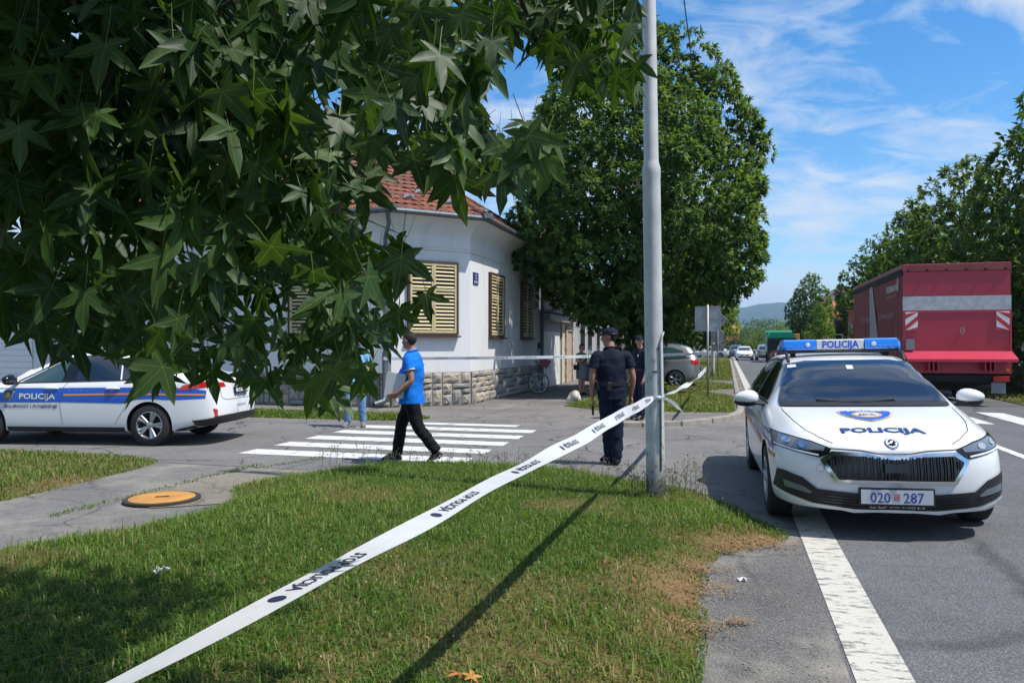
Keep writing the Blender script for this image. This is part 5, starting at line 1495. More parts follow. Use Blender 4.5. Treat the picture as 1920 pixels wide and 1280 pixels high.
Q.text('lettering', 'rear', 'POLICIJA', (0, .755), .085, 'text_blue', .006, True, bold=.001, wide=1.25)
Q.text('web_lettering', 'rear', 'policija.gov.hr', (.0, .60), .06, 'text_blue', .006, True, shear=.1)
Q.mirrors(1.40, .985, 'black_gloss')
Q.wheels(5)
light_bar(Q.root, 2.38, 1.565)
hd = (NV.x, NV.y)
fh = Vector((math.cos(rad(4.5)), -math.sin(rad(4.5)))); fn = Vector((math.sin(rad(4.5)), math.cos(rad(4.5))))
rw = Vector((-5.60, 11.85)); Qx = rw - fh * 3.60 + fn * 0.90
Q.place(Qx.x, Qx.y, fh)

# ---------------------------------------------------------------- silver people carrier beyond the lamp post
mpv = dict(L=4.6, hood=0.95, paint='car_silver', axles=(0.92, 3.70), track=0.80, wr0=0.325, arch=0.365,
    wb=focus['wb'][:-7] + [(3.7, .91), (4.2, .895), (4.42, .85), (4.54, .72), (4.58, .45), (4.6, .05)],
    zb=[(0, .22), (.3, .20), (3.9, .22), (4.3, .28), (4.6, .36)],
    belt=[(0, .70), (.3, .80), (.9, .93), (1.5, .99), (3, 1.02), (4.2, 1.05), (4.5, 1.02), (4.6, .9)],
    zt=[(0, .72), (.05, .77), (.14, .83), (.3, .89), (.6, .97), (.95, 1.06), (1.4, 1.36), (1.8, 1.54), (2.2, 1.61), (2.8, 1.635), (3.6, 1.61), (4.1, 1.55), (4.35, 1.38), (4.5, 1.14), (4.6, .95)],
    wbelt=[(0, .97), (.4, .93), (1.1, .92), (4.2, .93), (4.6, .95)],
    wr=[(0, .85), (.6, .81), (.95, .80), (1.4, .73), (1.8, .68), (3.9, .66), (4.4, .70), (4.6, .8)],
    extra=[.95, 1.05, 1.2, 1.4, 1.6, 1.8, 2.0])
S = Car('parked_car', 'silver people carrier parked across the verge behind the lamp post', mpv)
S.patch('windscreen', 'front', [(-.70, 1.08), (.70, 1.08), (.60, 1.46), (-.60, 1.46)], 'glass_dark', .006, cell=.1)
S.patch('rear_window', 'rear', [(-.6, 1.12), (.6, 1.12), (.54, 1.42), (-.54, 1.42)], 'glass_dark', .006, cell=.1)
for sd, view in ((1, 'right'), (-1, 'left')):
    S.patch('side_window', view, [(1.1, 1.03), (1.6, 1.36), (1.95, 1.48), (2.0, 1.04)], 'glass_teal', .005)
    S.patch('side_window', view, [(2.08, 1.04), (2.05, 1.50), (2.6, 1.53), (3.05, 1.52), (3.10, 1.06)], 'glass_teal', .005)
    S.patch('side_window', view, [(3.18, 1.065), (3.15, 1.515), (3.6, 1.48), (3.95, 1.36), (4.12, 1.12)], 'glass_teal', .005)
    S.line('window_trim', view, [(1.05, 1.01), (2.1, 1.025), (3.1, 1.045), (4.2, 1.10)], .02, 'chrome', .006)
    S.line('door_seam', view, [(2.05, 1.0), (2.05, .4)], .007, 'seam'); S.line('door_seam', view, [(3.14, 1.03), (3.14, .8), (3.2, .6)], .007, 'seam')
    p, nrm = S.hit(view, 2.95, .92)
    mb = MB(); mb.tube([p + nrm * .012 + Vector((0, -.1, 0)), p + nrm * .035, p + nrm * .012 + Vector((0, .1, 0))], [.012, .018, .012], 8); mb.build('door_handle', MATS['car_silver'], S.root)
    S.patch('tail_light', view, [(4.28, .86), (4.24, 1.02), (4.48, 1.06), (4.52, .88)], 'lamp_red', .008, thick=.01)
    S.patch('tail_light', 'rear', [(sd * .82, .86), (sd * .6, .88), (sd * .6, 1.0), (sd * .80, 1.04)], 'lamp_red', .008, thick=.01)
    S.patch('headlight', 'front', [(sd * .84, .86), (sd * .5, .76), (sd * .5, .68), (sd * .84, .75)], 'headlamp', .008)
    mb = MB(); mb.tube([(sd * .56, 1.85, 1.56), (sd * .585, 2.1, 1.635), (sd * .59, 3.4, 1.645), (sd * .57, 3.9, 1.58)], .016, 8); mb.build('roof_rail', MATS['chrome'], S.root)
S.patch('bumper_trim', 'rear', [(-.82, .38), (.82, .38), (.8, .50), (-.8, .50)], 'black_plastic', .006)
S.plate('rear', 0, .72, 'DA', '482', .5, .11)
S.mirrors(1.25, 1.03, 'car_silver')
S.wheels(5)
rear = Vector((7.0, 28.6)); nose = rear - Vector(hd) * 4.55
S.place(nose.x, nose.y, hd)

# ---------------------------------------------------------------- traffic far down the street
def far_car(name, label, base, paint, t, s, facing, extras=None, group='cars far down the street'):
    sp = dict(base); sp['paint'] = paint
    c = Car(name, label, sp, group, fine=False)
    z1 = 1.36 if base is not mpv else 1.48
    c.patch('windscreen', 'front', [(-.70, 1.03), (.70, 1.03), (.58, z1 - .02), (-.58, z1 - .02)], 'glass_dark', .008, cell=.15)
    c.patch('rear_window', 'rear', [(-.58, 1.10), (.58, 1.10), (.52, z1 - .06), (-.52, z1 - .06)], 'glass_dark', .008, cell=.15)
    for sd, view in ((1, 'right'), (-1, 'left')):
        c.patch('side_window', view, [(1.62, 1.03), (2.1, 1.30), (2.4, 1.35), (2.4, 1.03)], 'glass_dark', .006, cell=.2)
        c.patch('side_window', view, [(2.5, 1.03), (2.5, 1.35), (3.1, 1.30), (3.4, 1.12), (3.4, 1.05)], 'glass_dark', .006, cell=.2)
        c.patch('headlight', 'front', [(sd * .84, .80), (sd * .52, .72), (sd * .52, .64), (sd * .84, .70)], 'headlamp', .01, cell=.2)
        c.patch('tail_light', 'rear', [(sd * .80, .84), (sd * .52, .84), (sd * .52, .95), (sd * .80, .97)], 'lamp_red', .01, cell=.2)
    c.patch('grille', 'front', [(-.42, .62), (.42, .62), (.38, .50), (-.38, .50)], 'black_gloss', .01, cell=.2)
    c.patch('lower_intake', 'front', [(-.7, .42), (.7, .42), (.6, .28), (-.6, .28)], 'black_plastic', .01, cell=.2)
    c.patch('bumper_trim', 'rear', [(-.8, .36), (.8, .36), (.8, .48), (-.8, .48)], 'black_plastic', .01, cell=.2)
    for fr, y0 in (('front', .45), ('rear', .66)):
        p, _ = c.hit(fr, 0, y0)
        mb = MB(); mb.box((0, p.y + (-.02 if fr == 'front' else .02), y0), (.52, .03, .12)); mb.build('number_plate', MATS['plate_white'], c.root)
    c.wheels(5, 'plain'); c.mirrors(1.5, 1.0, paint)
    a = W(t, s, gz(t))
    hd_ = {'to_us': (DV.x, DV.y), 'away': (-DV.x, -DV.y), 'across': (NV.x, NV.y), 'across_l': (-NV.x, -NV.y)}[facing]
    c.place(a.x, a.y, hd_, z=gz(t))
    return c
far_car('oncoming_car', 'white saloon driving towards the camera far down the street', focus, 'car_white', 1.0, 77, 'to_us')
far_car('oncoming_car', 'dark grey car behind the kerb side of the white oncoming saloon', mpv, 'car_grey', 0.3, 90, 'to_us')
far_car('crossing_car', 'blue car crossing the street behind the white saloon', focus, 'car_blue', 0.4, 100, 'across_l')
far_car('parked_car', 'white car parked nose out beyond the traffic signs', focus, 'car_white', -5.2, 96, 'across')
bc = far_car('queueing_car', 'black hatchback with grey roof box waiting in the right lane', mpv, 'car_black', 3.95, 62.6, 'away')
vs, fs = ball_geo((.08, 2.9, 1.78), (.36, .75, .19), 16)
mb = MB(); mb.add([(v[0], v[1], max(v[2], 1.70)) for v in vs], fs); mb.build('roof_box', mat('roof_box_grey', (0.20, 0.20, 0.21), 0.4), bc.root, sharp=60)
far_car('queueing_car', 'pale silver car ahead of the green truck', mpv, 'car_silver', 3.0, 80, 'away')
far_car('queueing_car', 'silver estate waiting in front of the black hatchback', mpv, 'car_silver', 7.0, 66, 'away')
# ---------------------------------------------------------------- red curtain-sided truck
mat('truck_red', (0.36, 0.022, 0.048), 0.42, coat=0.15, var=0.10, var_scale=2.5)
mat('truck_red_bright', (0.46, 0.03, 0.065), 0.45, var=0.08, var_scale=3)
mat('curtain_red', (0.235, 0.045, 0.048), 0.65, var=0.12, var_scale=1.5, bump=(3.0, 0.25, 0.05))
mat('band_silver', (0.42, 0.43, 0.45), 0.5, var=0.22, var_scale=7)
mat('chassis_black', (0.013, 0.013, 0.014), 0.8, var=0.3)
mat('curtain_text', (0.38, 0.30, 0.30), 0.6)
mat('marker_red', (0.5, 0.03, 0.04), 0.4)
T = empty('red_truck', ROADM @ Matrix.Translation((4.96, 15.15, 0.045)))
tag(T, 'red curtain-sided lorry with silver band seen from behind in the far lane', 'truck')
def tb(name, m, boxes, parent=None, bevel=0.0, sharp=None):
    mb = MB()
    for c, s in boxes: mb.box(c, s, bevel=bevel)
    return mb.build(name, MATS[m], parent or T, sharp=sharp)
def bx2(x0, x1, y0, y1, z0, z1): return (((x0 + x1) / 2, (y0 + y1) / 2, (z0 + z1) / 2), (x1 - x0, y1 - y0, z1 - z0))
LB = 8.1
tb('load_bed', 'chassis_black', [bx2(-1.2, 1.2, .1, LB, .98, 1.10)])
roof_t = tb('box_roof', 'truck_red', [bx2(-1.25, 1.25, .0, LB, 3.50, 3.63)], bevel=.012)
tb('roof_rail', 'chassis_black', [bx2(-1.262, -1.235, .05, LB, 3.36, 3.52), bx2(1.235, 1.262, .05, LB, 3.36, 3.52)])
tb('bulkhead', 'truck_red', [bx2(-1.24, 1.24, LB - .06, LB, 1.1, 3.5)])
for sd in (-1, 1):
    # curtain with soft vertical folds
    nx = 60; vs = []; fs = []
    for i in range(nx + 1):
        y = .06 + (LB - .12) * i / nx
        for z in (1.02, 1.6, 2.4, 3.37):
            vs.append((sd * (1.235 + .012 * math.sin(i * 1.3) * (1 if z < 3.3 else .2) + .006 * math.sin(i * .37 + z)), y, z))
    for i in range(nx):
        for k in range(3): a = i * 4 + k; fs.append((a, a + 4, a + 5, a + 1))
    mb = MB(); mb.add(vs, fs); cur = mb.build('curtain', MATS['curtain_red'], T, smooth=True)
    def cx_(y, z, o=.006): return (sd * (1.253 + o), y, z)
    mb = MB(); st_ = [(4.3, 3.36), (4.85, 3.36), (4.75, 1.05), (3.0, 1.05)]; mb.add([cx_(*p) for p in st_], [(0, 1, 2, 3)]); mb.build('silver_flash', MATS['band_silver'], cur)
    for tx, y0, z0, size, mt in (('Wir bringen', 5.55, 2.28, .30, 0), ('auf www.reisgel.de', 2.15, 2.28, .30, 0), ('SPEDITION & LOGISTIK', 1.35, 2.83, .13, 0)):
        vs2, fs2 = text_geo(tx, size, .002); mb = MB(); mb.add([cx_(y0 + (x if sd > 0 else -x), z0 + z, .010) for x, z in vs2], fs2); mb.build('lettering', MATS['curtain_text'], cur)
    mb = MB(); vs2, fs2 = text_geo('REDEMANN', .25, .006); mb.add([cx_(1.38 + (x if sd > 0 else -x), 3.0 + z, .010) for x, z in vs2], fs2)
    mb.build('lettering', MATS['reflect_white'], cur); mb = MB()
    flame = [(.62, 2.95), (.52, 3.05), (.50, 3.2), (.56, 3.32), (.60, 3.42), (.61, 3.30), (.585, 3.18), (.60, 3.10), (.655, 3.10), (.67, 3.2), (.66, 3.32), (.72, 3.2), (.72, 3.05)]
    mb.add([cx_(y - .05, z, .010) for y, z in flame], [tuple(range(len(flame)))]); mb.build('logo_flame', MATS['reflect_white'], cur)
# rear end
tb('top_flap', 'curtain_red', [bx2(-1.25, 1.25, -.035, .03, 3.44, 3.615)])
mb = MB()
for k in range(6): mb.lathe([(.03, 0), (.026, .02), (0, .024)], 12, Matrix.Translation((-1.12 + k * .448, -.036, 3.47)) @ Matrix.Rotation(math.pi / 2, 4, 'X'))
mb.build('rivet', MATS['chassis_black'], T)
tb('upper_panel', 'truck_red', [bx2(-1.235, 1.235, -.01, .05, 2.80, 3.43)])
tb('silver_band', 'band_silver', [bx2(-1.245, 1.245, -.025, .05, 2.42, 2.79)])
lp_ = tb('tail_lift', 'truck_red', [bx2(-1.20, 1.20, -.03, .05, 1.36, 2.405)])
tb('lift_frame', 'truck_red_bright', [bx2(-1.245, -1.203, -.05, .05, 1.0, 2.41), bx2(1.203, 1.245, -.05, .05, 1.0, 2.41), bx2(-1.2, 1.2, -.045, .0, 2.36, 2.412)], lp_)
mb = MB()
for (w0, w1, dx, dz) in ((.02, .3, -.12, .1), (.4, .2, .1, -.12), (-.6, .15, .14, .02)): pass
mb.tube([(.13, -.04, 1.80), (.09, -.05, 1.86), (.10, -.05, 1.96), (.15, -.05, 1.98), (.165, -.05, 1.88), (.13, -.04, 1.80)], .012, 6); mb.build('painted_hook', MATS['curtain_text'], lp_)
mb = MB(); mb.add([(-1.245, -.05, 1.37), (1.245, -.05, 1.37), (1.25, -.52, 1.17), (-1.25, -.52, 1.17), (-1.245, -.05, 1.30), (1.245, -.05, 1.30), (1.25, -.52, 1.10), (-1.25, -.52, 1.10)], [(0, 1, 2, 3), (7, 6, 5, 4), (3, 2, 6, 7), (0, 3, 7, 4), (1, 5, 6, 2), (0, 4, 5, 1)])
mb.build('lift_ledge', MATS['truck_red_bright'], T)
tb('rear_beam', 'truck_red', [bx2(-1.22, 1.22, -.12, .05, .80, 1.12)])
for x in (-.72, -.62, -.52, .55, .66, .76): mb = MB(); mb.box((x, -.28, .98), (.03, .3, .22)); mb.build('lift_arm', MATS['truck_red'], T)
tb('underrun_bar', 'chassis_black', [bx2(-1.1, .8, -.02, .1, .58, .76)])
tb('latch_box', 'mid_grey' if 'mid_grey' in MATS else (mat('mid_grey', (0.20, 0.215, 0.23), 0.6) and 'mid_grey'), [bx2(-1.2, -1.0, -.14, -.06, 1.40, 1.68)])
for sd in (-1, 1):
    tb('tail_light', 'lamp_red', [bx2(sd * .98 - .18, sd * .98 + .18, -.16, -.06, .60, .74)], bevel=.01)
    tb('side_reflector', 'lamp_orange', [bx2(sd * 1.13 - .04, sd * 1.13 + .04, -.135, -.12, .86, .93)])
    tb('light_bracket', 'mid_grey', [bx2(sd * .93 - .16, sd * .93 + .16, -.10, -.05, .30, .58)])
    mb = MB(); x0 = sd * 1.05
    mk = tb('marker_board', 'reflect_white', [bx2(x0 - .145, x0 + .145, -.055, -.035, 1.9, 2.38)], lp_)
    mb = MB()
    for k in range(-1, 3):   # slanting red stripes, cut off at the board's edges
        P2 = []; z0 = 1.9 + k * .30
        quad = [(-.145, z0 + (.0 if sd < 0 else .26)), (.145, z0 + (.26 if sd < 0 else .0)), (.145, z0 + .13 + (.26 if sd < 0 else .0)), (-.145, z0 + .13 + (.0 if sd < 0 else .26))]
        q = [(a, min(max(b, 1.9), 2.38)) for a, b in quad]
        mb.add([(x0 + a, -.0585, b) for a, b in q], [(0, 1, 2, 3)])
    mb.build('marker_stripe', MATS['marker_red'], mk)
# chassis, wheels, mudguards, cab
tb('chassis', 'chassis_black', [bx2(-.5, -.36, .2, 10.2, .72, .98), bx2(.36, .5, .2, 10.2, .72, .98), bx2(-1.15, 1.15, 3.6, 5.4, .45, .95), bx2(-.9, .9, .3, .5, .5, .9), bx2(-.6, .3, .5, .9, .35, .75)])
tb('mudguard', 'chassis_black', [bx2(-1.2, -.62, 1.35, 1.40, .35, 1.0), bx2(.62, 1.2, 1.35, 1.40, .35, 1.0)])
for (yc, xs) in ((2.0, (-.95, -.62, .62, .95)), (9.0, (-1.0, 1.0))):
    for x in xs:
        M = Matrix.Translation((x, yc, .47)) @ Matrix.Rotation(math.pi / 2, 4, 'Y')
        mb = MB(); mb.lathe([(.28, -.13), (.44, -.14), (.47, -.09), (.47, .09), (.44, .14), (.28, .13)], 32, M); wh = mb.build('wheel', MATS['rubber'], T, sharp=40)
        mb = MB(); mb.lathe([(.29, -.1), (.2, -.02), (.0, -.02)], 24, M); mb.lathe([(.29, .1), (.2, .02), (.0, .02)], 24, M); mb.build('rim', MATS['mid_grey'], wh, sharp=40)
cabm = MB(); cabm.prism([(8.25, .55), (10.35, .55), (10.45, 1.4), (10.2, 2.6), (9.9, 2.85), (8.25, 2.85)], -1.15, 1.15, axis='X'); cab = cabm.build('cab', MATS['truck_red'], T)
tb('windscreen', 'glass_dark', [bx2(-1.0, 1.0, 10.3, 10.36, 1.55, 2.4)], cab)
for sd in (-1, 1):
    tb('side_glass', 'glass_dark', [bx2(sd * 1.155 - .006, sd * 1.155 + .006, 8.9, 10.0, 1.6, 2.4)], cab)
    mb = MB(); mb.tube([(sd * 1.15, 9.95, 2.75), (sd * 1.35, 10.0, 2.72), (sd * 1.52, 10.0, 2.6)], .018, 6); mb.box((sd * 1.52, 10.0, 2.25), (.22, .12, .56), bevel=.03); mb.box((sd * 1.52, 10.0, 1.80), (.22, .14, .24), bevel=.03); mb.build('mirror', MATS['black_plastic'], cab)

# ---------------------------------------------------------------- green tipper far ahead
G = empty('green_truck', ROADM @ Matrix.Translation((4.0, 65.5, 0.04)))
tag(G, 'green tipper truck with black tailgate queueing far down the street', 'truck')
mat('truck_green', (0.0, 0.20, 0.11), 0.4, coat=.3)
mb = MB(); mb.box((0, 2.6, 1.45), (2.3, 5.0, 1.3)); mb.build('tipper_body', MATS['chassis_black'], G)
mb = MB(); mb.box((0, 0.03, 1.45), (2.4, .14, 1.35)); tg_ = mb.build('tailgate', mat('tailgate_black', (0.018, 0.012, 0.013), .5), G)
mb = MB()
for z in (1.05, 1.35, 1.7, 2.0): mb.box((0, -.06, z), (2.1, .05, .06))
mb.build('rib', MATS['chassis_black'], tg_)
mb = MB(); mb.prism([(5.4, .7), (7.4, .7), (7.5, 1.5), (7.2, 2.5), (6.8, 2.95), (5.6, 3.0), (5.4, 2.8)], -1.2, 1.2, axis='X'); cb = mb.build('cab', MATS['truck_green'], G)
mb = MB(); mb.prism([(-1.2, 2.2), (1.2, 2.2), (1.12, 2.55), (.9, 2.72), (-.9, 2.72), (-1.12, 2.55)], 1.2, 5.2, axis='Y'); mb.build('tarpaulin', mat('tarp_green', (0.0, 0.27, 0.17), .6), G)
mb = MB(); mb.box((-1.22, 3.2, 1.6), (.06, 4.0, 1.3)); mb.box((1.22, 3.2, 1.6), (.06, 4.0, 1.3)); mb.build('side_board', MATS['truck_green'], G)
mb = MB(); mb.box((0, 3.4, .7), (1.0, 6.6, .3)); mb.box((0, .1, .55), (2.2, .12, .16)); mb.build('chassis', MATS['chassis_black'], G)
for sd in (-1, 1):
    mb = MB(); mb.box((sd * .9, -.02, .72), (.3, .1, .14)); mb.build('tail_light', MATS['lamp_red'], G)
for yc in (1.4, 2.7, 6.4):
    for sd in (-1, 1):
        mb = MB(); mb.lathe([(.25, -.15), (.44, -.15), (.48, -.1), (.48, .1), (.44, .15), (.25, .15)], 20, Matrix.Translation((sd * .98, yc, .48)) @ Matrix.Rotation(math.pi / 2, 4, 'Y')); mb.build('wheel', MATS['rubber'], G, sharp=40)
O = empty('orange_lorry', ROADM @ Matrix.Translation((6.2, 88, 0.0)))
tag(O, 'orange lorry body showing right of the green tipper far ahead', 'truck')
mat('lorry_orange', (0.50, 0.22, 0.02), .5)
mb = MB(); mb.box((0, 2.5, 2.0), (2.3, 5, 1.9), bevel=.05); mb.build('skip_body', MATS['lorry_orange'], O)
mb = MB(); mb.prism([(5.2, .7), (7.0, .7), (7.1, 1.5), (6.8, 2.6), (5.2, 2.7)], -1.15, 1.15, axis='X'); mb.build('cab', MATS['lorry_orange'], O)
mb = MB(); mb.box((0, 3.4, .8), (1.0, 6.8, .3)); mb.build('chassis', MATS['chassis_black'], O)
for yc in (1.4, 6.0):
    for sd in (-1, 1):
        mb = MB(); mb.lathe([(.25, -.15), (.44, -.15), (.48, -.1), (.48, .1), (.44, .15), (.25, .15)], 16, Matrix.Translation((sd * .95, yc, .48)) @ Matrix.Rotation(math.pi / 2, 4, 'Y')); mb.build('wheel', MATS['rubber'], O)
# ================================================================== PEOPLE
mat('skin', (0.42, 0.215, 0.145), 0.55, var=0.08, var_scale=9)
mat('skin_tan', (0.33, 0.16, 0.105), 0.55, var=0.08, var_scale=9)
mat('hair_dark', (0.012, 0.010, 0.009), 0.6, bump=(120, 0.8, 0.01))
mat('hair_short', (0.013, 0.010, 0.008), 0.75, bump=(160, 0.8, 0.008))
mat('hair_grey', (0.22, 0.20, 0.18), 0.75, bump=(140, 0.8, 0.008))
def cloth_mat(name, color, rough=0.85, fold=0.5, scale=9.0):
    return mat(name, color, rough, spec=0.2, var=0.12, var_scale=6, bump=(scale, fold, 0.03))
cloth_mat('navy_shirt', (0.010, 0.012, 0.026)); cloth_mat('navy_trousers', (0.012, 0.015, 0.036))
cloth_mat('polo_blue', (0.005, 0.16, 0.62), 0.8); cloth_mat('polo_light', (0.20, 0.44, 0.72), 0.85)
cloth_mat('trousers_black', (0.007, 0.007, 0.010)); cloth_mat('jeans', (0.13, 0.23, 0.38))
cloth_mat('dress_grey', (0.155, 0.155, 0.165)); cloth_mat('dress_dark', (0.11, 0.115, 0.105))
mat('shoe_dark', (0.008, 0.009, 0.014), 0.5); mat('sole_light', (0.32, 0.32, 0.32), 0.7); mat('shoe_grey', (0.16, 0.14, 0.16), 0.7)
mat('trim_light', (0.55, 0.62, 0.72), 0.8); mat('leather_black', (0.010, 0.010, 0.011), 0.45); mat('paper', (0.55, 0.56, 0.58), 0.7)
mat('patch_white', (0.5, 0.52, 0.56), 0.7); mat('shade_glass', (0.006, 0.006, 0.007), 0.1); mat('lip', (0.30, 0.10, 0.08), 0.5)

def fused(name, shells, material, parent, voxel=0.009, smooth=3, noise=0.0):
    """several overlapping closed shells fused into one continuous skin"""
    vs = []; fs = []
    for v, f in shells:
        k = len(vs); vs += [tuple(x) for x in v]; fs += [tuple(i + k for i in q) for q in f]
    me0 = mesh_of(name, vs, fs)
    bm = bmesh.new(); bm.from_mesh(me0); bmesh.ops.recalc_face_normals(bm, faces=bm.faces[:]); bm.to_mesh(me0); bm.free()
    v2 = [v.co[:] for v in me0.vertices]; f2 = [tuple(p.vertices) for p in me0.polygons]; bpy.data.meshes.remove(me0)
    def mods(o):
        r = o.modifiers.new('r', 'REMESH'); r.mode = 'VOXEL'; r.voxel_size = voxel
        if smooth: s = o.modifiers.new('s', 'SMOOTH'); s.iterations = smooth; s.factor = 0.5
    me = shrink_mesh(name, v2, f2, None, mods)
    me.materials.clear(); me.materials.append(MATS[material])
    if noise:
        n = len(me.vertices); co = np.empty(n * 3, np.float32); me.vertices.foreach_get('co', co); co = co.reshape(-1, 3)
        no = np.empty(n * 3, np.float32); me.vertices.foreach_get('normal', no); no = no.reshape(-1, 3)
        q = (vnoise(co[:, [0, 2]] * [1, 1.0] + co[:, [1, 0]] * 0.7, 13, 3) + vnoise(co[:, [1, 2]] + co[:, [0, 1]] * .6, 22, 4) - 1.0)
        co += no * (q * noise)[:, None]; me.vertices.foreach_set('co', co.ravel())
    me.polygons.foreach_set('use_smooth', [True] * len(me.polygons)); me.update()
    o = bpy.data.objects.new(name, me); link(o, parent)
    return o
def lerp(a, b, f): return Vector(a) + (Vector(b) - Vector(a)) * f
def limb(pts, radii, n=14, ref=None):
    """smooth limb through joints with tapering radii"""
    P = []; R = []
    for i in range(len(pts) - 1):
        for k in range(5):
            f = k / 5; P.append(lerp(pts[i], pts[i + 1], f))
            ra, rb = radii[i], radii[i + 1]
            if isinstance(ra, tuple): R.append((ra[0] + (rb[0] - ra[0]) * f, ra[1] + (rb[1] - ra[1]) * f))
            else: R.append(ra + (rb - ra) * f)
    P.append(Vector(pts[-1])); R.append(radii[-1])
    for _ in range(2):
        P = [P[0]] + [(P[i - 1] + P[i] * 2 + P[i + 1]) / 4 for i in range(1, len(P) - 1)] + [P[-1]]
    return tube_geo(P, R, n, True, ref)
def hand_shells(wrist, d, palm_n, curl=0.5, side=1, k=1.0):
    """palm and five fingers. d: direction of the hand, palm_n: where the palm faces"""
    d = Vector(d).normalized(); pn = Vector(palm_n); pn = (pn - d * pn.dot(d)).normalized(); a = d.cross(pn) * side    # a: towards the thumb
    w = Vector(wrist); out = []
    out.append(tube_geo([w - d * .02, w + d * .02, w + d * .055 * k, w + d * .09 * k], [(.024 * k, .019 * k), (.032 * k, .016 * k), (.040 * k, .015 * k), (.038 * k, .013 * k)], 12, True, a))
    for i, (off, ln) in enumerate(((.029, .072), (.010, .082), (-.010, .076), (-.029, .060))):
        b = w + d * .085 * k + a * off * k; P = [b]; dd = d.copy(); p = b.copy()
        for j, fr in enumerate((.45, .32, .23)):
            ang = curl * (0.5 + 0.35 * j); dd = (dd * math.cos(ang * .8) + pn * math.sin(ang * .8)).normalized(); p = p + dd * ln * fr * k; P.append(p.copy())
        out.append(tube_geo(P, [.0105 * k, .0098 * k, .009 * k, .007 * k], 8, True))
    b = w + d * .03 * k + a * .028 * k
    p1 = b + (d * .6 + a * .7 + pn * .2).normalized() * .036 * k; p2 = p1 + (d * .85 + a * .2 + pn * .35).normalized() * .034 * k
    out.append(tube_geo([b, p1, p2], [.0135 * k, .0115 * k, .009 * k], 8, True))
    return out
def head_shells(c, R, k=1.0):
    """skull, jaw, nose, ears, brow, neck joint is left to the torso. R: head rotation; local +y is the face"""
    c = Vector(c); out = []
    def T_(v, f): return [c + R @ (Vector(q) * k) for q in v], f
    out.append(T_(*ball_geo((0, -.008, .028), (.076, .096, .095), 18)))
    out.append(T_(*ball_geo((0, .022, -.035), (.060, .070, .080), 16)))
    out.append(T_(*ball_geo((0, .052, -.085), (.034, .034, .028), 12)))            # chin
    out.append(T_(*tube_geo([(0, .085, .022), (0, .104, -.010), (0, .112, -.026), (0, .088, -.034)], [.010, .013, .016, .012], 10)))   # nose
    out.append(T_(*tube_geo([(-.05, .066, .034), (-.02, .086, .036), (.02, .086, .036), (.05, .066, .034)], [.012, .012, .012, .012], 8)))  # brow
    out.append(T_(*tube_geo([(-.022, .080, -.056), (0, .088, -.055), (.022, .080, -.056)], [.010, .011, .010], 8)))   # mouth
    for sd in (-1, 1):
        out.append(T_(*ball_geo((sd * .078, -.008, -.005), (.011, .020, .032), 10)))
        out.append(T_(*ball_geo((sd * .045, .058, -.025), (.022, .022, .025), 10)))  # cheek
    return out
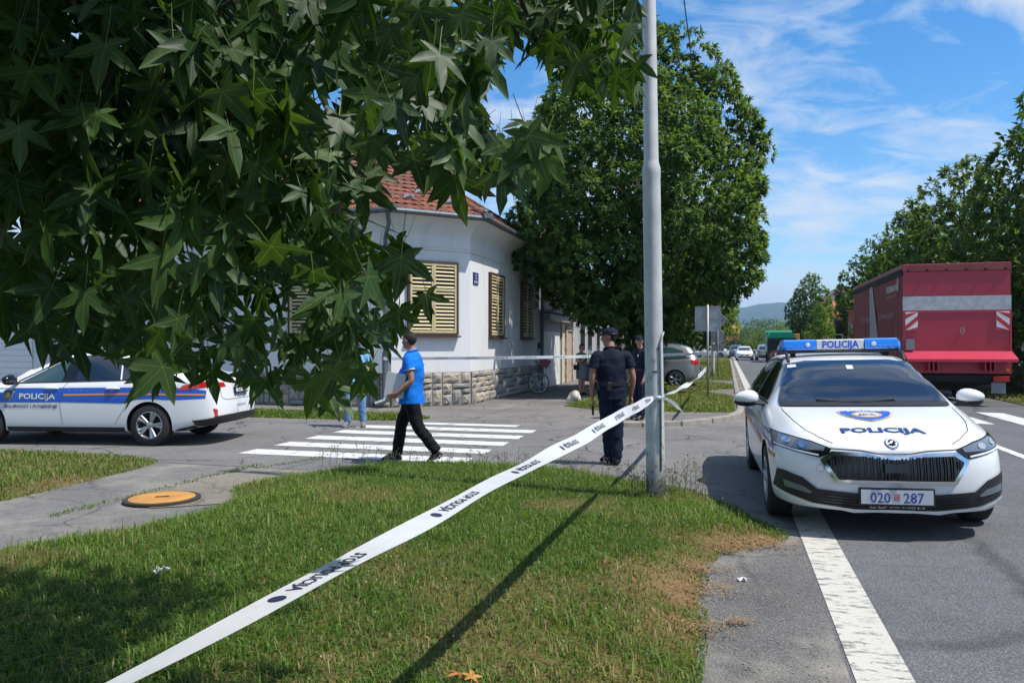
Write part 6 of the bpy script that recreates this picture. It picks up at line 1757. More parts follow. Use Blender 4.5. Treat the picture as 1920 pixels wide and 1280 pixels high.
def person(name, label, loc, rotz, J, look, k=1.0):
    """J: joints in the person's own frame (faces +y). look: what is worn"""
    root = empty(name, Matrix.Translation(loc) @ Matrix.Rotation(rotz, 4, 'Z') @ Matrix.Scale(k, 4)); tag(root, label, 'person')
    pel, chest, neck, head = (Vector(J[q]) for q in ('pelvis', 'chest', 'neck', 'head'))
    HR = Matrix.Rotation(J.get('head_yaw', 0), 3, 'Z') @ Matrix.Rotation(J.get('head_pitch', 0), 3, 'X')
    fat = look.get('belly', 0.0); wd = look.get('wide', 1.0)
    tx = Vector((math.cos(J.get('twist', 0)), math.sin(J.get('twist', 0)), 0))
    def torso(off, drop=.10):
        waist = lerp(pel, chest, .42) + Vector((0, .012 + fat * .4, 0))
        P = [pel + Vector((0, 0, -drop)), pel, waist, lerp(waist, chest, .55), chest, lerp(chest, neck, .45), lerp(chest, neck, .8), neck]
        r = [(.15 if drop < .12 else .192, .115 if drop < .12 else .155), (.172 * wd + (0 if drop < .12 else .012), .125), (.152 * wd + fat * .5, .112 + fat), (.165 * wd + fat * .3, .118 + fat * .7), (.182 * wd, .118), (.178 * wd, .105), (.115, .085), (.066, .066)]
        return tube_geo(P, [(a + off, b + off) for a, b in r], 24, True, tx)
    shells = [torso(0), tube_geo([lerp(chest, neck, .7), neck, lerp(neck, head, .55)], [.062, .058, .055], 14)]
    shells += head_shells(head, HR)
    sl = look.get('sleeve', 0.55)
    shirt = [torso(look.get('shirt_off', .017), .15 if look.get('loose') else .10)]
    for sd, q in ((-1, 'l'), (1, 'r')):
        sh, el, wr_ = (Vector(J[a + q]) for a in ('sh_', 'el_', 'wr_'))
        shells.append(limb([sh, lerp(sh, el, .45), el, lerp(el, wr_, .35), wr_], [.052, .048, .039, .040, .027], 12))
        shells += hand_shells(wr_, J.get('hd_' + q, (wr_ - el)), J.get('pn_' + q, (-sd, 0.2, 0)), J.get('curl', .55), sd * -1)
        shirt.append(limb([lerp(chest, neck, .55) + Vector((sh.x * .45, 0, -.02)), sh + Vector((-sd * .012, 0, -.012)), lerp(sh, el, .35), lerp(sh, el, sl)], [.070, .072, .071, .073], 16))
    legs = []
    for sd, q in ((-1, 'l'), (1, 'r')):
        hp, kn, an, to = (Vector(J[a + q]) for a in ('hip_', 'kn_', 'an_', 'toe_'))
        shells.append(limb([hp, lerp(hp, kn, .4), kn, lerp(kn, an, .35), an], [.088, .080, .056, .056, .037], 14))
        ft = [lerp(an, to, -.28) + Vector((0, 0, -.02)), an + Vector((0, 0, -.035)), lerp(an, to, .55) + Vector((0, 0, .012)), to]
        shells.append(tube_geo(ft[:2], [(.018, .020), (.026, .028)], 12, True, (1, 0, 0)))
        legs.append((hp, kn, an, to))
    fused('body', shells, look.get('skin', 'skin'), root, .0085, 3)
    fused('shirt', shirt, look['shirt'], root, .010, 4, .007)
    if look.get('trousers'):
        tr = [tube_geo([pel + Vector((0, 0, -.12)), pel + Vector((0, 0, -.04)), lerp(pel, chest, .05 if look.get('loose') else .30)], [(.165, .135), (.182 * wd, .136), (.172 * wd + fat * .5, .128 + (0 if look.get('loose') else fat * .8))], 22, True, tx)]
        for hp, kn, an, to in legs:
            tr.append(limb([hp + Vector((0, 0, .02)), lerp(hp, kn, .35), kn, lerp(kn, an, .5), an + (kn - an).normalized() * .015], [.108, .102, .079, .076, .068], 16))
        fused('trousers', tr, look['trousers'], root, .010, 3, .012)
    if look.get('dress'):
        P = [lerp(pel, chest, .75), lerp(pel, chest, .3), pel, pel + Vector((0, 0, -.2)), pel + Vector((0, 0, -.40))]
        v, f = tube_geo(P, [(.175, .125), (.172, .135), (.20, .155), (.205, .16), (.20, .155)], 28, True, tx); fused('skirt', [(v, f)], look['dress'], root, .012, 3, .012)
    for hp, kn, an, to in legs:
        f_ = (to - an); f_.z = 0; f_.normalize()
        heel = lerp(an, to, -.30)
        low = min(heel.z, to.z, an.z)
        sole_z = lambda p, dz: Vector((p.x, p.y, p.z + dz))
        sv = [tube_geo([sole_z(heel, -.045 + .01), sole_z(an, -.03), lerp(an, to, .5) + Vector((0, 0, .016)), lerp(an, to, 1.0) + Vector((0, 0, .002)), lerp(an, to, 1.12) + Vector((0, 0, -.004))], [(.036, .040), (.046, .058), (.052, .040), (.047, .028), (.030, .018)], 14, True, f_.cross(Vector((0, 0, 1))))]
        if look.get('boots'): sv.append(tube_geo([an + Vector((0, 0, -.03)), an + (kn - an).normalized() * .08], [.058, .054], 14))
        so = fused('shoe', sv, look.get('shoe', 'shoe_dark'), root, .008, 2)
        if look.get('sole'):
            pts_ = [sole_z(heel, -.075 + .01), lerp(an, to, .2) + Vector((0, 0, -.055)), lerp(an, to, .6) + Vector((0, 0, -.022)), lerp(an, to, 1.1) + Vector((0, 0, -.020))]
            v, f = tube_geo(pts_, [(.040, .013), (.044, .013), (.052, .013), (.036, .012)], 14, True, f_.cross(Vector((0, 0, 1)))); mb = MB(); mb.add(v, f); mb.build('sole', MATS[look['sole']], so, smooth=True)
    def HP(p): return head + HR @ Vector(p)
    def head_part(nm, shells_, m, **kw):
        return fused(nm, [([HP(v) for v in vs_], f_) for vs_, f_ in shells_], m, root, **kw)
    if look.get('hair') == 'short':
        cap_ = []
        v, f = ball_geo((0, -.012, .031), (.0795, .0985, .0965), 22)
        v = [Vector(q) for q in v]
        keep = [Vector((q.x, min(q.y, .062 + max(0, q.z - .07) * .6), max(q.z, -.075 - .25 * min(0, q.y + .04) if q.y < -.035 else (-.03 + (q.y + .035) * 1.3 if q.y < .03 else .062)))) for q in v]
        head_part('hair', [(keep, f)], look['hair_mat'], voxel=.006, smooth=2, noise=.004)
    if look.get('hair') == 'tied':
        v, f = ball_geo((0, -.016, .036), (.086, .104, .103), 22)
        keep = [Vector((q.x, min(q.y, .066 + max(0, q.z - .08) * .5), max(q.z, -.075 if q.y < 0.0 else .060))) for q in [Vector(z) for z in v]]
        head_part('hair', [(keep, f), ball_geo((0, -.105, -.045), (.042, .042, .055), 14)], look['hair_mat'], voxel=.006, smooth=2, noise=.004)
    if look.get('cap'):
        v, f = ball_geo((0, -.006, .050), (.090, .112, .082), 24)
        keep = [Vector((q.x, q.y, max(q.z, .040))) for q in [Vector(z) for z in v]]
        c_ = head_part('cap', [(keep, f)], 'navy_shirt', voxel=.006, smooth=2)
        br_ = []
        n_ = 12; vs_ = []; fs_ = []
        for i in range(n_ + 1):
            a = math.pi * (i / n_) ; x = .080 * math.cos(a); y = .085 + .088 * math.sin(a) ** .8 - .02
            base = .070 + .040 * math.sin(a) - .01
            for (yy, zz) in ((base, .052), (y, .040 - .012 * abs(math.cos(a))), (y, .034 - .012 * abs(math.cos(a))), (base, .044)): vs_.append(HP((x, yy, zz)))
        for i in range(n_):
            for q in range(4): fs_.append((i * 4 + q, i * 4 + (q + 1) % 4, (i + 1) * 4 + (q + 1) % 4, (i + 1) * 4 + q))
        mb = MB(); mb.add(vs_, fs_); mb.build('peak', MATS['navy_shirt'], c_)
        mb = MB(); v, f = tube_geo([HP((.0905 * math.cos(t), -.006 + .1125 * math.sin(t), .047)) for t in np.linspace(0, 2 * math.pi, 25)], .005, 6, False); mb.add(v, f); mb.build('cap_band', MATS['leather_black'], c_)
    # face
    for sd in (-1, 1):
        if look.get('glasses') != 'dark':
            mb = MB(); mb.add(*ball_geo(HP((sd * .032, .081, .017)), (.0115, .0115, .008), 10)); ey = mb.build('eye', MATS['patch_white'], root, smooth=True)
            mb = MB(); mb.add(*ball_geo(HP((sd * .032, .0905, .017)), (.0055, .0045, .0055), 8)); mb.build('iris', MATS['hair_dark'], ey, smooth=True)
            mb = MB(); mb.add(*tube_geo([HP((sd * .015, .094, .036)), HP((sd * .035, .089, .040)), HP((sd * .052, .074, .034))], [.0035, .0045, .003], 6)); mb.build('eyebrow', MATS[look.get('hair_mat', 'hair_short')], root)
    mb = MB(); mb.add(*tube_geo([HP((-.022, .086, -.056)), HP((0, .0965, -.055)), HP((.022, .086, -.056))], [.003, .0045, .003], 6)); mb.build('mouth', MATS['lip'], root)
    if look.get('glasses'):
        mb = MB(); m_ = 'shade_glass' if look['glasses'] == 'dark' else 'leather_black'
        for sd in (-1, 1):
            if look['glasses'] == 'dark': mb.add(*ball_geo(HP((sd * .034, .096, .012)), (.029, .010, .022), 12))
            else: mb.add(*tube_geo([HP((sd * .034 + .024 * math.cos(t), .100, .014 + .017 * math.sin(t))) for t in np.linspace(0, 2 * math.pi, 14)], .0028, 5, False))
            mb.add(*tube_geo([HP((sd * .060, .090, .018)), HP((sd * .080, .0, .02))], .0028, 5))
        mb.add(*tube_geo([HP((-.008, .104, .018)), HP((.008, .104, .018))], .003, 5)); mb.build('glasses', MATS[m_], root)
    if look.get('collar'):
        rr = []
        for t in np.linspace(-.4, math.pi + .4, 18): rr.append(neck + Vector((.076 * math.cos(t), -.072 * math.sin(t) + .012, .004 + .022 * math.sin(t))))
        mb = MB(); mb.add(*tube_geo(rr, [(.010, .022)] * 18, 8, True, (0, 0, 1))); co_ = mb.build('collar', MATS[look['collar']], root, smooth=True)
        if look.get('collar_trim'):
            mb = MB(); mb.add(*tube_geo([p + Vector((0, -.004, .022)) for p in rr], .004, 6)); mb.build('collar_trim', MATS[look['collar_trim']], co_)
    if look.get('cuff'):
        for sd, q in ((-1, 'l'), (1, 'r')):
            sh, el = Vector(J['sh_' + q]), Vector(J['el_' + q]); a = lerp(sh, el, sl - .03); b = lerp(sh, el, sl + .015)
            mb = MB(); mb.add(*tube_geo([a, b], .0705, 16, False)); mb.build('cuff', MATS[look['cuff']], root, smooth=True)
    return root, HP
# common standing joints for a figure 1.80 m tall
def stand(**kw):
    J = dict(pelvis=(0, 0, .97), chest=(0, .0, 1.30), neck=(0, -.01, 1.505), head=(0, .028, 1.655),
             sh_l=(-.195, -.005, 1.435), sh_r=(.195, -.005, 1.435), el_l=(-.25, -.03, 1.14), el_r=(.25, -.03, 1.14), wr_l=(-.255, .05, .90), wr_r=(.255, .05, .90),
             hip_l=(-.092, 0, .93), hip_r=(.092, 0, .93), kn_l=(-.10, .02, .51), kn_r=(.10, .02, .51), an_l=(-.105, -.02, .085), an_r=(.105, -.02, .085), toe_l=(-.125, .16, .03), toe_r=(.125, .16, .03))
    J.update(kw); return J

# officer with his back to the camera, looking left
J = stand(head=(-.02, .035, 1.658), head_yaw=rad(62), chest=(-.012, .01, 1.305), neck=(-.018, -.005, 1.51), sh_l=(-.215, .0, 1.44), sh_r=(.205, -.01, 1.435), twist=rad(0),
          el_l=(-.272, -.015, 1.135), wr_l=(-.245, .06, .885), el_r=(.275, -.05, 1.14), wr_r=(.265, .02, .90),
          hip_l=(-.085, 0, .93), hip_r=(.09, 0, .93), kn_l=(-.045, .05, .51), kn_r=(.075, .0, .51), an_l=(.0, .10, .085), an_r=(.055, -.04, .085), toe_l=(-.045, .27, .03), toe_r=(.065, .145, .03), pn_l=(1, 0, 0), pn_r=(-1, -.3, 0))
p_ = px(1150, 871)
o1, HP1 = person('person', 'police officer in navy cap and uniform standing with his back to the camera', (p_.x - .02, p_.y, 0), rad(10), J,
    dict(shirt='navy_shirt', trousers='navy_trousers', skin='skin_tan', cap=True, hair='short', hair_mat='hair_short', collar='navy_shirt', boots=True, wide=1.08, belly=.012, sleeve=.60), 1.0)
def belt(root, z, a, b, buckle=True, gear=((-.10, -.15), (.15, -.06), (-.17, .02))):
    mb = MB(); mb.add(*tube_geo([(a * math.cos(t), b * math.sin(t) + .005, z) for t in np.linspace(0, 2 * math.pi, 40)], [(.006, .024)] * 40, 8, False, (1, 0, 0)))
    vs = []; fs = []; n = 40
    for i in range(n):
        t = 2 * math.pi * i / n
        for (rr, zz) in ((1, -.025), (1, .025), (.93, .025), (.93, -.025)): vs.append((a * rr * math.cos(t), b * rr * math.sin(t) + .005, z + zz))
    for i in range(n):
        for q in range(4): fs.append((i * 4 + q, i * 4 + (q + 1) % 4, ((i + 1) % n) * 4 + (q + 1) % 4, ((i + 1) % n) * 4 + q))
    mb = MB(); mb.add(vs, fs); bo = mb.build('belt', MATS['leather_black'], root)
    for x, y in gear:
        mb = MB(); mb.box((x, y, z - .03), (.06, .05, .12), bevel=.012); mb.build('pouch', MATS['leather_black'], bo)
belt(o1, 1.055, .194, .150, gear=((-.085, -.155), (-.19, -.03), (.185, -.03)))
mb = MB(); mb.tube([(-.228, .098, .82), (-.222, .118, .72), (-.216, .135, .64)], [.017, .017, .014], 8); mb.build('radio', MATS['leather_black'], o1)
mb = MB(); mb.add(*ball_geo((-.295, -.012, 1.31), (.010, .032, .042), 12)); mb.build('arm_badge', MATS['patch_white'], o1, smooth=True)
# second officer, half hidden by the lamp post, looking left
J = stand(head=(-.01, .03, 1.655), head_yaw=rad(58), el_l=(-.255, .0, 1.14), wr_l=(-.25, .09, .90), el_r=(.25, -.02, 1.14), wr_r=(.25, .08, .89), an_l=(-.12, .05, .085), toe_l=(-.16, .22, .03), kn_l=(-.11, .05, .51), an_r=(.13, -.06, .085), toe_r=(.16, .11, .03))
p_ = px(1200, 786)
o2, HP2 = person('person', 'police officer in navy cap facing left, half hidden by the lamp post', (p_.x, p_.y, 0), rad(120), J,
    dict(shirt='navy_shirt', trousers='navy_trousers', skin='skin', cap=True, hair='short', hair_mat='hair_short', collar='navy_shirt', boots=True, wide=1.02, sleeve=.6), .99)
belt(o2, 1.055, .185, .142)
mb = MB(); mb.add(*ball_geo((.285, -.005, 1.31), (.010, .032, .042), 12)); mb.build('arm_badge', MATS['patch_white'], o2, smooth=True)
mb = MB(); mb.box((-.09, .132, 1.36), (.012, .012, .05)); mb.build('name_tag', MATS['patch_white'], o2)
# man in the bright blue polo walking left with papers under his arm
J = stand(pelvis=(0, 0, .94), chest=(0, -.015, 1.27), neck=(0, -.005, 1.47), head=(0, .035, 1.615), head_yaw=rad(-25), sh_l=(-.195, .01, 1.40), sh_r=(.195, -.01, 1.40),
          el_l=(-.245, -.06, 1.10), wr_l=(-.255, .14, .93), el_r=(.24, -.10, 1.13), wr_r=(.23, .05, .95), hd_l=(.15, .9, -.35), pn_l=(.9, 0, .2), curl=.9,
          hip_l=(-.092, 0, .90), hip_r=(.092, 0, .90), kn_r=(.095, .16, .52), an_r=(.09, .22, .09), toe_r=(.11, .41, .035), kn_l=(-.095, -.10, .50), an_l=(-.09, -.37, .16), toe_l=(-.105, -.245, .03))
p_ = px(772, 868)
o3, HP3 = person('person', 'man in bright blue polo shirt walking left across the zebra with papers', (p_.x, p_.y, 0.0), rad(84), J,
    dict(shirt='polo_blue', trousers='trousers_black', skin='skin_tan', hair='short', hair_mat='hair_short', collar='polo_blue', collar_trim='trim_light', cuff='trim_light', shoe='shoe_dark', sole='sole_light', loose=True, wide=1.03, belly=.035, sleeve=.55, shirt_off=.022), 1.0)
fol = empty('folder', o3.matrix_world @ Matrix.Translation((-.215, .17, 1.04)) @ Matrix.Rotation(rad(8), 4, 'X')); tag(fol, 'pale sheaf of papers held by the man in the blue polo', 'papers')
for i, (dx, rot) in enumerate(((0, 0), (.010, .05), (.020, -.04))):
    mb = MB(); mb.box((dx, 0, 0), (.006, .25, .31), M=Matrix.Rotation(rot, 4, 'X')); mb.build('sheet', MATS['paper'] if i != 1 else MATS['white_paint'], fol)
mb = MB(); mb.box((.012, .02, -.15), (.02, .14, .03)); mb.build('clip', MATS['leather_black'], fol)
# man in the pale blue polo and jeans behind the leaves, facing the camera
J = stand(pelvis=(0, 0, .94), chest=(0, .0, 1.27), neck=(0, -.01, 1.47), head=(0, .03, 1.615), sh_l=(-.195, -.005, 1.40), sh_r=(.195, -.005, 1.40), el_l=(-.27, -.05, 1.12), wr_l=(-.22, .20, 1.08), el_r=(.27, -.05, 1.12), wr_r=(.20, .20, 1.13), hip_l=(-.092, 0, .90), hip_r=(.092, 0, .90), kn_l=(-.13, .03, .50), kn_r=(.13, .06, .50), an_l=(-.15, -.02, .085), an_r=(.14, .04, .085), toe_l=(-.185, .15, .03), toe_r=(.175, .21, .03), head_yaw=rad(5), head_pitch=rad(-8), curl=.8)
p_ = px(666, 800)
o4, HP4 = person('person', 'man in pale blue polo shirt and jeans standing behind the hanging leaves', (p_.x, p_.y, 0), rad(182), J,
    dict(shirt='polo_light', trousers='jeans', skin='skin', hair='short', hair_mat='hair_grey', collar='polo_light', collar_trim='trim_light', shoe='shoe_grey', sole='sole_light', glasses='clear', loose=True, belly=.03, sleeve=.6, shirt_off=.02), 1.0)
# woman in the grey dress with sunglasses
J = stand(chest=(0, .0, 1.28), neck=(0, -.01, 1.49), sh_l=(-.172, -.005, 1.425), sh_r=(.172, -.005, 1.425), el_l=(-.235, .02, 1.16), wr_l=(-.02, .19, 1.24), el_r=(.23, .03, 1.16), wr_r=(.06, .20, 1.22), hd_l=(1, .2, .1), hd_r=(-1, .2, .25), pn_l=(0, -1, 0), pn_r=(0, -1, 0), an_l=(-.075, -.02, .085), an_r=(.09, .02, .085), kn_l=(-.085, .01, .51), kn_r=(.09, .03, .51), toe_l=(-.11, .15, .03), toe_r=(.13, .18, .03), head_pitch=rad(-14), head_yaw=rad(-12))
p_ = px(1090, 741)
o5, HP5 = person('person', 'woman in a grey dress and sunglasses looking at her phone by the garage', (p_.x, p_.y, 0), rad(-142), J,
    dict(shirt='dress_dark', dress='dress_grey', skin='skin', hair='tied', hair_mat='hair_dark', glasses='dark', shoe='shoe_dark', wide=.9, sleeve=.45, shirt_off=.012), .90)
ph = empty('phone', o5.matrix_world @ Matrix.Translation((.02, .27, 1.25))); tag(ph, 'dark phone held by the woman in the grey dress', 'phone')
mb = MB(); mb.box((0, 0, .01), (.078, .012, .15), M=Matrix.Rotation(rad(-35), 4, 'X'), bevel=.003); mb.build('casing', MATS['leather_black'], ph)
bag = empty('handbag', o5.matrix_world @ Matrix.Translation((.255, .02, .98))); tag(bag, 'small black shoulder bag of the woman in the grey dress', 'bag')
mb = MB(); mb.box((0, 0, 0), (.08, .24, .18), bevel=.02); mb.build('pouch', MATS['leather_black'], bag)
mb = MB(); mb.tube([(-.02, -.08, .08), (-.08, -.10, .30), (-.14, -.04, .50), (-.08, .09, .32), (-.02, .08, .08)], .008, 6); mb.build('strap', MATS['leather_black'], bag)
# ================================================================== TREES
mat('bark', (0.075, 0.06, 0.048), 0.9, var=0.3, var_scale=8, bump=(14, 0.9, 0.04))
mat('twig', (0.05, 0.055, 0.03), 0.8)
leaf_mat('leaf_far', transl=0.38, rough=0.5, spec=0.3)
leaf_mat('leaf_near', transl=0.35, rough=0.5, spec=0.35, vein=True)
def norm(a): return a / np.maximum(np.linalg.norm(a, axis=1, keepdims=True), 1e-9)
def leaf_cloud(centres, nper, spread, size, cols, r, droop=0.5, shape=0.36):
    """leaves round each clump centre: folded rhombs hanging outward"""
    n = len(centres) * nper
    c = np.repeat(centres, nper, axis=0)
    off = r.normal(0, 1, (n, 3)); off = norm(off) * (r.random((n, 1)) ** 0.5) * spread
    p = c + off * [1, 1, 0.75]
    d = norm(norm(off + 1e-6) * [1, 1, .5] * 0.8 + r.normal(0, .55, (n, 3)) + [0, 0, -droop])
    up = norm(r.normal(0, .6, (n, 3)) + norm(off + 1e-6) * .4 + [0, 0, .8])
    s = norm(np.cross(d, up)); nn = np.cross(s, d)
    L = size * r.uniform(.65, 1.3, (n, 1)); w = L * shape
    V = np.zeros((n, 4, 3)); V[:, 0] = p; V[:, 1] = p + d * L * .45 + s * w * .5 + nn * L * .06; V[:, 2] = p + d * L - nn * L * .12; V[:, 3] = p + d * L * .45 - s * w * .5 + nn * L * .06
    k = np.arange(n)[:, None] * 4
    F = np.concatenate([k + np.array([[0, 1, 2]]), k + np.array([[0, 2, 3]])])
    ci = np.repeat(r.integers(0, len(cols), len(centres)), nper)
    C = cols[ci] * r.uniform(.7, 1.35, (n, 1)) * np.repeat(r.uniform(.6, 1.45, (len(centres), 1)), nper, axis=0)
    C = np.repeat(np.c_[C, np.ones(n)], 4, axis=0)
    return V.reshape(-1, 3), F, C
def tuft_crown(prof, n_lump, per_lump, nleaf, lump_r, size, cols, r, seed):
    """crown of rounded boughs: each bough carries drooping rosettes of leaves on its outer side"""
    hs = np.array([p[0] for p in prof]); rs = np.array([p[1] for p in prof])
    w = rs + .15; cdf = np.cumsum(w * np.gradient(hs)); cdf /= cdf[-1]
    z = np.interp((np.arange(n_lump) + r.random(n_lump)) / n_lump, cdf, hs); a = np.arange(n_lump) * 2.39996 + r.normal(0, .35, n_lump)
    rad_ = np.interp(z, hs, rs) * (1 + .09 * np.sin(3 * a + z * 1.1 + seed) + .07 * np.sin(5 * a - z * 1.7 + 2 * seed))
    lr = lump_r * r.uniform(.75, 1.3, n_lump); rr = np.maximum(rad_ - lr * .7, .05) * np.where(r.random(n_lump) < .12, .72, 1)
    L = np.c_[rr * np.cos(a), rr * np.sin(a), z]; out = norm(np.c_[np.cos(a), np.sin(a), np.full(n_lump, .45)])
    n = n_lump * per_lump; c = np.repeat(L, per_lump, axis=0); o = np.repeat(out, per_lump, axis=0)
    d = norm(r.normal(0, 1, (n, 3)) + o * .75); T_ = c + d * np.repeat(lr, per_lump)[:, None] * r.uniform(.75, 1.08, (n, 1)) * [1, 1, .85]
    # loose filling that closes the inside of the crown
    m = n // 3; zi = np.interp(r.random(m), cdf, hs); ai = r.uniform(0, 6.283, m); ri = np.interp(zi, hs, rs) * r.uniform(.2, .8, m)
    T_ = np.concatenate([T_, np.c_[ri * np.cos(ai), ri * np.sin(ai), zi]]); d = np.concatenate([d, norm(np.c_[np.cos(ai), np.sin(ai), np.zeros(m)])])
    tint = np.concatenate([np.repeat(r.uniform(.8, 1.2, n_lump), per_lump), np.full(m, .8)]) * r.uniform(.75, 1.3, n + m)  # inner filling tinted darker, painting in the shade inside the crown
    N = (n + m) * nleaf; p = np.repeat(T_, nleaf, axis=0); dd = np.repeat(d, nleaf, axis=0)
    ld = norm(norm(r.normal(0, 1, (N, 3))) * .85 + dd * .75 + [0, 0, -.42])
    up = norm(dd * .7 + [0, 0, .8] + r.normal(0, .3, (N, 3))); s = norm(np.cross(ld, up)); nn = np.cross(s, ld)
    ln = size * r.uniform(.7, 1.25, (N, 1)); w_ = ln * .34
    V = np.zeros((N, 4, 3)); V[:, 0] = p; V[:, 1] = p + ld * ln * .45 + s * w_ * .5 + nn * ln * .05; V[:, 2] = p + ld * ln - nn * ln * .16; V[:, 3] = p + ld * ln * .45 - s * w_ * .5 + nn * ln * .05
    k = np.arange(N)[:, None] * 4; F = np.concatenate([k + np.array([[0, 1, 2]]), k + np.array([[0, 2, 3]])])
    ci = np.repeat(r.integers(0, len(cols), n + m), nleaf)
    C = cols[ci] * np.repeat(tint, nleaf)[:, None] * r.uniform(.8, 1.2, (N, 1))
    return V.reshape(-1, 3), F, np.repeat(np.c_[C, np.ones(N)], 4, axis=0)
DARK = np.array([[.037, .074, .023], [.052, .096, .028], [.069, .120, .033], [.090, .146, .039]])
MID = np.array([[.048, .086, .022], [.068, .114, .028], [.090, .140, .033]])
LIGHT = np.array([[.075, .135, .018], [.10, .165, .022], [.13, .19, .03]])
def make_tree(name, label, loc, prof, n_clump, nper, size, cols, seed, trunk_r=.16, group=None, spread=.42, droop=.5, inner=0.35, tuft=None):
    """prof: (height, radius) pairs of the crown; clumps sit mostly on its uneven outer shell"""
    r = np.random.default_rng(seed)
    root = empty(name, Matrix.Translation(loc)); tag(root, label, 'tree', group)
    hs = np.array([p[0] for p in prof]); rs = np.array([p[1] for p in prof])
    w = rs + .15; cdf = np.cumsum(w * np.gradient(hs)); cdf /= cdf[-1]
    z = np.interp(r.random(n_clump), cdf, hs); a = r.uniform(0, 2 * np.pi, n_clump)
    base = np.interp(z, hs, rs)
    lump = 1 + .13 * np.sin(3 * a + z * 1.1 + seed) + .10 * np.sin(5 * a - z * 1.7 + 2 * seed) + .08 * np.sin(z * 3.1 + 2 * a)
    f = np.where(r.random(n_clump) < inner, r.uniform(.25, .85, n_clump), r.uniform(.86, 1.03, n_clump))
    rr = base * lump * f
    cen = np.c_[rr * np.cos(a), rr * np.sin(a), z]
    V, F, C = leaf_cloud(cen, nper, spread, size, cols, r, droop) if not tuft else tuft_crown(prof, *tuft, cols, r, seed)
    me = big_mesh('crown', V, F, MATS['leaf_far'], {'Col': ('FLOAT_COLOR', C)})
    link(bpy.data.objects.new('crown', me), root)
    H = hs[-1]; mb = MB()
    mb.tube([(0, 0, -.1), (.02, 0, hs[0]), (-.03, .03, H * .5), (.02, 0, H * .92)], [trunk_r * 1.25, trunk_r, trunk_r * .6, .03], 12)
    tr = mb.build('trunk', MATS['bark'], root, smooth=True)
    mb = MB(); q = random.Random(seed)
    for k in range(14):
        z0 = hs[0] + (H * .8 - hs[0]) * (k / 14); a_ = k * 2.4; R_ = float(np.interp(z0 + .8, hs, rs)) * .8
        mb.tube([(0, 0, z0), (math.cos(a_) * R_ * .5, math.sin(a_) * R_ * .5, z0 + .5), (math.cos(a_) * R_, math.sin(a_) * R_, z0 + .9)], [trunk_r * .35, trunk_r * .22, .015], 6)
    tag(mb.build('limbs', MATS['bark'], root, smooth=True), kind='stuff')
    return root
GT = 'street trees along the main road'
w_ = Vector((4.12, 25.2, 0))
make_tree('street_tree', 'large dense green tree behind the lamp post beside the white house', w_, [(2.0, .8), (2.45, 1.7), (3.1, 2.75), (4.3, 3.65), (5.9, 4.05), (7.6, 3.75), (9.4, 3.05), (11.0, 2.1), (12.0, .5)], 1000, 100, .185, DARK * 1.35, 5, .20, GT, .56, .9, .2, (320, 26, 11, .64, .205))
for (t, s, H, R, n, col, sd, lab) in ((-3.9, 41, 11, 3.6, 900, MID, 6, 'second tree of the left verge behind the large dense one'), (-3.7, 59, 10.5, 3.9, 900, LIGHT, 7, 'yellow-green tree showing behind the traffic sign backs'),
        (9.7, 21.5, 10.0, 3.1, 1300, DARK, 8, 'dark tree at the right edge of the picture behind the red truck'), (9.6, 32, 9.9, 3.2, 1100, MID, 9, 'leafy tree above the roof of the red truck'),
        (9.6, 41, 9.3, 2.9, 800, MID, 10, 'tree left of the red truck roof, middle of the right-hand row'), (9.6, 51, 9.0, 3.0, 700, DARK, 11, 'last tree of the right-hand row above the truck cab'),
        (9.3, 95, 10.4, 2.9, 1100, DARK, 12, 'dark round-crowned tree standing alone above the light bar')):
    p = W(t, s)
    lo = 1.9 if H > 9.5 else 1.6
    tf = (150, 15, 9, .62, .27) if s < 60 else (130, 14, 8, .6, .34)
    col = col * 1.3
    make_tree('street_tree', lab, p, [(lo, R * .55), (lo + 1, R * .9), (H * .42, R), (H * .62, R * .88), (H * .82, R * .6), (H * .95, R * .28), (H, .15)], n, 24, .24 if s < 60 else .34, col, sd, .15, GT, .5 if s < 60 else .6, .7, .35, tf)
p = W(8.0, 74); make_tree('sapling', 'bright yellow-green young tree right of the dark round tree', p, [(1.2, .9), (2.5, 1.3), (3.8, .9), (5.4, .25)], 240, 22, .26, LIGHT, 13, .06, None, .4)
for (u, D, h, w2, col, lab, sd) in ((1385, 330, 11, 9, DARK, 'far tree left of the street end', 21), (1412, 350, 14, 10, DARK, 'tall far tree behind the orange-roofed house', 22), (1440, 360, 15, 11, DARK, 'broad far tree in the middle of the street end', 23), (1466, 340, 13, 9, MID, 'far tree right of the street end', 24),
        (1424, 150, 4.6, 2.6, LIGHT, 'light green bush left of the green tipper', 25), (1468, 130, 5.0, 3.0, LIGHT, 'light green bush above the green tipper', 26), (1398, 190, 3.2, 4.0, MID, 'round bush in front of the orange-roofed house', 27), (1376, 140, 4.2, 2.4, DARK, 'dark bush at the far end of the left verge', 28)):
    make_tree('far_tree', lab, ((u - 960) / 1440 * D, D, 0), [(h * .08, w2 * .6), (h * .35, w2), (h * .65, w2 * .85), (h * .9, w2 * .45), (h, .3)], 260, 16, h * .075, col, sd, .2, 'trees at the end of the street', h * .13)
# a far wood that reads as one mass
r = np.random.default_rng(77); n = 900
uu = r.uniform(-700, 2600, n); Dd = r.uniform(380, 520, n); hh = r.uniform(3, 13, n)
cen = np.c_[(uu - 960) / 1440 * Dd, Dd, hh * r.uniform(.3, 1, n)]
V, F, C = leaf_cloud(cen, 22, 5.0, 1.9, DARK, r, .3, .6)
o = bpy.data.objects.new('far_wood', big_mesh('far_wood', V, F, MATS['leaf_far'], {'Col': ('FLOAT_COLOR', C)})); COL.objects.link(o); tag(o, 'distant belt of woodland along the horizon', 'wood', kind='stuff')
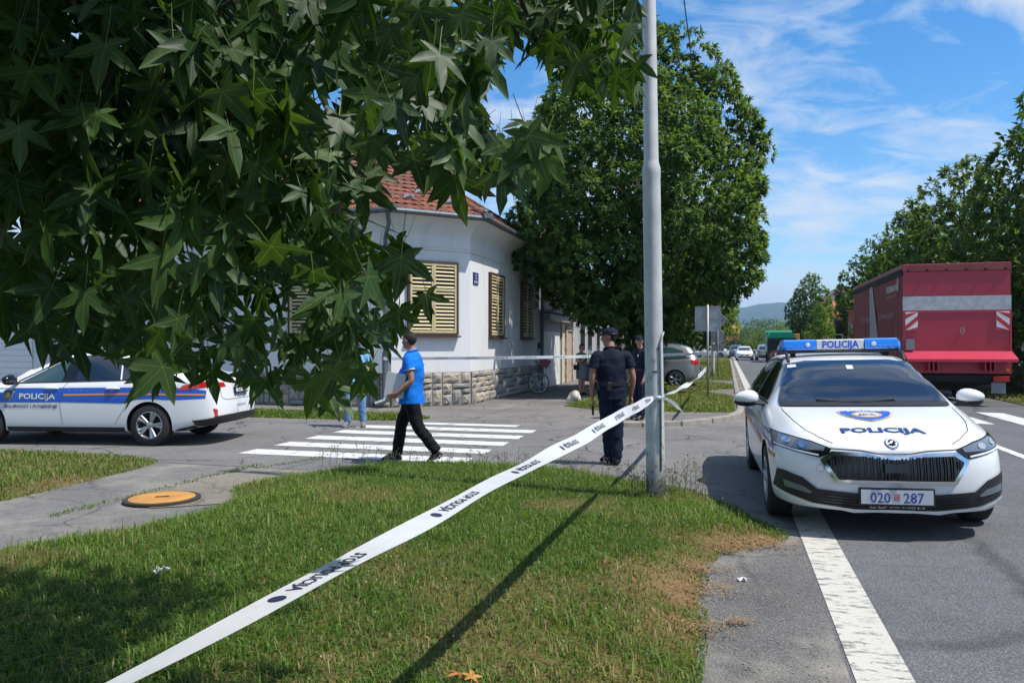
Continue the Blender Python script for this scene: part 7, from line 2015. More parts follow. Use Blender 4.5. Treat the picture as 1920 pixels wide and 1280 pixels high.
# hedge right of the truck
hb = empty('hedge', ROADM @ Matrix.Translation((8.3, 24, 0))); tag(hb, 'dark clipped hedge behind the red truck at the right edge', 'hedge')
n = 700; cen = np.c_[r.uniform(-.5, .5, n), r.uniform(-4.5, 9, n), r.uniform(.15, 1.25, n)]
V, F, C = leaf_cloud(cen, 16, .25, .12, DARK, r, .2, .5)
link(bpy.data.objects.new('foliage', big_mesh('foliage', V, F, MATS['leaf_far'], {'Col': ('FLOAT_COLOR', C)})), hb)
mb = MB(); mb.box((0, 2.2, .45), (.7, 13, .8)); mb.build('woody_core', MATS['bark'], hb)

# ---------------------------------------------------------------- near sweetgum whose branches hang into the picture
def star_leaf(seed):
    """five-lobed leaf, tip along +y, stalk leaves at -y; returns verts, tris, vein attribute"""
    q = random.Random(seed)
    ang = [0, 58, -58, 118, -118]; ln = [1.0, .88, .88, .52, .52]
    order = [4, 2, 0, 1, 3]           # from one side round to the other
    V = [(0, 0, 0)]; vein = [0.0]; F = []
    sin_pts = []
    dirs = [ang[i] + q.uniform(-5, 5) for i in order]
    def P(a, r, z=0.0): t = math.radians(a); return (math.sin(t) * r, math.cos(t) * r, z)
    # sinus points between lobes, plus two at the base
    sa = [dirs[0] - 38] + [(dirs[i] + dirs[i + 1]) / 2 for i in range(4)] + [dirs[4] + 38]
    sr = [.16, .25, .30, .30, .25, .16]
    idx_s = []
    for a, r_ in zip(sa, sr):
        V.append(P(a, r_, .03)); vein.append(1.0); idx_s.append(len(V) - 1)
    for j, i in enumerate(order):
        a = dirs[j]; L = ln[i] * q.uniform(.92, 1.08); hw = 15.0 if i in (0, 1, 2) else 17.0
        cv = -.14 * L * L
        m = len(V); V.append(P(a, .52 * L, cv * .35 - .02)); vein.append(0.0)
        l = len(V); V.append(P(a - hw, .60 * L, cv * .35 + .03)); vein.append(1.0)
        r2 = len(V); V.append(P(a + hw, .60 * L, cv * .35 + .03)); vein.append(1.0)
        tp = len(V); V.append(P(a + q.uniform(-3, 3), L, cv)); vein.append(0.0)
        sl, sr_ = idx_s[j], idx_s[j + 1]
        F += [(0, sl, m), (0, m, sr_), (sl, l, m), (m, r2, sr_), (l, tp, m), (m, tp, r2)]
    # stalk
    k = len(V); V += [(-.012, 0, 0), (.012, 0, 0), (.010, -.45, .03), (-.010, -.45, .03), (.008, -.85, .12), (-.008, -.85, .12)]; vein += [0.0] * 6
    F += [(k, k + 1, k + 2), (k, k + 2, k + 3), (k + 3, k + 2, k + 4), (k + 3, k + 4, k + 5)]
    return np.array(V), np.array(F), np.array(vein)
LEAVES = [star_leaf(300 + i) for i in range(6)]
NEARC = np.array([[.019, .050, .012], [.024, .062, .014], [.031, .073, .015], [.042, .090, .017], [.054, .110, .019]])
tree_root = empty('sweetgum_tree', Matrix.Translation((-1.36, -1.18, 0.0))); tag(tree_root, 'near tree whose star-shaped leaves hang over the upper left of the picture', 'tree')
TO = np.array([-1.36, -1.18, 0.0])
maskA = [(0, -40), (985, -40), (975, 60), (935, 105), (895, 140), (880, 195), (925, 250), (985, 225), (1030, 235), (1040, 290), (1000, 325), (972, 365), (930, 335), (880, 325), (850, 350), (800, 320), (745, 305), (705, 365), (680, 350), (655, 385), (672, 425), (745, 445), (760, 480), (728, 540), (810, 545), (790, 585), (755, 580), (735, 620), (705, 660), (692, 735), (640, 700), (612, 760), (565, 690), (505, 720), (425, 685), (380, 705), (335, 685), (300, 715), (250, 680), (180, 640), (120, 655), (60, 605), (-40, 620)]
maskB = [(960, -40), (1192, -40), (1182, 60), (1200, 125), (1190, 165), (1150, 190), (1070, 150), (1010, 120), (985, 60)]
hole = [(0, 385), (70, 400), (85, 440), (30, 440), (0, 432)]
r = np.random.default_rng(101)
def sample_mask(mask, n, D0, D1, shrink=0):
    us = [p[0] for p in mask]; vs = [p[1] for p in mask]
    P = np.c_[r.uniform(min(us), max(us), n), r.uniform(min(vs), max(vs), n)]
    P = P[in_poly(P, mask)]
    P = P[~in_poly(P, hole)]
    P = P[r.random(len(P)) < np.where(P[:, 1] > 430, .5, np.where(P[:, 0] > 560, .75, 1.0))]
    D = r.uniform(D0, D1, len(P))
    return np.c_[(P[:, 0] - 960) / 1440 * D, D, EYE + (648 - P[:, 1]) / 1440 * D], P
pa, ua = sample_mask(maskA, 3600, 1.45, 3.1)
pb, ub = sample_mask(maskB, 300, 1.9, 2.9)
front = np.concatenate([pa, pb]); uv = np.concatenate([ua, ub])
# unseen rest of the crown, shaped so that it shades lawn and hanging leaves
nb = 26000
q = r.normal(0, 1, (nb, 3)); q = norm(q) * (r.random((nb, 1)) ** .45)
bulk = np.array([-1.5, .9, 4.8]) + q * [3.6, 5.0, 3.3]
bulk = bulk[bulk[:, 2] > np.where(bulk[:, 1] < 0, 1.5, 2.0)]
nx_ = 9000
extra = np.c_[r.uniform(-3.8, -.3, nx_), r.uniform(.2, 3.2, nx_), r.uniform(2.1, 4.6, nx_)]  # denser leaves added out of view to darken the hanging ones
bulk = np.concatenate([bulk, extra])
sh_x = bulk[:, 0] - .532 * bulk[:, 2]; sh_y = bulk[:, 1] + .225 * bulk[:, 2]        # where its shadow falls
bulk = bulk[sh_y < np.where(sh_x < -2, 4.95, 4.85 - (sh_x + 2)) + r.normal(0, .22, len(bulk))]  # cut back to the outline wanted for its shadow on the lawn
bulk = bulk[(bulk[:, 0] < -.85 + .577 * (bulk[:, 2] - 2.2)) | (bulk[:, 1] > 3.3)]      # leaves taken out so that sun reaches the hanging ones
vy = np.maximum(bulk[:, 1], .05); u_ = 960 + 1440 * bulk[:, 0] / vy; v_ = 648 - 1440 * (bulk[:, 2] - EYE) / vy
inframe = (bulk[:, 1] > .05) & (u_ > -160) & (u_ < 2080) & (v_ > -150) & (v_ < 1400)
bulk = bulk[~inframe & (np.linalg.norm(bulk - [0, 0, EYE], axis=1) > 1.1)]
def frames(n, droop, facing):
    """hanging leaves: tip down, blade turned outward with a random twist"""
    d = norm(np.c_[r.normal(0, .42, n), r.normal(0, .42, n), -np.abs(r.normal(droop, .35, n))])
    up = norm(facing + r.normal(0, .55, (n, 3)))
    x = norm(np.cross(d, up)); z = np.cross(x, d)
    return x, d, z
fx, fd, fz = frames(len(front), .95, np.tile([0.15, -.75, .55], (len(front), 1)))
bxx, bdd, bzz = frames(len(bulk), .6, np.tile([0, -.1, .9], (len(bulk), 1)))
def leaf_colors(n, light):
    c = np.clip(r.normal(1.6, 1.0, n) + light, 0, 3.999); i = c.astype(int); f = (c - i)[:, None]
    return (NEARC[i] * (1 - f) + NEARC[i + 1] * f) * r.uniform(.8, 1.2, (n, 1))
fs_ = r.uniform(.066, .105, len(front)); bs_ = r.uniform(.12, .17, len(bulk))
fc = leaf_colors(len(front), .3); bc_ = leaf_colors(len(bulk), 0)
# the 300 that show largest become leaves of their own
cell = {}
order = np.argsort(front[:, 1] / fs_)
vis = []
grid = np.zeros((60, 60), int)
for i in order:
    gx, gy = int(np.clip(uv[i, 0] / 22, 0, 59)), int(np.clip((uv[i, 1] + 40) / 22, 0, 59))
    if grid[gx, gy] < 1: grid[gx, gy] += 1; vis.append(i)
    if len(vis) >= 300: break
single = set(vis)
variants = []
for k, (V, F, ve) in enumerate(LEAVES):
    for c in range(4):
        col = NEARC[c + 1] if c < 4 else NEARC[4]
        me = big_mesh('leaf', V, F, MATS['leaf_near'], {'Col': ('FLOAT_COLOR', np.tile(np.r_[col, 1], (len(V), 1))), 'vein': ('FLOAT', ve)}, smooth=True)
        variants.append(me)
for i in vis:
    o = bpy.data.objects.new('leaf', variants[int(r.integers(len(variants)))]); link(o, tree_root)
    p = front[i] - TO; s = fs_[i]
    o.matrix_local = Matrix(((fx[i][0] * s, fd[i][0] * s, fz[i][0] * s, p[0]), (fx[i][1] * s, fd[i][1] * s, fz[i][1] * s, p[1]), (fx[i][2] * s, fd[i][2] * s, fz[i][2] * s, p[2]), (0, 0, 0, 1)))
def simple_leaf(V, F, ve):
    """the same outline with fewer faces, for the crown overhead"""
    tips = [10, 14, 18, 22, 26]; ring = []
    for j in range(5): ring += [1 + j, tips[j]]
    ring.append(6); W2 = np.concatenate([V[[0]], V[ring]])
    return W2, np.array([(0, i, i + 1) for i in range(1, len(ring))]), np.ones(len(W2))
def leaf_field(name, pos, x, d, z, s, c, LEAVES=LEAVES):
    Vs = []; Fs = []; Cs = []; Ve = []; k = 0
    pick = r.integers(0, len(LEAVES), len(pos))
    for q_, (V, F, ve) in enumerate(LEAVES):
        m = pick == q_; n = m.sum()
        if not n: continue
        P = pos[m][:, None, :] + s[m][:, None, None] * (x[m][:, None, :] * V[None, :, 0:1] + d[m][:, None, :] * V[None, :, 1:2] + z[m][:, None, :] * V[None, :, 2:3])
        Vs.append(P.reshape(-1, 3)); Fs.append((F[None] + (np.arange(n) * len(V))[:, None, None]).reshape(-1, 3) + k); k += n * len(V)
        Cs.append(np.repeat(np.c_[c[m], np.ones(n)], len(V), axis=0)); Ve.append(np.tile(ve, n))
    me = big_mesh(name, np.concatenate(Vs) - TO, np.concatenate(Fs), MATS['leaf_near'], {'Col': ('FLOAT_COLOR', np.concatenate(Cs)), 'vein': ('FLOAT', np.concatenate(Ve))}, smooth=True)
    o = bpy.data.objects.new(name, me); link(o, tree_root); tag(o, kind='stuff')
rest = np.array([i for i in range(len(front)) if i not in single])
leaf_field('foliage', front[rest], fx[rest], fd[rest], fz[rest], fs_[rest], fc[rest])
leaf_field('crown', bulk, bxx, bdd, bzz, bs_, bc_, [simple_leaf(*q_) for q_ in LEAVES])
# trunk, boughs and hanging twigs
mb = MB(); mb.tube([(0, 0, -.1), (.02, .02, 1.0), (.0, .0, 2.2), (.05, .1, 3.6), (.1, .3, 5.6)], [.20, .155, .14, .11, .04], 14); mb.build('trunk', MATS['bark'], tree_root, smooth=True)
q = random.Random(55); ends = []
tips = [(-1.9, 2.3, 2.15), (-1.2, 2.4, 2.5), (-.7, 2.6, 2.3), (-.35, 2.3, 2.25), (.1, 2.2, 2.35), (.3, 2.5, 2.55), (-1.6, 1.9, 1.95), (-2.2, 2.6, 1.95), (-.9, 2.0, 1.9), (-.6, 2.1, 1.75)]
for k, tpt in enumerate(tips):
    e = Vector(tpt) - Vector(TO); b = Vector((0, .05, 2.1 + .22 * k)); mid = lerp(b, e, .55) + Vector((0, 0, .55))
    mb = MB(); mb.tube([b, lerp(b, mid, .5) + Vector((0, 0, .15)), mid, lerp(mid, e, .5) + Vector((0, 0, .08)), e], [.045, .034, .022, .012, .005], 8); mb.build('branch', MATS['bark'], tree_root, smooth=True)
    ends += [lerp(mid, e, f) for f in (.2, .45, .7, .95)]
mb = MB()
EN = np.array([v[:] for v in ends]) + TO
for i in r.choice(len(front), 240, replace=False):
    dd = np.linalg.norm(EN - front[i], axis=1); j = int(np.argmin(dd))
    if dd[j] > .5: continue
    a = Vector(EN[j] - TO); e = Vector(front[i] - fd[i] * fs_[i] * .85 - TO)
    mb.tube([a, lerp(a, e, .33) + Vector((0, 0, .05)), lerp(a, e, .7) + Vector((0, 0, .045)), e], [.0026, .0022, .0018, .0013], 4)
tag(mb.build('twigs', MATS['twig'], tree_root), kind='stuff')
# ================================================================== STREET FURNITURE AND SMALL THINGS
def pole_mat():
    m = bpy.data.materials.new('pole_metal'); m.use_nodes = True
    n, l = nodes_of(m); b = n['Principled BSDF']; tc = n.new('ShaderNodeTexCoord')
    sep = n.new('ShaderNodeSeparateXYZ'); l.new(tc.outputs['Object'], sep.inputs[0])
    t = n.new('ShaderNodeTexNoise'); t.inputs['Scale'].default_value = 11; t.inputs['Detail'].default_value = 8; t.inputs['Roughness'].default_value = .7
    mp = n.new('ShaderNodeMapping'); mp.inputs['Scale'].default_value = (2.2, 2.2, 1.0); l.new(tc.outputs['Object'], mp.inputs[0]); l.new(mp.outputs[0], t.inputs['Vector'])
    rp = n.new('ShaderNodeValToRGB'); rp.color_ramp.elements[0].position = .56; rp.color_ramp.elements[0].color = (0, 0, 0, 1); rp.color_ramp.elements[1].position = .62; rp.color_ramp.elements[1].color = (1, 1, 1, 1)
    l.new(t.outputs['Fac'], rp.inputs[0])
    low = n.new('ShaderNodeMapRange'); low.inputs['From Min'].default_value = 2.4; low.inputs['From Max'].default_value = .4; l.new(sep.outputs['Z'], low.inputs['Value'])
    ml = n.new('ShaderNodeMath'); ml.operation = 'MULTIPLY'; l.new(rp.outputs[0], ml.inputs[0]); l.new(low.outputs[0], ml.inputs[1])
    t2 = n.new('ShaderNodeTexNoise'); t2.inputs['Scale'].default_value = 4; t2.inputs['Detail'].default_value = 6; l.new(tc.outputs['Object'], t2.inputs['Vector'])
    r2 = n.new('ShaderNodeValToRGB'); r2.color_ramp.elements[0].position = .3; r2.color_ramp.elements[0].color = (.42, .425, .425, 1); r2.color_ramp.elements[1].position = .7; r2.color_ramp.elements[1].color = (.58, .585, .58, 1)
    l.new(t2.outputs['Fac'], r2.inputs[0])
    mx = n.new('ShaderNodeMixRGB'); mx.inputs[2].default_value = (.05, .048, .045, 1); l.new(ml.outputs[0], mx.inputs[0]); l.new(r2.outputs[0], mx.inputs[1])
    ft = n.new('ShaderNodeMapRange'); ft.inputs['From Min'].default_value = .52; ft.inputs['From Max'].default_value = .18; l.new(sep.outputs['Z'], ft.inputs['Value'])
    fm = n.new('ShaderNodeMath'); fm.operation = 'MULTIPLY'; l.new(ft.outputs[0], fm.inputs[0]); l.new(t2.outputs['Fac'], fm.inputs[1])
    fm2 = n.new('ShaderNodeMath'); fm2.operation = 'MULTIPLY'; fm2.inputs[1].default_value = 1.7; fm2.use_clamp = True; l.new(fm.outputs[0], fm2.inputs[0])
    m2 = n.new('ShaderNodeMixRGB'); m2.inputs[2].default_value = (.025, .023, .02, 1); l.new(fm2.outputs[0], m2.inputs[0]); l.new(mx.outputs[0], m2.inputs[1])
    l.new(m2.outputs[0], b.inputs['Base Color']); b.inputs['Roughness'].default_value = .55; b.inputs['Metallic'].default_value = .08
    bp = n.new('ShaderNodeBump'); bp.inputs['Strength'].default_value = .4; bp.inputs['Distance'].default_value = .004; l.new(t.outputs['Fac'], bp.inputs['Height']); l.new(bp.outputs[0], b.inputs['Normal'])
    MATS['pole_metal'] = m
pole_mat()
mat('galv', (0.30, 0.31, 0.32), 0.5, 0.5, var=.12)
mat('sign_back', (0.33, 0.335, 0.345), 0.6, 0.2, var=.1, var_scale=5)
def lamp_post(label, loc, lean, H, arm_dir, arm, rad_scale=1.0):
    root = empty('lamp_post', Matrix.Translation(loc) @ Matrix.Rotation(lean, 4, 'Y')); tag(root, label, 'lamp post', 'street lamps')
    mb = MB(); mb.lathe([(.094, -.2), (.092, .3), (.0875, 1.6), (.086, 3.20), (.089, 3.22), (.089, 3.28), (.074, 3.33), (.071, 3.36), (.060, H * .75), (.045, H)], 28); mb.build('post', MATS['pole_metal'], root, sharp=40)
    d = Vector((arm_dir[0], arm_dir[1], 0)).normalized()
    mb = MB(); mb.tube([(0, 0, H - .05), d * .25 + Vector((0, 0, H + .12)), d * arm + Vector((0, 0, H + .2))], [.04, .035, .03], 10); mb.build('arm', MATS['galv'], root, smooth=True)
    c = d * (arm + .32) + Vector((0, 0, H + .19)); a = math.atan2(d.y, d.x)
    M = Matrix.Translation(c) @ Matrix.Rotation(a, 4, 'Z')
    v, f = ball_geo((0, 0, 0), (.38, .15, .09), 16); v = [M @ Vector((q[0], q[1], max(q[2], -.03))) for q in v]
    mb = MB(); mb.add(v, f); hd_ = mb.build('lamp_head', MATS['galv'], root, sharp=50)
    v, f = ball_geo((0.04, 0, -.03), (.26, .11, .05), 14); mb = MB(); mb.add([M @ Vector(q) for q in v], f); mb.build('lamp_glass', MATS['lamp_white'], hd_, smooth=True)
    return root
LP = Vector((1.405, 7.5, 0))
lp1 = lamp_post('grey steel lamp post in the lawn with police tape tied round it', LP, rad(-.75), 9.2, NV, 1.6)
mb = MB(); mb.tube([(.035, -.085, .35), (.045, -.092, 1.2), (.045, -.092, 1.58), (.075, -.075, 1.66), (.092, -.03, 1.68)], .010, 8); mb.build('conduit', MATS['galv'], lp1, smooth=True)
mb = MB(); mb.tube([(.088, .02, .4), (.088, .02, 1.7), (.085, .02, 2.6)], .006, 6); mb.build('cable', MATS['black_plastic'], lp1)
mb = MB(); mb.box((-.01, -.089, 1.30), (.05, .006, .012)); mb.box((.03, -.088, 1.52), (.04, .006, .010)); mb.build('stencil', MATS['black_plastic'], lp1)
lp2p = W(-1.38, 30.8); lamp_post('second lamp post whose head shows right of the large tree', lp2p, 0, 9.1, NV, 1.55)
lamp_post('lamp post behind the white house with its head above the roof', (-2.6, 36.5, 0), 0, 9.9, (1, .1, 0), .9)
# overhead cable between the lamp posts
pts = []
for i in range(41):
    f = i / 40; p = lerp((1.30, 7.5, 8.05), lp2p + Vector((0, 0, 8.1)), f); p.z -= 4 * .35 * f * (1 - f); pts.append(p)
mb = MB(); mb.tube(pts, .011, 6); o = mb.build('overhead_cable', MATS['black_plastic']); tag(o, 'thin overhead cable running from the lamp post along the road', 'cable')

# traffic signs seen from behind
def sign_post(name, label, loc, H, plates):
    root = empty(name, Matrix.Translation(loc) @ Matrix.Rotation(-ROAD_ANGLE, 4, 'Z')); tag(root, label, 'sign')
    mb = MB(); mb.tube([(0, 0, -.15), (0, 0, H)], .031, 14); mb.build('post', MATS['galv'], root, smooth=True)
    for kind, z, w, h in plates:
        mb = MB(); y0, y1 = .038, .046
        if kind == 'rect': P = [(-w / 2, z - h / 2), (w / 2, z - h / 2), (w / 2, z + h / 2), (-w / 2, z + h / 2)]
        elif kind == 'diamond': P = [(0, z - h / 2), (w / 2, z), (0, z + h / 2), (-w / 2, z)]
        elif kind == 'tri': P = [(-w / 2, z - h / 2), (w / 2, z - h / 2), (0, z + h / 2)]
        else: P = [(w / 2 * math.cos(t), z + w / 2 * math.sin(t)) for t in np.linspace(0, 2 * math.pi, 33)[:-1]]
        mb.prism(P, y0, y1, axis='Y'); pl2 = mb.build('sign_plate', MATS['sign_back'], root)
        rim = MB(); n = len(P)
        for i in range(n): a, b = P[i], P[(i + 1) % n]; rim.tube([(a[0], .036, a[1]), (b[0], .036, b[1])], .010, 5)
        rim.build('rim', MATS['galv'], pl2)
        mb = MB(); mb.box((0, .034, z), (w * .55 if kind != 'rect' else w * .9, .008, .03)); mb.build('bracket', MATS['galv'], pl2)
        if kind == 'rect' and w > .5:
            mb = MB(); mb.box((w * .34, .035, z - h * .36), (.06, .003, .05)); mb.build('sticker', mat('sticker_blue', (.05, .25, .6), .5), pl2)
    return root
SP1 = px(1327, 750); SP2 = px(1346, 711)
sign_post('traffic_sign', 'back of a large square traffic sign on a grey post in the verge', SP1, 2.72, [('rect', 2.32, .70, .70)])
sign_post('traffic_sign', 'backs of diamond, round and oblong signs on one post behind the square sign', SP2, 3.15, [('diamond', 2.72, .86, .86), ('round', 1.97, .62, .62), ('rect', 1.46, .52, .30)])
q = W(7.25, 46.5); ts = sign_post('warning_sign', 'red-edged triangular warning sign beside the truck cab', q, 2.5, [('tri', 2.2, .8, .7)])
mb = MB(); mb.prism([(-.40, 1.85), (.40, 1.85), (0, 2.55)], -.05, -.045, axis='Y'); mb.build('sign_face', MATS['marker_red'], ts)
mb = MB(); mb.prism([(-.26, 1.93), (.26, 1.93), (0, 2.39)], -.056, -.051, axis='Y'); mb.build('sign_field', MATS['reflect_white'], ts)
q = W(6.95, 54); bs = empty('direction_board', Matrix.Translation(q) @ Matrix.Rotation(-ROAD_ANGLE, 4, 'Z')); tag(bs, 'white direction board on two posts above the police car roof', 'sign')
mb = MB(); mb.box((0, 0, 1.85), (1.7, .04, .5)); mb.build('board', MATS['reflect_white'], bs)
for x in (-.6, .6): mb = MB(); mb.tube([(x, .05, -.1), (x, .05, 2.1)], .03, 10); mb.build('post', MATS['galv'], bs)
mb = MB(); mb.add([(-.7, -.022, 1.98), (-.6, -.022, 1.98), (-.65, -.022, 1.86)], [(0, 1, 2)]); mb.build('arrow', MATS['text_blue'], bs)

# ---------------------------------------------------------------- police tape
def tape_mat():
    m = bpy.data.materials.new('tape_white'); m.use_nodes = True
    n, l = nodes_of(m); b = n['Principled BSDF']; out = n['Material Output']
    b.inputs['Base Color'].default_value = (.74, .76, .80, 1); b.inputs['Roughness'].default_value = .32
    tr = n.new('ShaderNodeBsdfTranslucent'); tr.inputs['Color'].default_value = (.7, .73, .78, 1)
    ms = n.new('ShaderNodeMixShader'); ms.inputs[0].default_value = .25
    tc = n.new('ShaderNodeTexCoord'); t = n.new('ShaderNodeTexNoise'); t.inputs['Scale'].default_value = 9; t.inputs['Detail'].default_value = 4; l.new(tc.outputs['Object'], t.inputs['Vector'])
    bp = n.new('ShaderNodeBump'); bp.inputs['Strength'].default_value = .35; bp.inputs['Distance'].default_value = .02; l.new(t.outputs['Fac'], bp.inputs['Height']); l.new(bp.outputs[0], b.inputs['Normal'])
    l.new(b.outputs[0], ms.inputs[1]); l.new(tr.outputs[0], ms.inputs[2]); l.new(ms.outputs[0], out.inputs['Surface'])
    MATS['tape_white'] = m
tape_mat(); mat('tape_ink', (.018, .02, .06), .5)
def ribbon(label, fC, fW, L, side, text=True, size=.042, width=.078, period=.80, phase=.15, n=160, name='police_tape'):
    """fC(k), fW(k): centre and unit width direction of the band at distance k; side: +1/-1 which face carries the ink"""
    vs = []; fs = []
    hw = lambda k: width / 2 * (1 if not callable(width) else 1)
    wd = width if callable(width) else (lambda k: width)
    for i in range(n + 1):
        k = L * i / n; c = Vector(fC(k)); w = Vector(fW(k)).normalized(); h = wd(k) / 2
        vs += [c - w * h, c, c + w * h]
    for i in range(n):
        for q in range(2): a = i * 3 + q; fs.append((a, a + 3, a + 4, a + 1))
    base = Vector(fC(0))
    root = empty(name, Matrix.Translation((base.x, base.y, 0))); tag(root, label, 'tape')
    mb = MB(); mb.add([v - Vector((base.x, base.y, 0)) for v in vs], fs); band = mb.build('band', MATS['tape_white'], root, smooth=True)
    if text:
        tv_, tf_ = text_geo('STOP POLICIJA', size, .0012, 0, 1.08, 'LEFT', 1.0)
        tv_, tf_ = cut_grid(tv_, tf_, .04)
        wx = max(v[0] for v in tv_)
        disc = ellipse((wx + .05, size * .36), .020, size * .42, 16)
        k0 = phase
        while k0 + wx + .1 < L:
            for nm_, V_, F_ in (('lettering', tv_, tf_), ('dot', disc, [tuple(range(16))])):
                P = []
                for x, y in V_:
                    k = k0 + x; c = Vector(fC(k)); w = Vector(fW(k)).normalized(); d = (Vector(fC(k + .01)) - c).normalized(); nn = d.cross(w) * side
                    P.append(c - w * (y - size * .36) * (wd(k) / .078) + nn * .0012 - Vector((base.x, base.y, 0)))
                mb = MB(); mb.add(P, F_); mb.build(nm_, MATS['tape_ink'], band)
            k0 += period
    return root
T0 = Vector((1.36, 7.40, 1.055)); T1 = Vector((-1.25, -1.06, 1.09)); TD = T1 - T0; TL = TD.length
Tm = Vector((-.955, .297, 0))
phi = curve([(0, 25), (.7, 22), (1.8, 30), (2.6, 42), (3.6, 60), (4.7, 80), (5.4, 88), (6.1, 94), (6.6, 99), (8.9, 100)])
def c1(k):
    f = k / TL; p = T0 + TD * f; p.z -= .10 * f * (1 - f) + .004 * math.sin(k * 2.3) + .0025 * math.sin(k * 5.9 + 1); return p
def w1(k):
    a = rad(phi(k)) + .09 * math.sin(k * 3.1) + .05 * math.sin(k * 7.7); return Vector((Tm.x * math.sin(a), Tm.y * math.sin(a), math.cos(a)))
tape_w = curve([(0, .030), (.25, .060), (.6, .078), (9, .078)])
ribbon('long white police tape with blue lettering crossing the lawn towards the camera', c1, w1, TL, -1, width=tape_w, phase=.22)
# tape on to the square sign's post, twisted
U0 = Vector((1.47, 7.55, 1.045)); U1 = Vector((SP1.x - .03, SP1.y, .93)); UD = U1 - U0; UL = UD.length
def c2(k): f = k / UL; p = U0 + UD * f; p.z -= .9 * f * (1 - f) * .35; return p
def w2(k): a = .5 + 1.5 * math.sin(k * .42) + .4 * math.sin(k * 1.7); return Vector((.9 * math.sin(a), -.25 * math.sin(a), math.cos(a)))
ribbon('twisted police tape running from the lamp post to the square sign post', c2, w2, UL, 1, width=.075, phase=.4)
X0 = W(-8.95, 10.56, 1.23); X1 = SP1 + Vector((-.02, -.03, 1.33)); XD = X1 - X0; XL = XD.length
def c3(k): f = k / XL; p = X0 + XD * f; p.z -= .12 * f * (1 - f); return p
def w3(k): a = .25 * math.sin(k * .9) + .15; return Vector((.1 * math.sin(a), -math.sin(a), math.cos(a)))
ribbon('far police tape stretched in front of the white house', c3, w3, XL, 1, width=.078, phase=.5, size=.036)
# knot round the post and its loose tail
kn = empty('tape_knot', Matrix.Translation(LP + Vector((-.012, 0, 1.05)))); tag(kn, 'bunched white tape knotted round the lamp post with a loose tail', 'tape')
for k, (tl, dz) in enumerate(((.12, 0), (-.08, .008), (.03, -.012))):
    vs = []; fs = []; n = 36
    for i in range(n):
        t = 2 * math.pi * i / n; rr = .0905 + .002 * k + .002 * math.sin(5 * t + k)
        for h in (-.014, 0, .014): vs.append((rr * math.cos(t), rr * math.sin(t), dz + h + tl * .09 * math.cos(t + k)))
    for i in range(n):
        for q in range(2): fs.append((i * 3 + q, ((i + 1) % n) * 3 + q, ((i + 1) % n) * 3 + q + 1, i * 3 + q + 1))
    mb = MB(); mb.add(vs, fs); mb.build('wrap', MATS['tape_white'], kn, smooth=True)
mb = MB(); path = [(.03, -.095, .0), (.09, -.12, -.01), (.15, -.15, -.045), (.20, -.16, -.10), (.225, -.165, -.125)]
vs = []; fs = []
for i, p in enumerate(path):
    a = .6 + i * .35; w = Vector((.3 * math.sin(a), -.4, math.cos(a) * .9)).normalized() * (.012 + .006 * i)
    vs += [Vector(p) - w, Vector(p), Vector(p) + w]
for i in range(len(path) - 1):
    for q in range(2): fs.append((i * 3 + q, i * 3 + 3 + q, i * 3 + 4 + q, i * 3 + 1 + q))
mb.add(vs, fs); mb.build('tail', MATS['tape_white'], kn, smooth=True)
mb = MB(); mb.add(*ball_geo((.02, -.10, .0), (.028, .018, .02), 10)); mb.build('knot', MATS['tape_white'], kn, smooth=True)

# ---------------------------------------------------------------- bicycle leaning by the downpipe
bp_ = px(1012, 737)
bk = empty('bicycle', Matrix.Translation(bp_) @ Matrix.Rotation(-ROAD_ANGLE + rad(6), 4, 'Z') @ Matrix.Rotation(rad(-5), 4, 'Y')); tag(bk, 'dark bicycle with a red bag leaning at the corner of the white house', 'bicycle')
mat('bike_dark', (.02, .014, .014), .4); mat('bag_red', (.22, .05, .06), .7, var=.3, var_scale=20)
def bike_wheel(M):
    mb = MB(); n = 40; prof_ = [(.33 + .016 * math.cos(t), .016 * math.sin(t)) for t in np.linspace(0, 2 * math.pi, 9)[:-1]]
    mb.lathe(prof_, n, M, close=True); w = mb.build('wheel', MATS['rubber'], bk, smooth=True)
    mb = MB(); prof_ = [(.308 + .008 * math.cos(t), .010 * math.sin(t)) for t in np.linspace(0, 2 * math.pi, 7)[:-1]]; mb.lathe(prof_, n, M, close=True); mb.lathe([(.022, -.03), (.022, .03)], 10, M)
    mb.build('rim', MATS['chrome'], w, smooth=True)
    mb = MB()
    for k in range(20):
        a = 2 * math.pi * k / 20; mb.tube([M @ Vector((.02 * math.cos(a + .3), .02 * math.sin(a + .3), .02 * (-1) ** k)), M @ Vector((.31 * math.cos(a), .31 * math.sin(a), 0))], .0015, 3)
    mb.build('spokes', MATS['chrome'], w)
steer = Matrix.Translation((0, 0, .345)) @ Matrix.Rotation(rad(20), 4, 'Z')
bike_wheel(steer @ Matrix.Rotation(math.pi / 2, 4, 'X'))
bike_wheel(Matrix.Translation((0, 1.06, .345)) @ Matrix.Rotation(math.pi / 2, 4, 'Y'))
mb = MB(); mb.tube([(0, .06, .80), (0, .20, .55), (0, .62, .32)], .018, 8); mb.tube([(0, .62, .32), (0, .78, .85)], .016, 8); mb.tube([(0, .62, .32), (0, 1.06, .345)], .010, 8); mb.tube([(0, .75, .75), (0, 1.06, .345)], .009, 8); mb.tube([(0, .06, .86), (0, .10, .62)], .018, 8); mb.build('frame', MATS['bike_dark'], bk, smooth=True)
mb = MB()
for sd in (-1, 1):
    a = steer @ Vector((0, sd * .055, 0)); b = Vector((0, .05, .66)); mb.tube([a, lerp(a, b, .8) + Vector((0, 0, 0)), b], .010, 6)
mb.tube([(0, .05, .64), (0, .02, .98)], .014, 8); mb.build('fork', MATS['bike_dark'], bk, smooth=True)
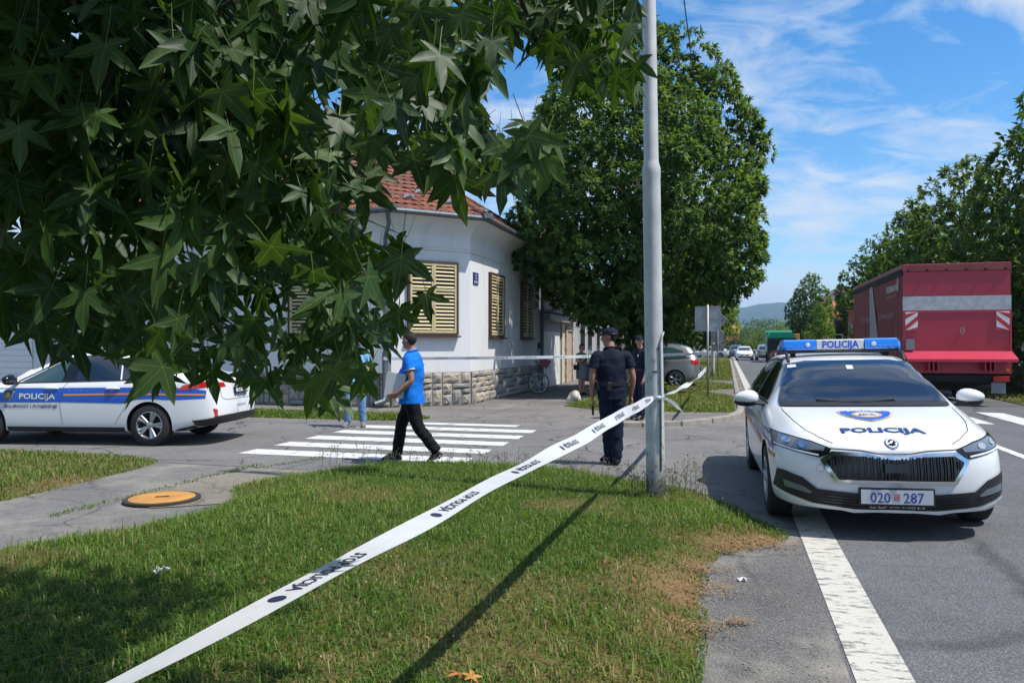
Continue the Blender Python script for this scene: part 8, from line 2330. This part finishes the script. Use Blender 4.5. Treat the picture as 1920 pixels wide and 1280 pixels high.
mb = MB(); h0 = Vector((0, .02, .98)); ax = Matrix.Rotation(rad(20), 3, 'Z')
mb.tube([h0 + ax @ Vector((-.08, -.28, .06)), h0 + ax @ Vector((.0, -.16, .05)), h0, h0 + ax @ Vector((.0, .16, .05)), h0 + ax @ Vector((-.08, .28, .06))], .012, 8); mb.build('handlebar', MATS['bike_dark'], bk, smooth=True)
mb = MB(); v, f = ball_geo((0, .80, .90), (.075, .14, .035), 14); mb.add(v, f); mb.build('saddle', MATS['leather_black'], bk, smooth=True)
mb = MB(); vs = [Vector((x * (.15 if z > 0 else .12), y * (.15 if z > 0 else .12), z * .13)) for x in (-1, 1) for y in (-1, 1) for z in (-1, 1)]
mb.add([Vector((.26, -.02, .97)) + Matrix.Rotation(rad(28), 3, 'Y') @ v for v in vs], [(0, 1, 3, 2), (4, 6, 7, 5), (0, 4, 5, 1), (2, 3, 7, 6), (0, 2, 6, 4), (1, 5, 7, 3)]); mb.build('basket_bag', MATS['bag_red'], bk)

# ---------------------------------------------------------------- boulder, manhole, litter, cabinet
def rock(name, label, loc, r3, seed, m):
    bm = bmesh.new(); bmesh.ops.create_icosphere(bm, subdivisions=3, radius=1); q = random.Random(seed)
    ph = [(Vector((q.gauss(0, 1), q.gauss(0, 1), q.gauss(0, 1))).normalized(), q.uniform(2, 6), q.uniform(0, 6)) for _ in range(9)]
    for v in bm.verts:
        d = sum(math.sin(v.co.dot(a) * f + p) for a, f, p in ph) * .075; v.co = Vector((v.co.x * r3[0], v.co.y * r3[1], v.co.z * r3[2])) * (1 + d)
        v.co.z = max(v.co.z, -r3[2] * .55)
    me = bpy.data.meshes.new(name); bm.to_mesh(me); bm.free(); me.materials.append(MATS[m]); 
    o = bpy.data.objects.new(name, me); COL.objects.link(o); o.location = loc; tag(o, label, 'rock'); return o
mat('boulder_pale', (.50, .45, .38), .9, var=.3, var_scale=9, bump=(18, .9, .03))
rk = px(1078, 756); rock('boulder', 'pale boulder on the grass in front of the woman in grey', (rk.x, rk.y + .2, .14), (.20, .17, .165), 3, 'boulder_pale')
mh = empty('manhole_cover', Matrix.Translation(px(305, 937) + Vector((0, 0, .005)))); tag(mh, 'round ochre-yellow manhole cover set in concrete beside the path', 'manhole cover')
mb = MB(); mb.lathe([(.31, .0), (.36, .0), (.36, .022), (.345, .028), (.315, .028), (.31, .02)], 48, close=True); mb.build('frame', mat('iron_dark', (.05, .04, .03), .7, .3, var=.3), mh, sharp=40)
mb = MB(); mb.lathe([(.312, .0), (.312, .026), (.30, .032), (.10, .034), (.095, .030), (0, .030)], 48); cv = mb.build('cover', mat('ochre_paint', (.46, .225, .045), .6, var=.14, var_scale=6, bump=(30, .3, .004)), mh, sharp=40)
mb = MB(); mb.box((0, 0, .0355), (.13, .03, .003), rz=.3); mb.build('lettering', MATS['iron_dark'], cv)
def crumple(name, label, p, r_, seed, m='white_paint'):
    q = random.Random(seed); vs = []; fs = []; n = 5
    for i in range(n + 1):
        for j in range(n + 1): vs.append(((i / n - .5) * 2 * r_ + q.uniform(-.3, .3) * r_, (j / n - .5) * 1.2 * r_ + q.uniform(-.3, .3) * r_, q.uniform(0, .9) * r_))
    for i in range(n):
        for j in range(n): a = i * (n + 1) + j; fs.append((a, a + n + 1, a + n + 2, a + 1))
    mb = MB(); mb.add(vs, fs); o = mb.build(name, MATS[m]); o.location = p; tag(o, label, 'litter'); return o
crumple('paper_scrap', 'crumpled white tissue lying on the lawn', px(305, 1072, .1), .05, 1)
crumple('paper_scrap', 'small white paper scrap on the gravel shoulder', px(1391, 1087, .005), .028, 2)
mat('dead_leaf', (.42, .22, .05), .7, var=.25, var_scale=20)
for k, (u, v, lab) in enumerate(((885, 1268, 'yellow fallen leaf at the bottom edge of the lawn'), (862, 1262, 'rust-brown fallen leaf beside the yellow one on the lawn'))):
    V, F, ve = LEAVES[k]; me = mesh_of('fallen_leaf', V * [.07, .07, .12], F, MATS['dead_leaf'] if k == 0 else mat('dead_leaf_red', (.30, .10, .03), .7))
    o = bpy.data.objects.new('fallen_leaf', me); COL.objects.link(o); o.location = px(u, v, .14); o.rotation_euler = (.3, .2, 1.3 * k); tag(o, lab, 'leaf')
# straw swept against the road edge, and gravel
r = np.random.default_rng(9)
def straw(name, label, spots, m):
    vs = []; fs = []
    for p, n, sp in spots:
        for _ in range(n):
            c = np.array([p.x + r.normal(0, sp), p.y + r.normal(0, sp * .6), .012 + r.random() * .03]); a = r.uniform(0, 6.28); L = r.uniform(.015, .06); w = .0018
            d = np.array([math.cos(a) * L, math.sin(a) * L, r.uniform(-.01, .02)]); s = np.array([-math.sin(a) * w, math.cos(a) * w, 0]); k = len(vs)
            vs += [c - d / 2 - s, c - d / 2 + s, c + d / 2 + s, c + d / 2 - s]; fs.append((k, k + 1, k + 2, k + 3))
    me = mesh_of(name, vs, fs, MATS[m]); o = bpy.data.objects.new(name, me); COL.objects.link(o); tag(o, label, 'straw', kind='stuff')
mat('straw_brown', (.27, .165, .075), .9, var=.35, var_scale=15)
straw('straw', 'brown dried grass cuttings along the edge of lawn and road', [(px(1385, 1170), 90, .04), (px(1405, 1022), 700, .16), (px(1345, 1030), 600, .13), (px(1262, 1105), 900, .2), (px(1290, 1070), 500, .12), (px(1300, 1180), 300, .11)], 'straw_brown')
straw('straw', 'dead leaves and straw swept against the kerb beyond the crossing', [(W(-.3, 10.5 + .6 * k), 60, .12) for k in range(14)], 'straw_brown')
gv = MB()
for _ in range(700):
    t = r.uniform(-1.0, -.25) if r.random() < .8 else r.uniform(-1.0, .3); s = r.uniform(-4.2, .6); z = r.uniform(.0015, .0045)
    p = W(t, s); a = r.uniform(0, 3); gv.box((p.x, p.y, z * .8), (z * 2.2, z * 1.7, z * 1.3), rz=a)
o = gv.build('gravel', mat('gravel_grey', (.26, .245, .22), .9, var=.35, var_scale=40)); tag(o, 'loose grit on the road shoulder', 'gravel', kind='stuff')
# white clover heads
fv = MB()
P = np.c_[r.uniform(-7, 0, 110), r.uniform(-4, 2.5, 110)]; P = P[in_poly(P, lawn_poly)]
for x, y in P:
    v, f = ball_geo((x, y, .075 + .04 + r.uniform(-.02, .02)), (.006, .006, .006), 6); fv.add(v, f)
o = fv.build('clover_flowers', mat('clover', (.42, .40, .34), .8), None, M=ROADM); tag(o, 'tiny pale clover heads scattered in the lawn', 'flowers', kind='stuff')
cb_ = empty('utility_cabinet', Matrix.Translation((17.05, 26.3, -.02)) @ Matrix.Rotation(-ROAD_ANGLE, 4, 'Z')); tag(cb_, 'grey utility cabinet on a plinth right of the red truck', 'cabinet')
mb = MB(); mb.box((0, 0, .55), (.4, .3, 1.1)); mb.build('plinth', MATS['kerb_concrete'], cb_)
mb = MB(); mb.box((0, 0, 1.38), (.46, .34, .56), bevel=.01); bx_ = mb.build('case', MATS['sign_back'], cb_)
mb = MB(); mb.box((0, -.175, 1.38), (.40, .01, .50)); mb.build('door', MATS['sign_back'], bx_)

# ---------------------------------------------------------------- hills and haze
mat('forest_hill', (.030, .055, .020), .95, var=.3, var_scale=.012)
nx, ny = 160, 14; vs = []; fs = []
hr = np.random.default_rng(4); wob = hr.normal(0, 1, 24)
for j in range(ny):
    D = 3300 + 2400 * j / (ny - 1)
    for i in range(nx):
        u = -2200 + 6400 * i / (nx - 1)
        rise = math.sin(math.pi / 2 * min(1, j / (ny - 4)))
        top = 70 + 10 * math.exp(-((u - 1455) / 70) ** 2) + 9 * math.sin(u * .0031 + 1) + 6 * math.sin(u * .0083 + 2) + 2.0 * math.sin(u * .031) + .9 * math.sin(u * .09 + j)
        z = -5 + (top / 1440 * 5000 + 6) * rise + 8 * rise * math.sin(i * 1.7 + j * 2.3)
        vs.append(((u - 960) / 1440 * D, D, z))
for j in range(ny - 1):
    for i in range(nx - 1): a = j * nx + i; fs.append((a, a + 1, a + nx + 1, a + nx))
o = bpy.data.objects.new('hills', mesh_of('hills', vs, fs, MATS['forest_hill'], smooth=True)); COL.objects.link(o); tag(o, kind='structure')
hz = bpy.data.materials.new('haze_air'); hz.use_nodes = True; n, l = nodes_of(hz); n.clear()
ho = n.new('ShaderNodeOutputMaterial'); hv = n.new('ShaderNodeVolumePrincipled')
hv.inputs['Color'].default_value = (.42, .66, 1.0, 1); hv.inputs['Density'].default_value = .00013; hv.inputs['Anisotropy'].default_value = 0.0
l.new(hv.outputs[0], ho.inputs['Volume'])
mb = MB(); mb.box((0, 2000, 199), (26000, 26000, 402)); o = mb.build('haze', hz); tag(o, 'thin blue summer haze over the whole place', 'haze', kind='stuff')
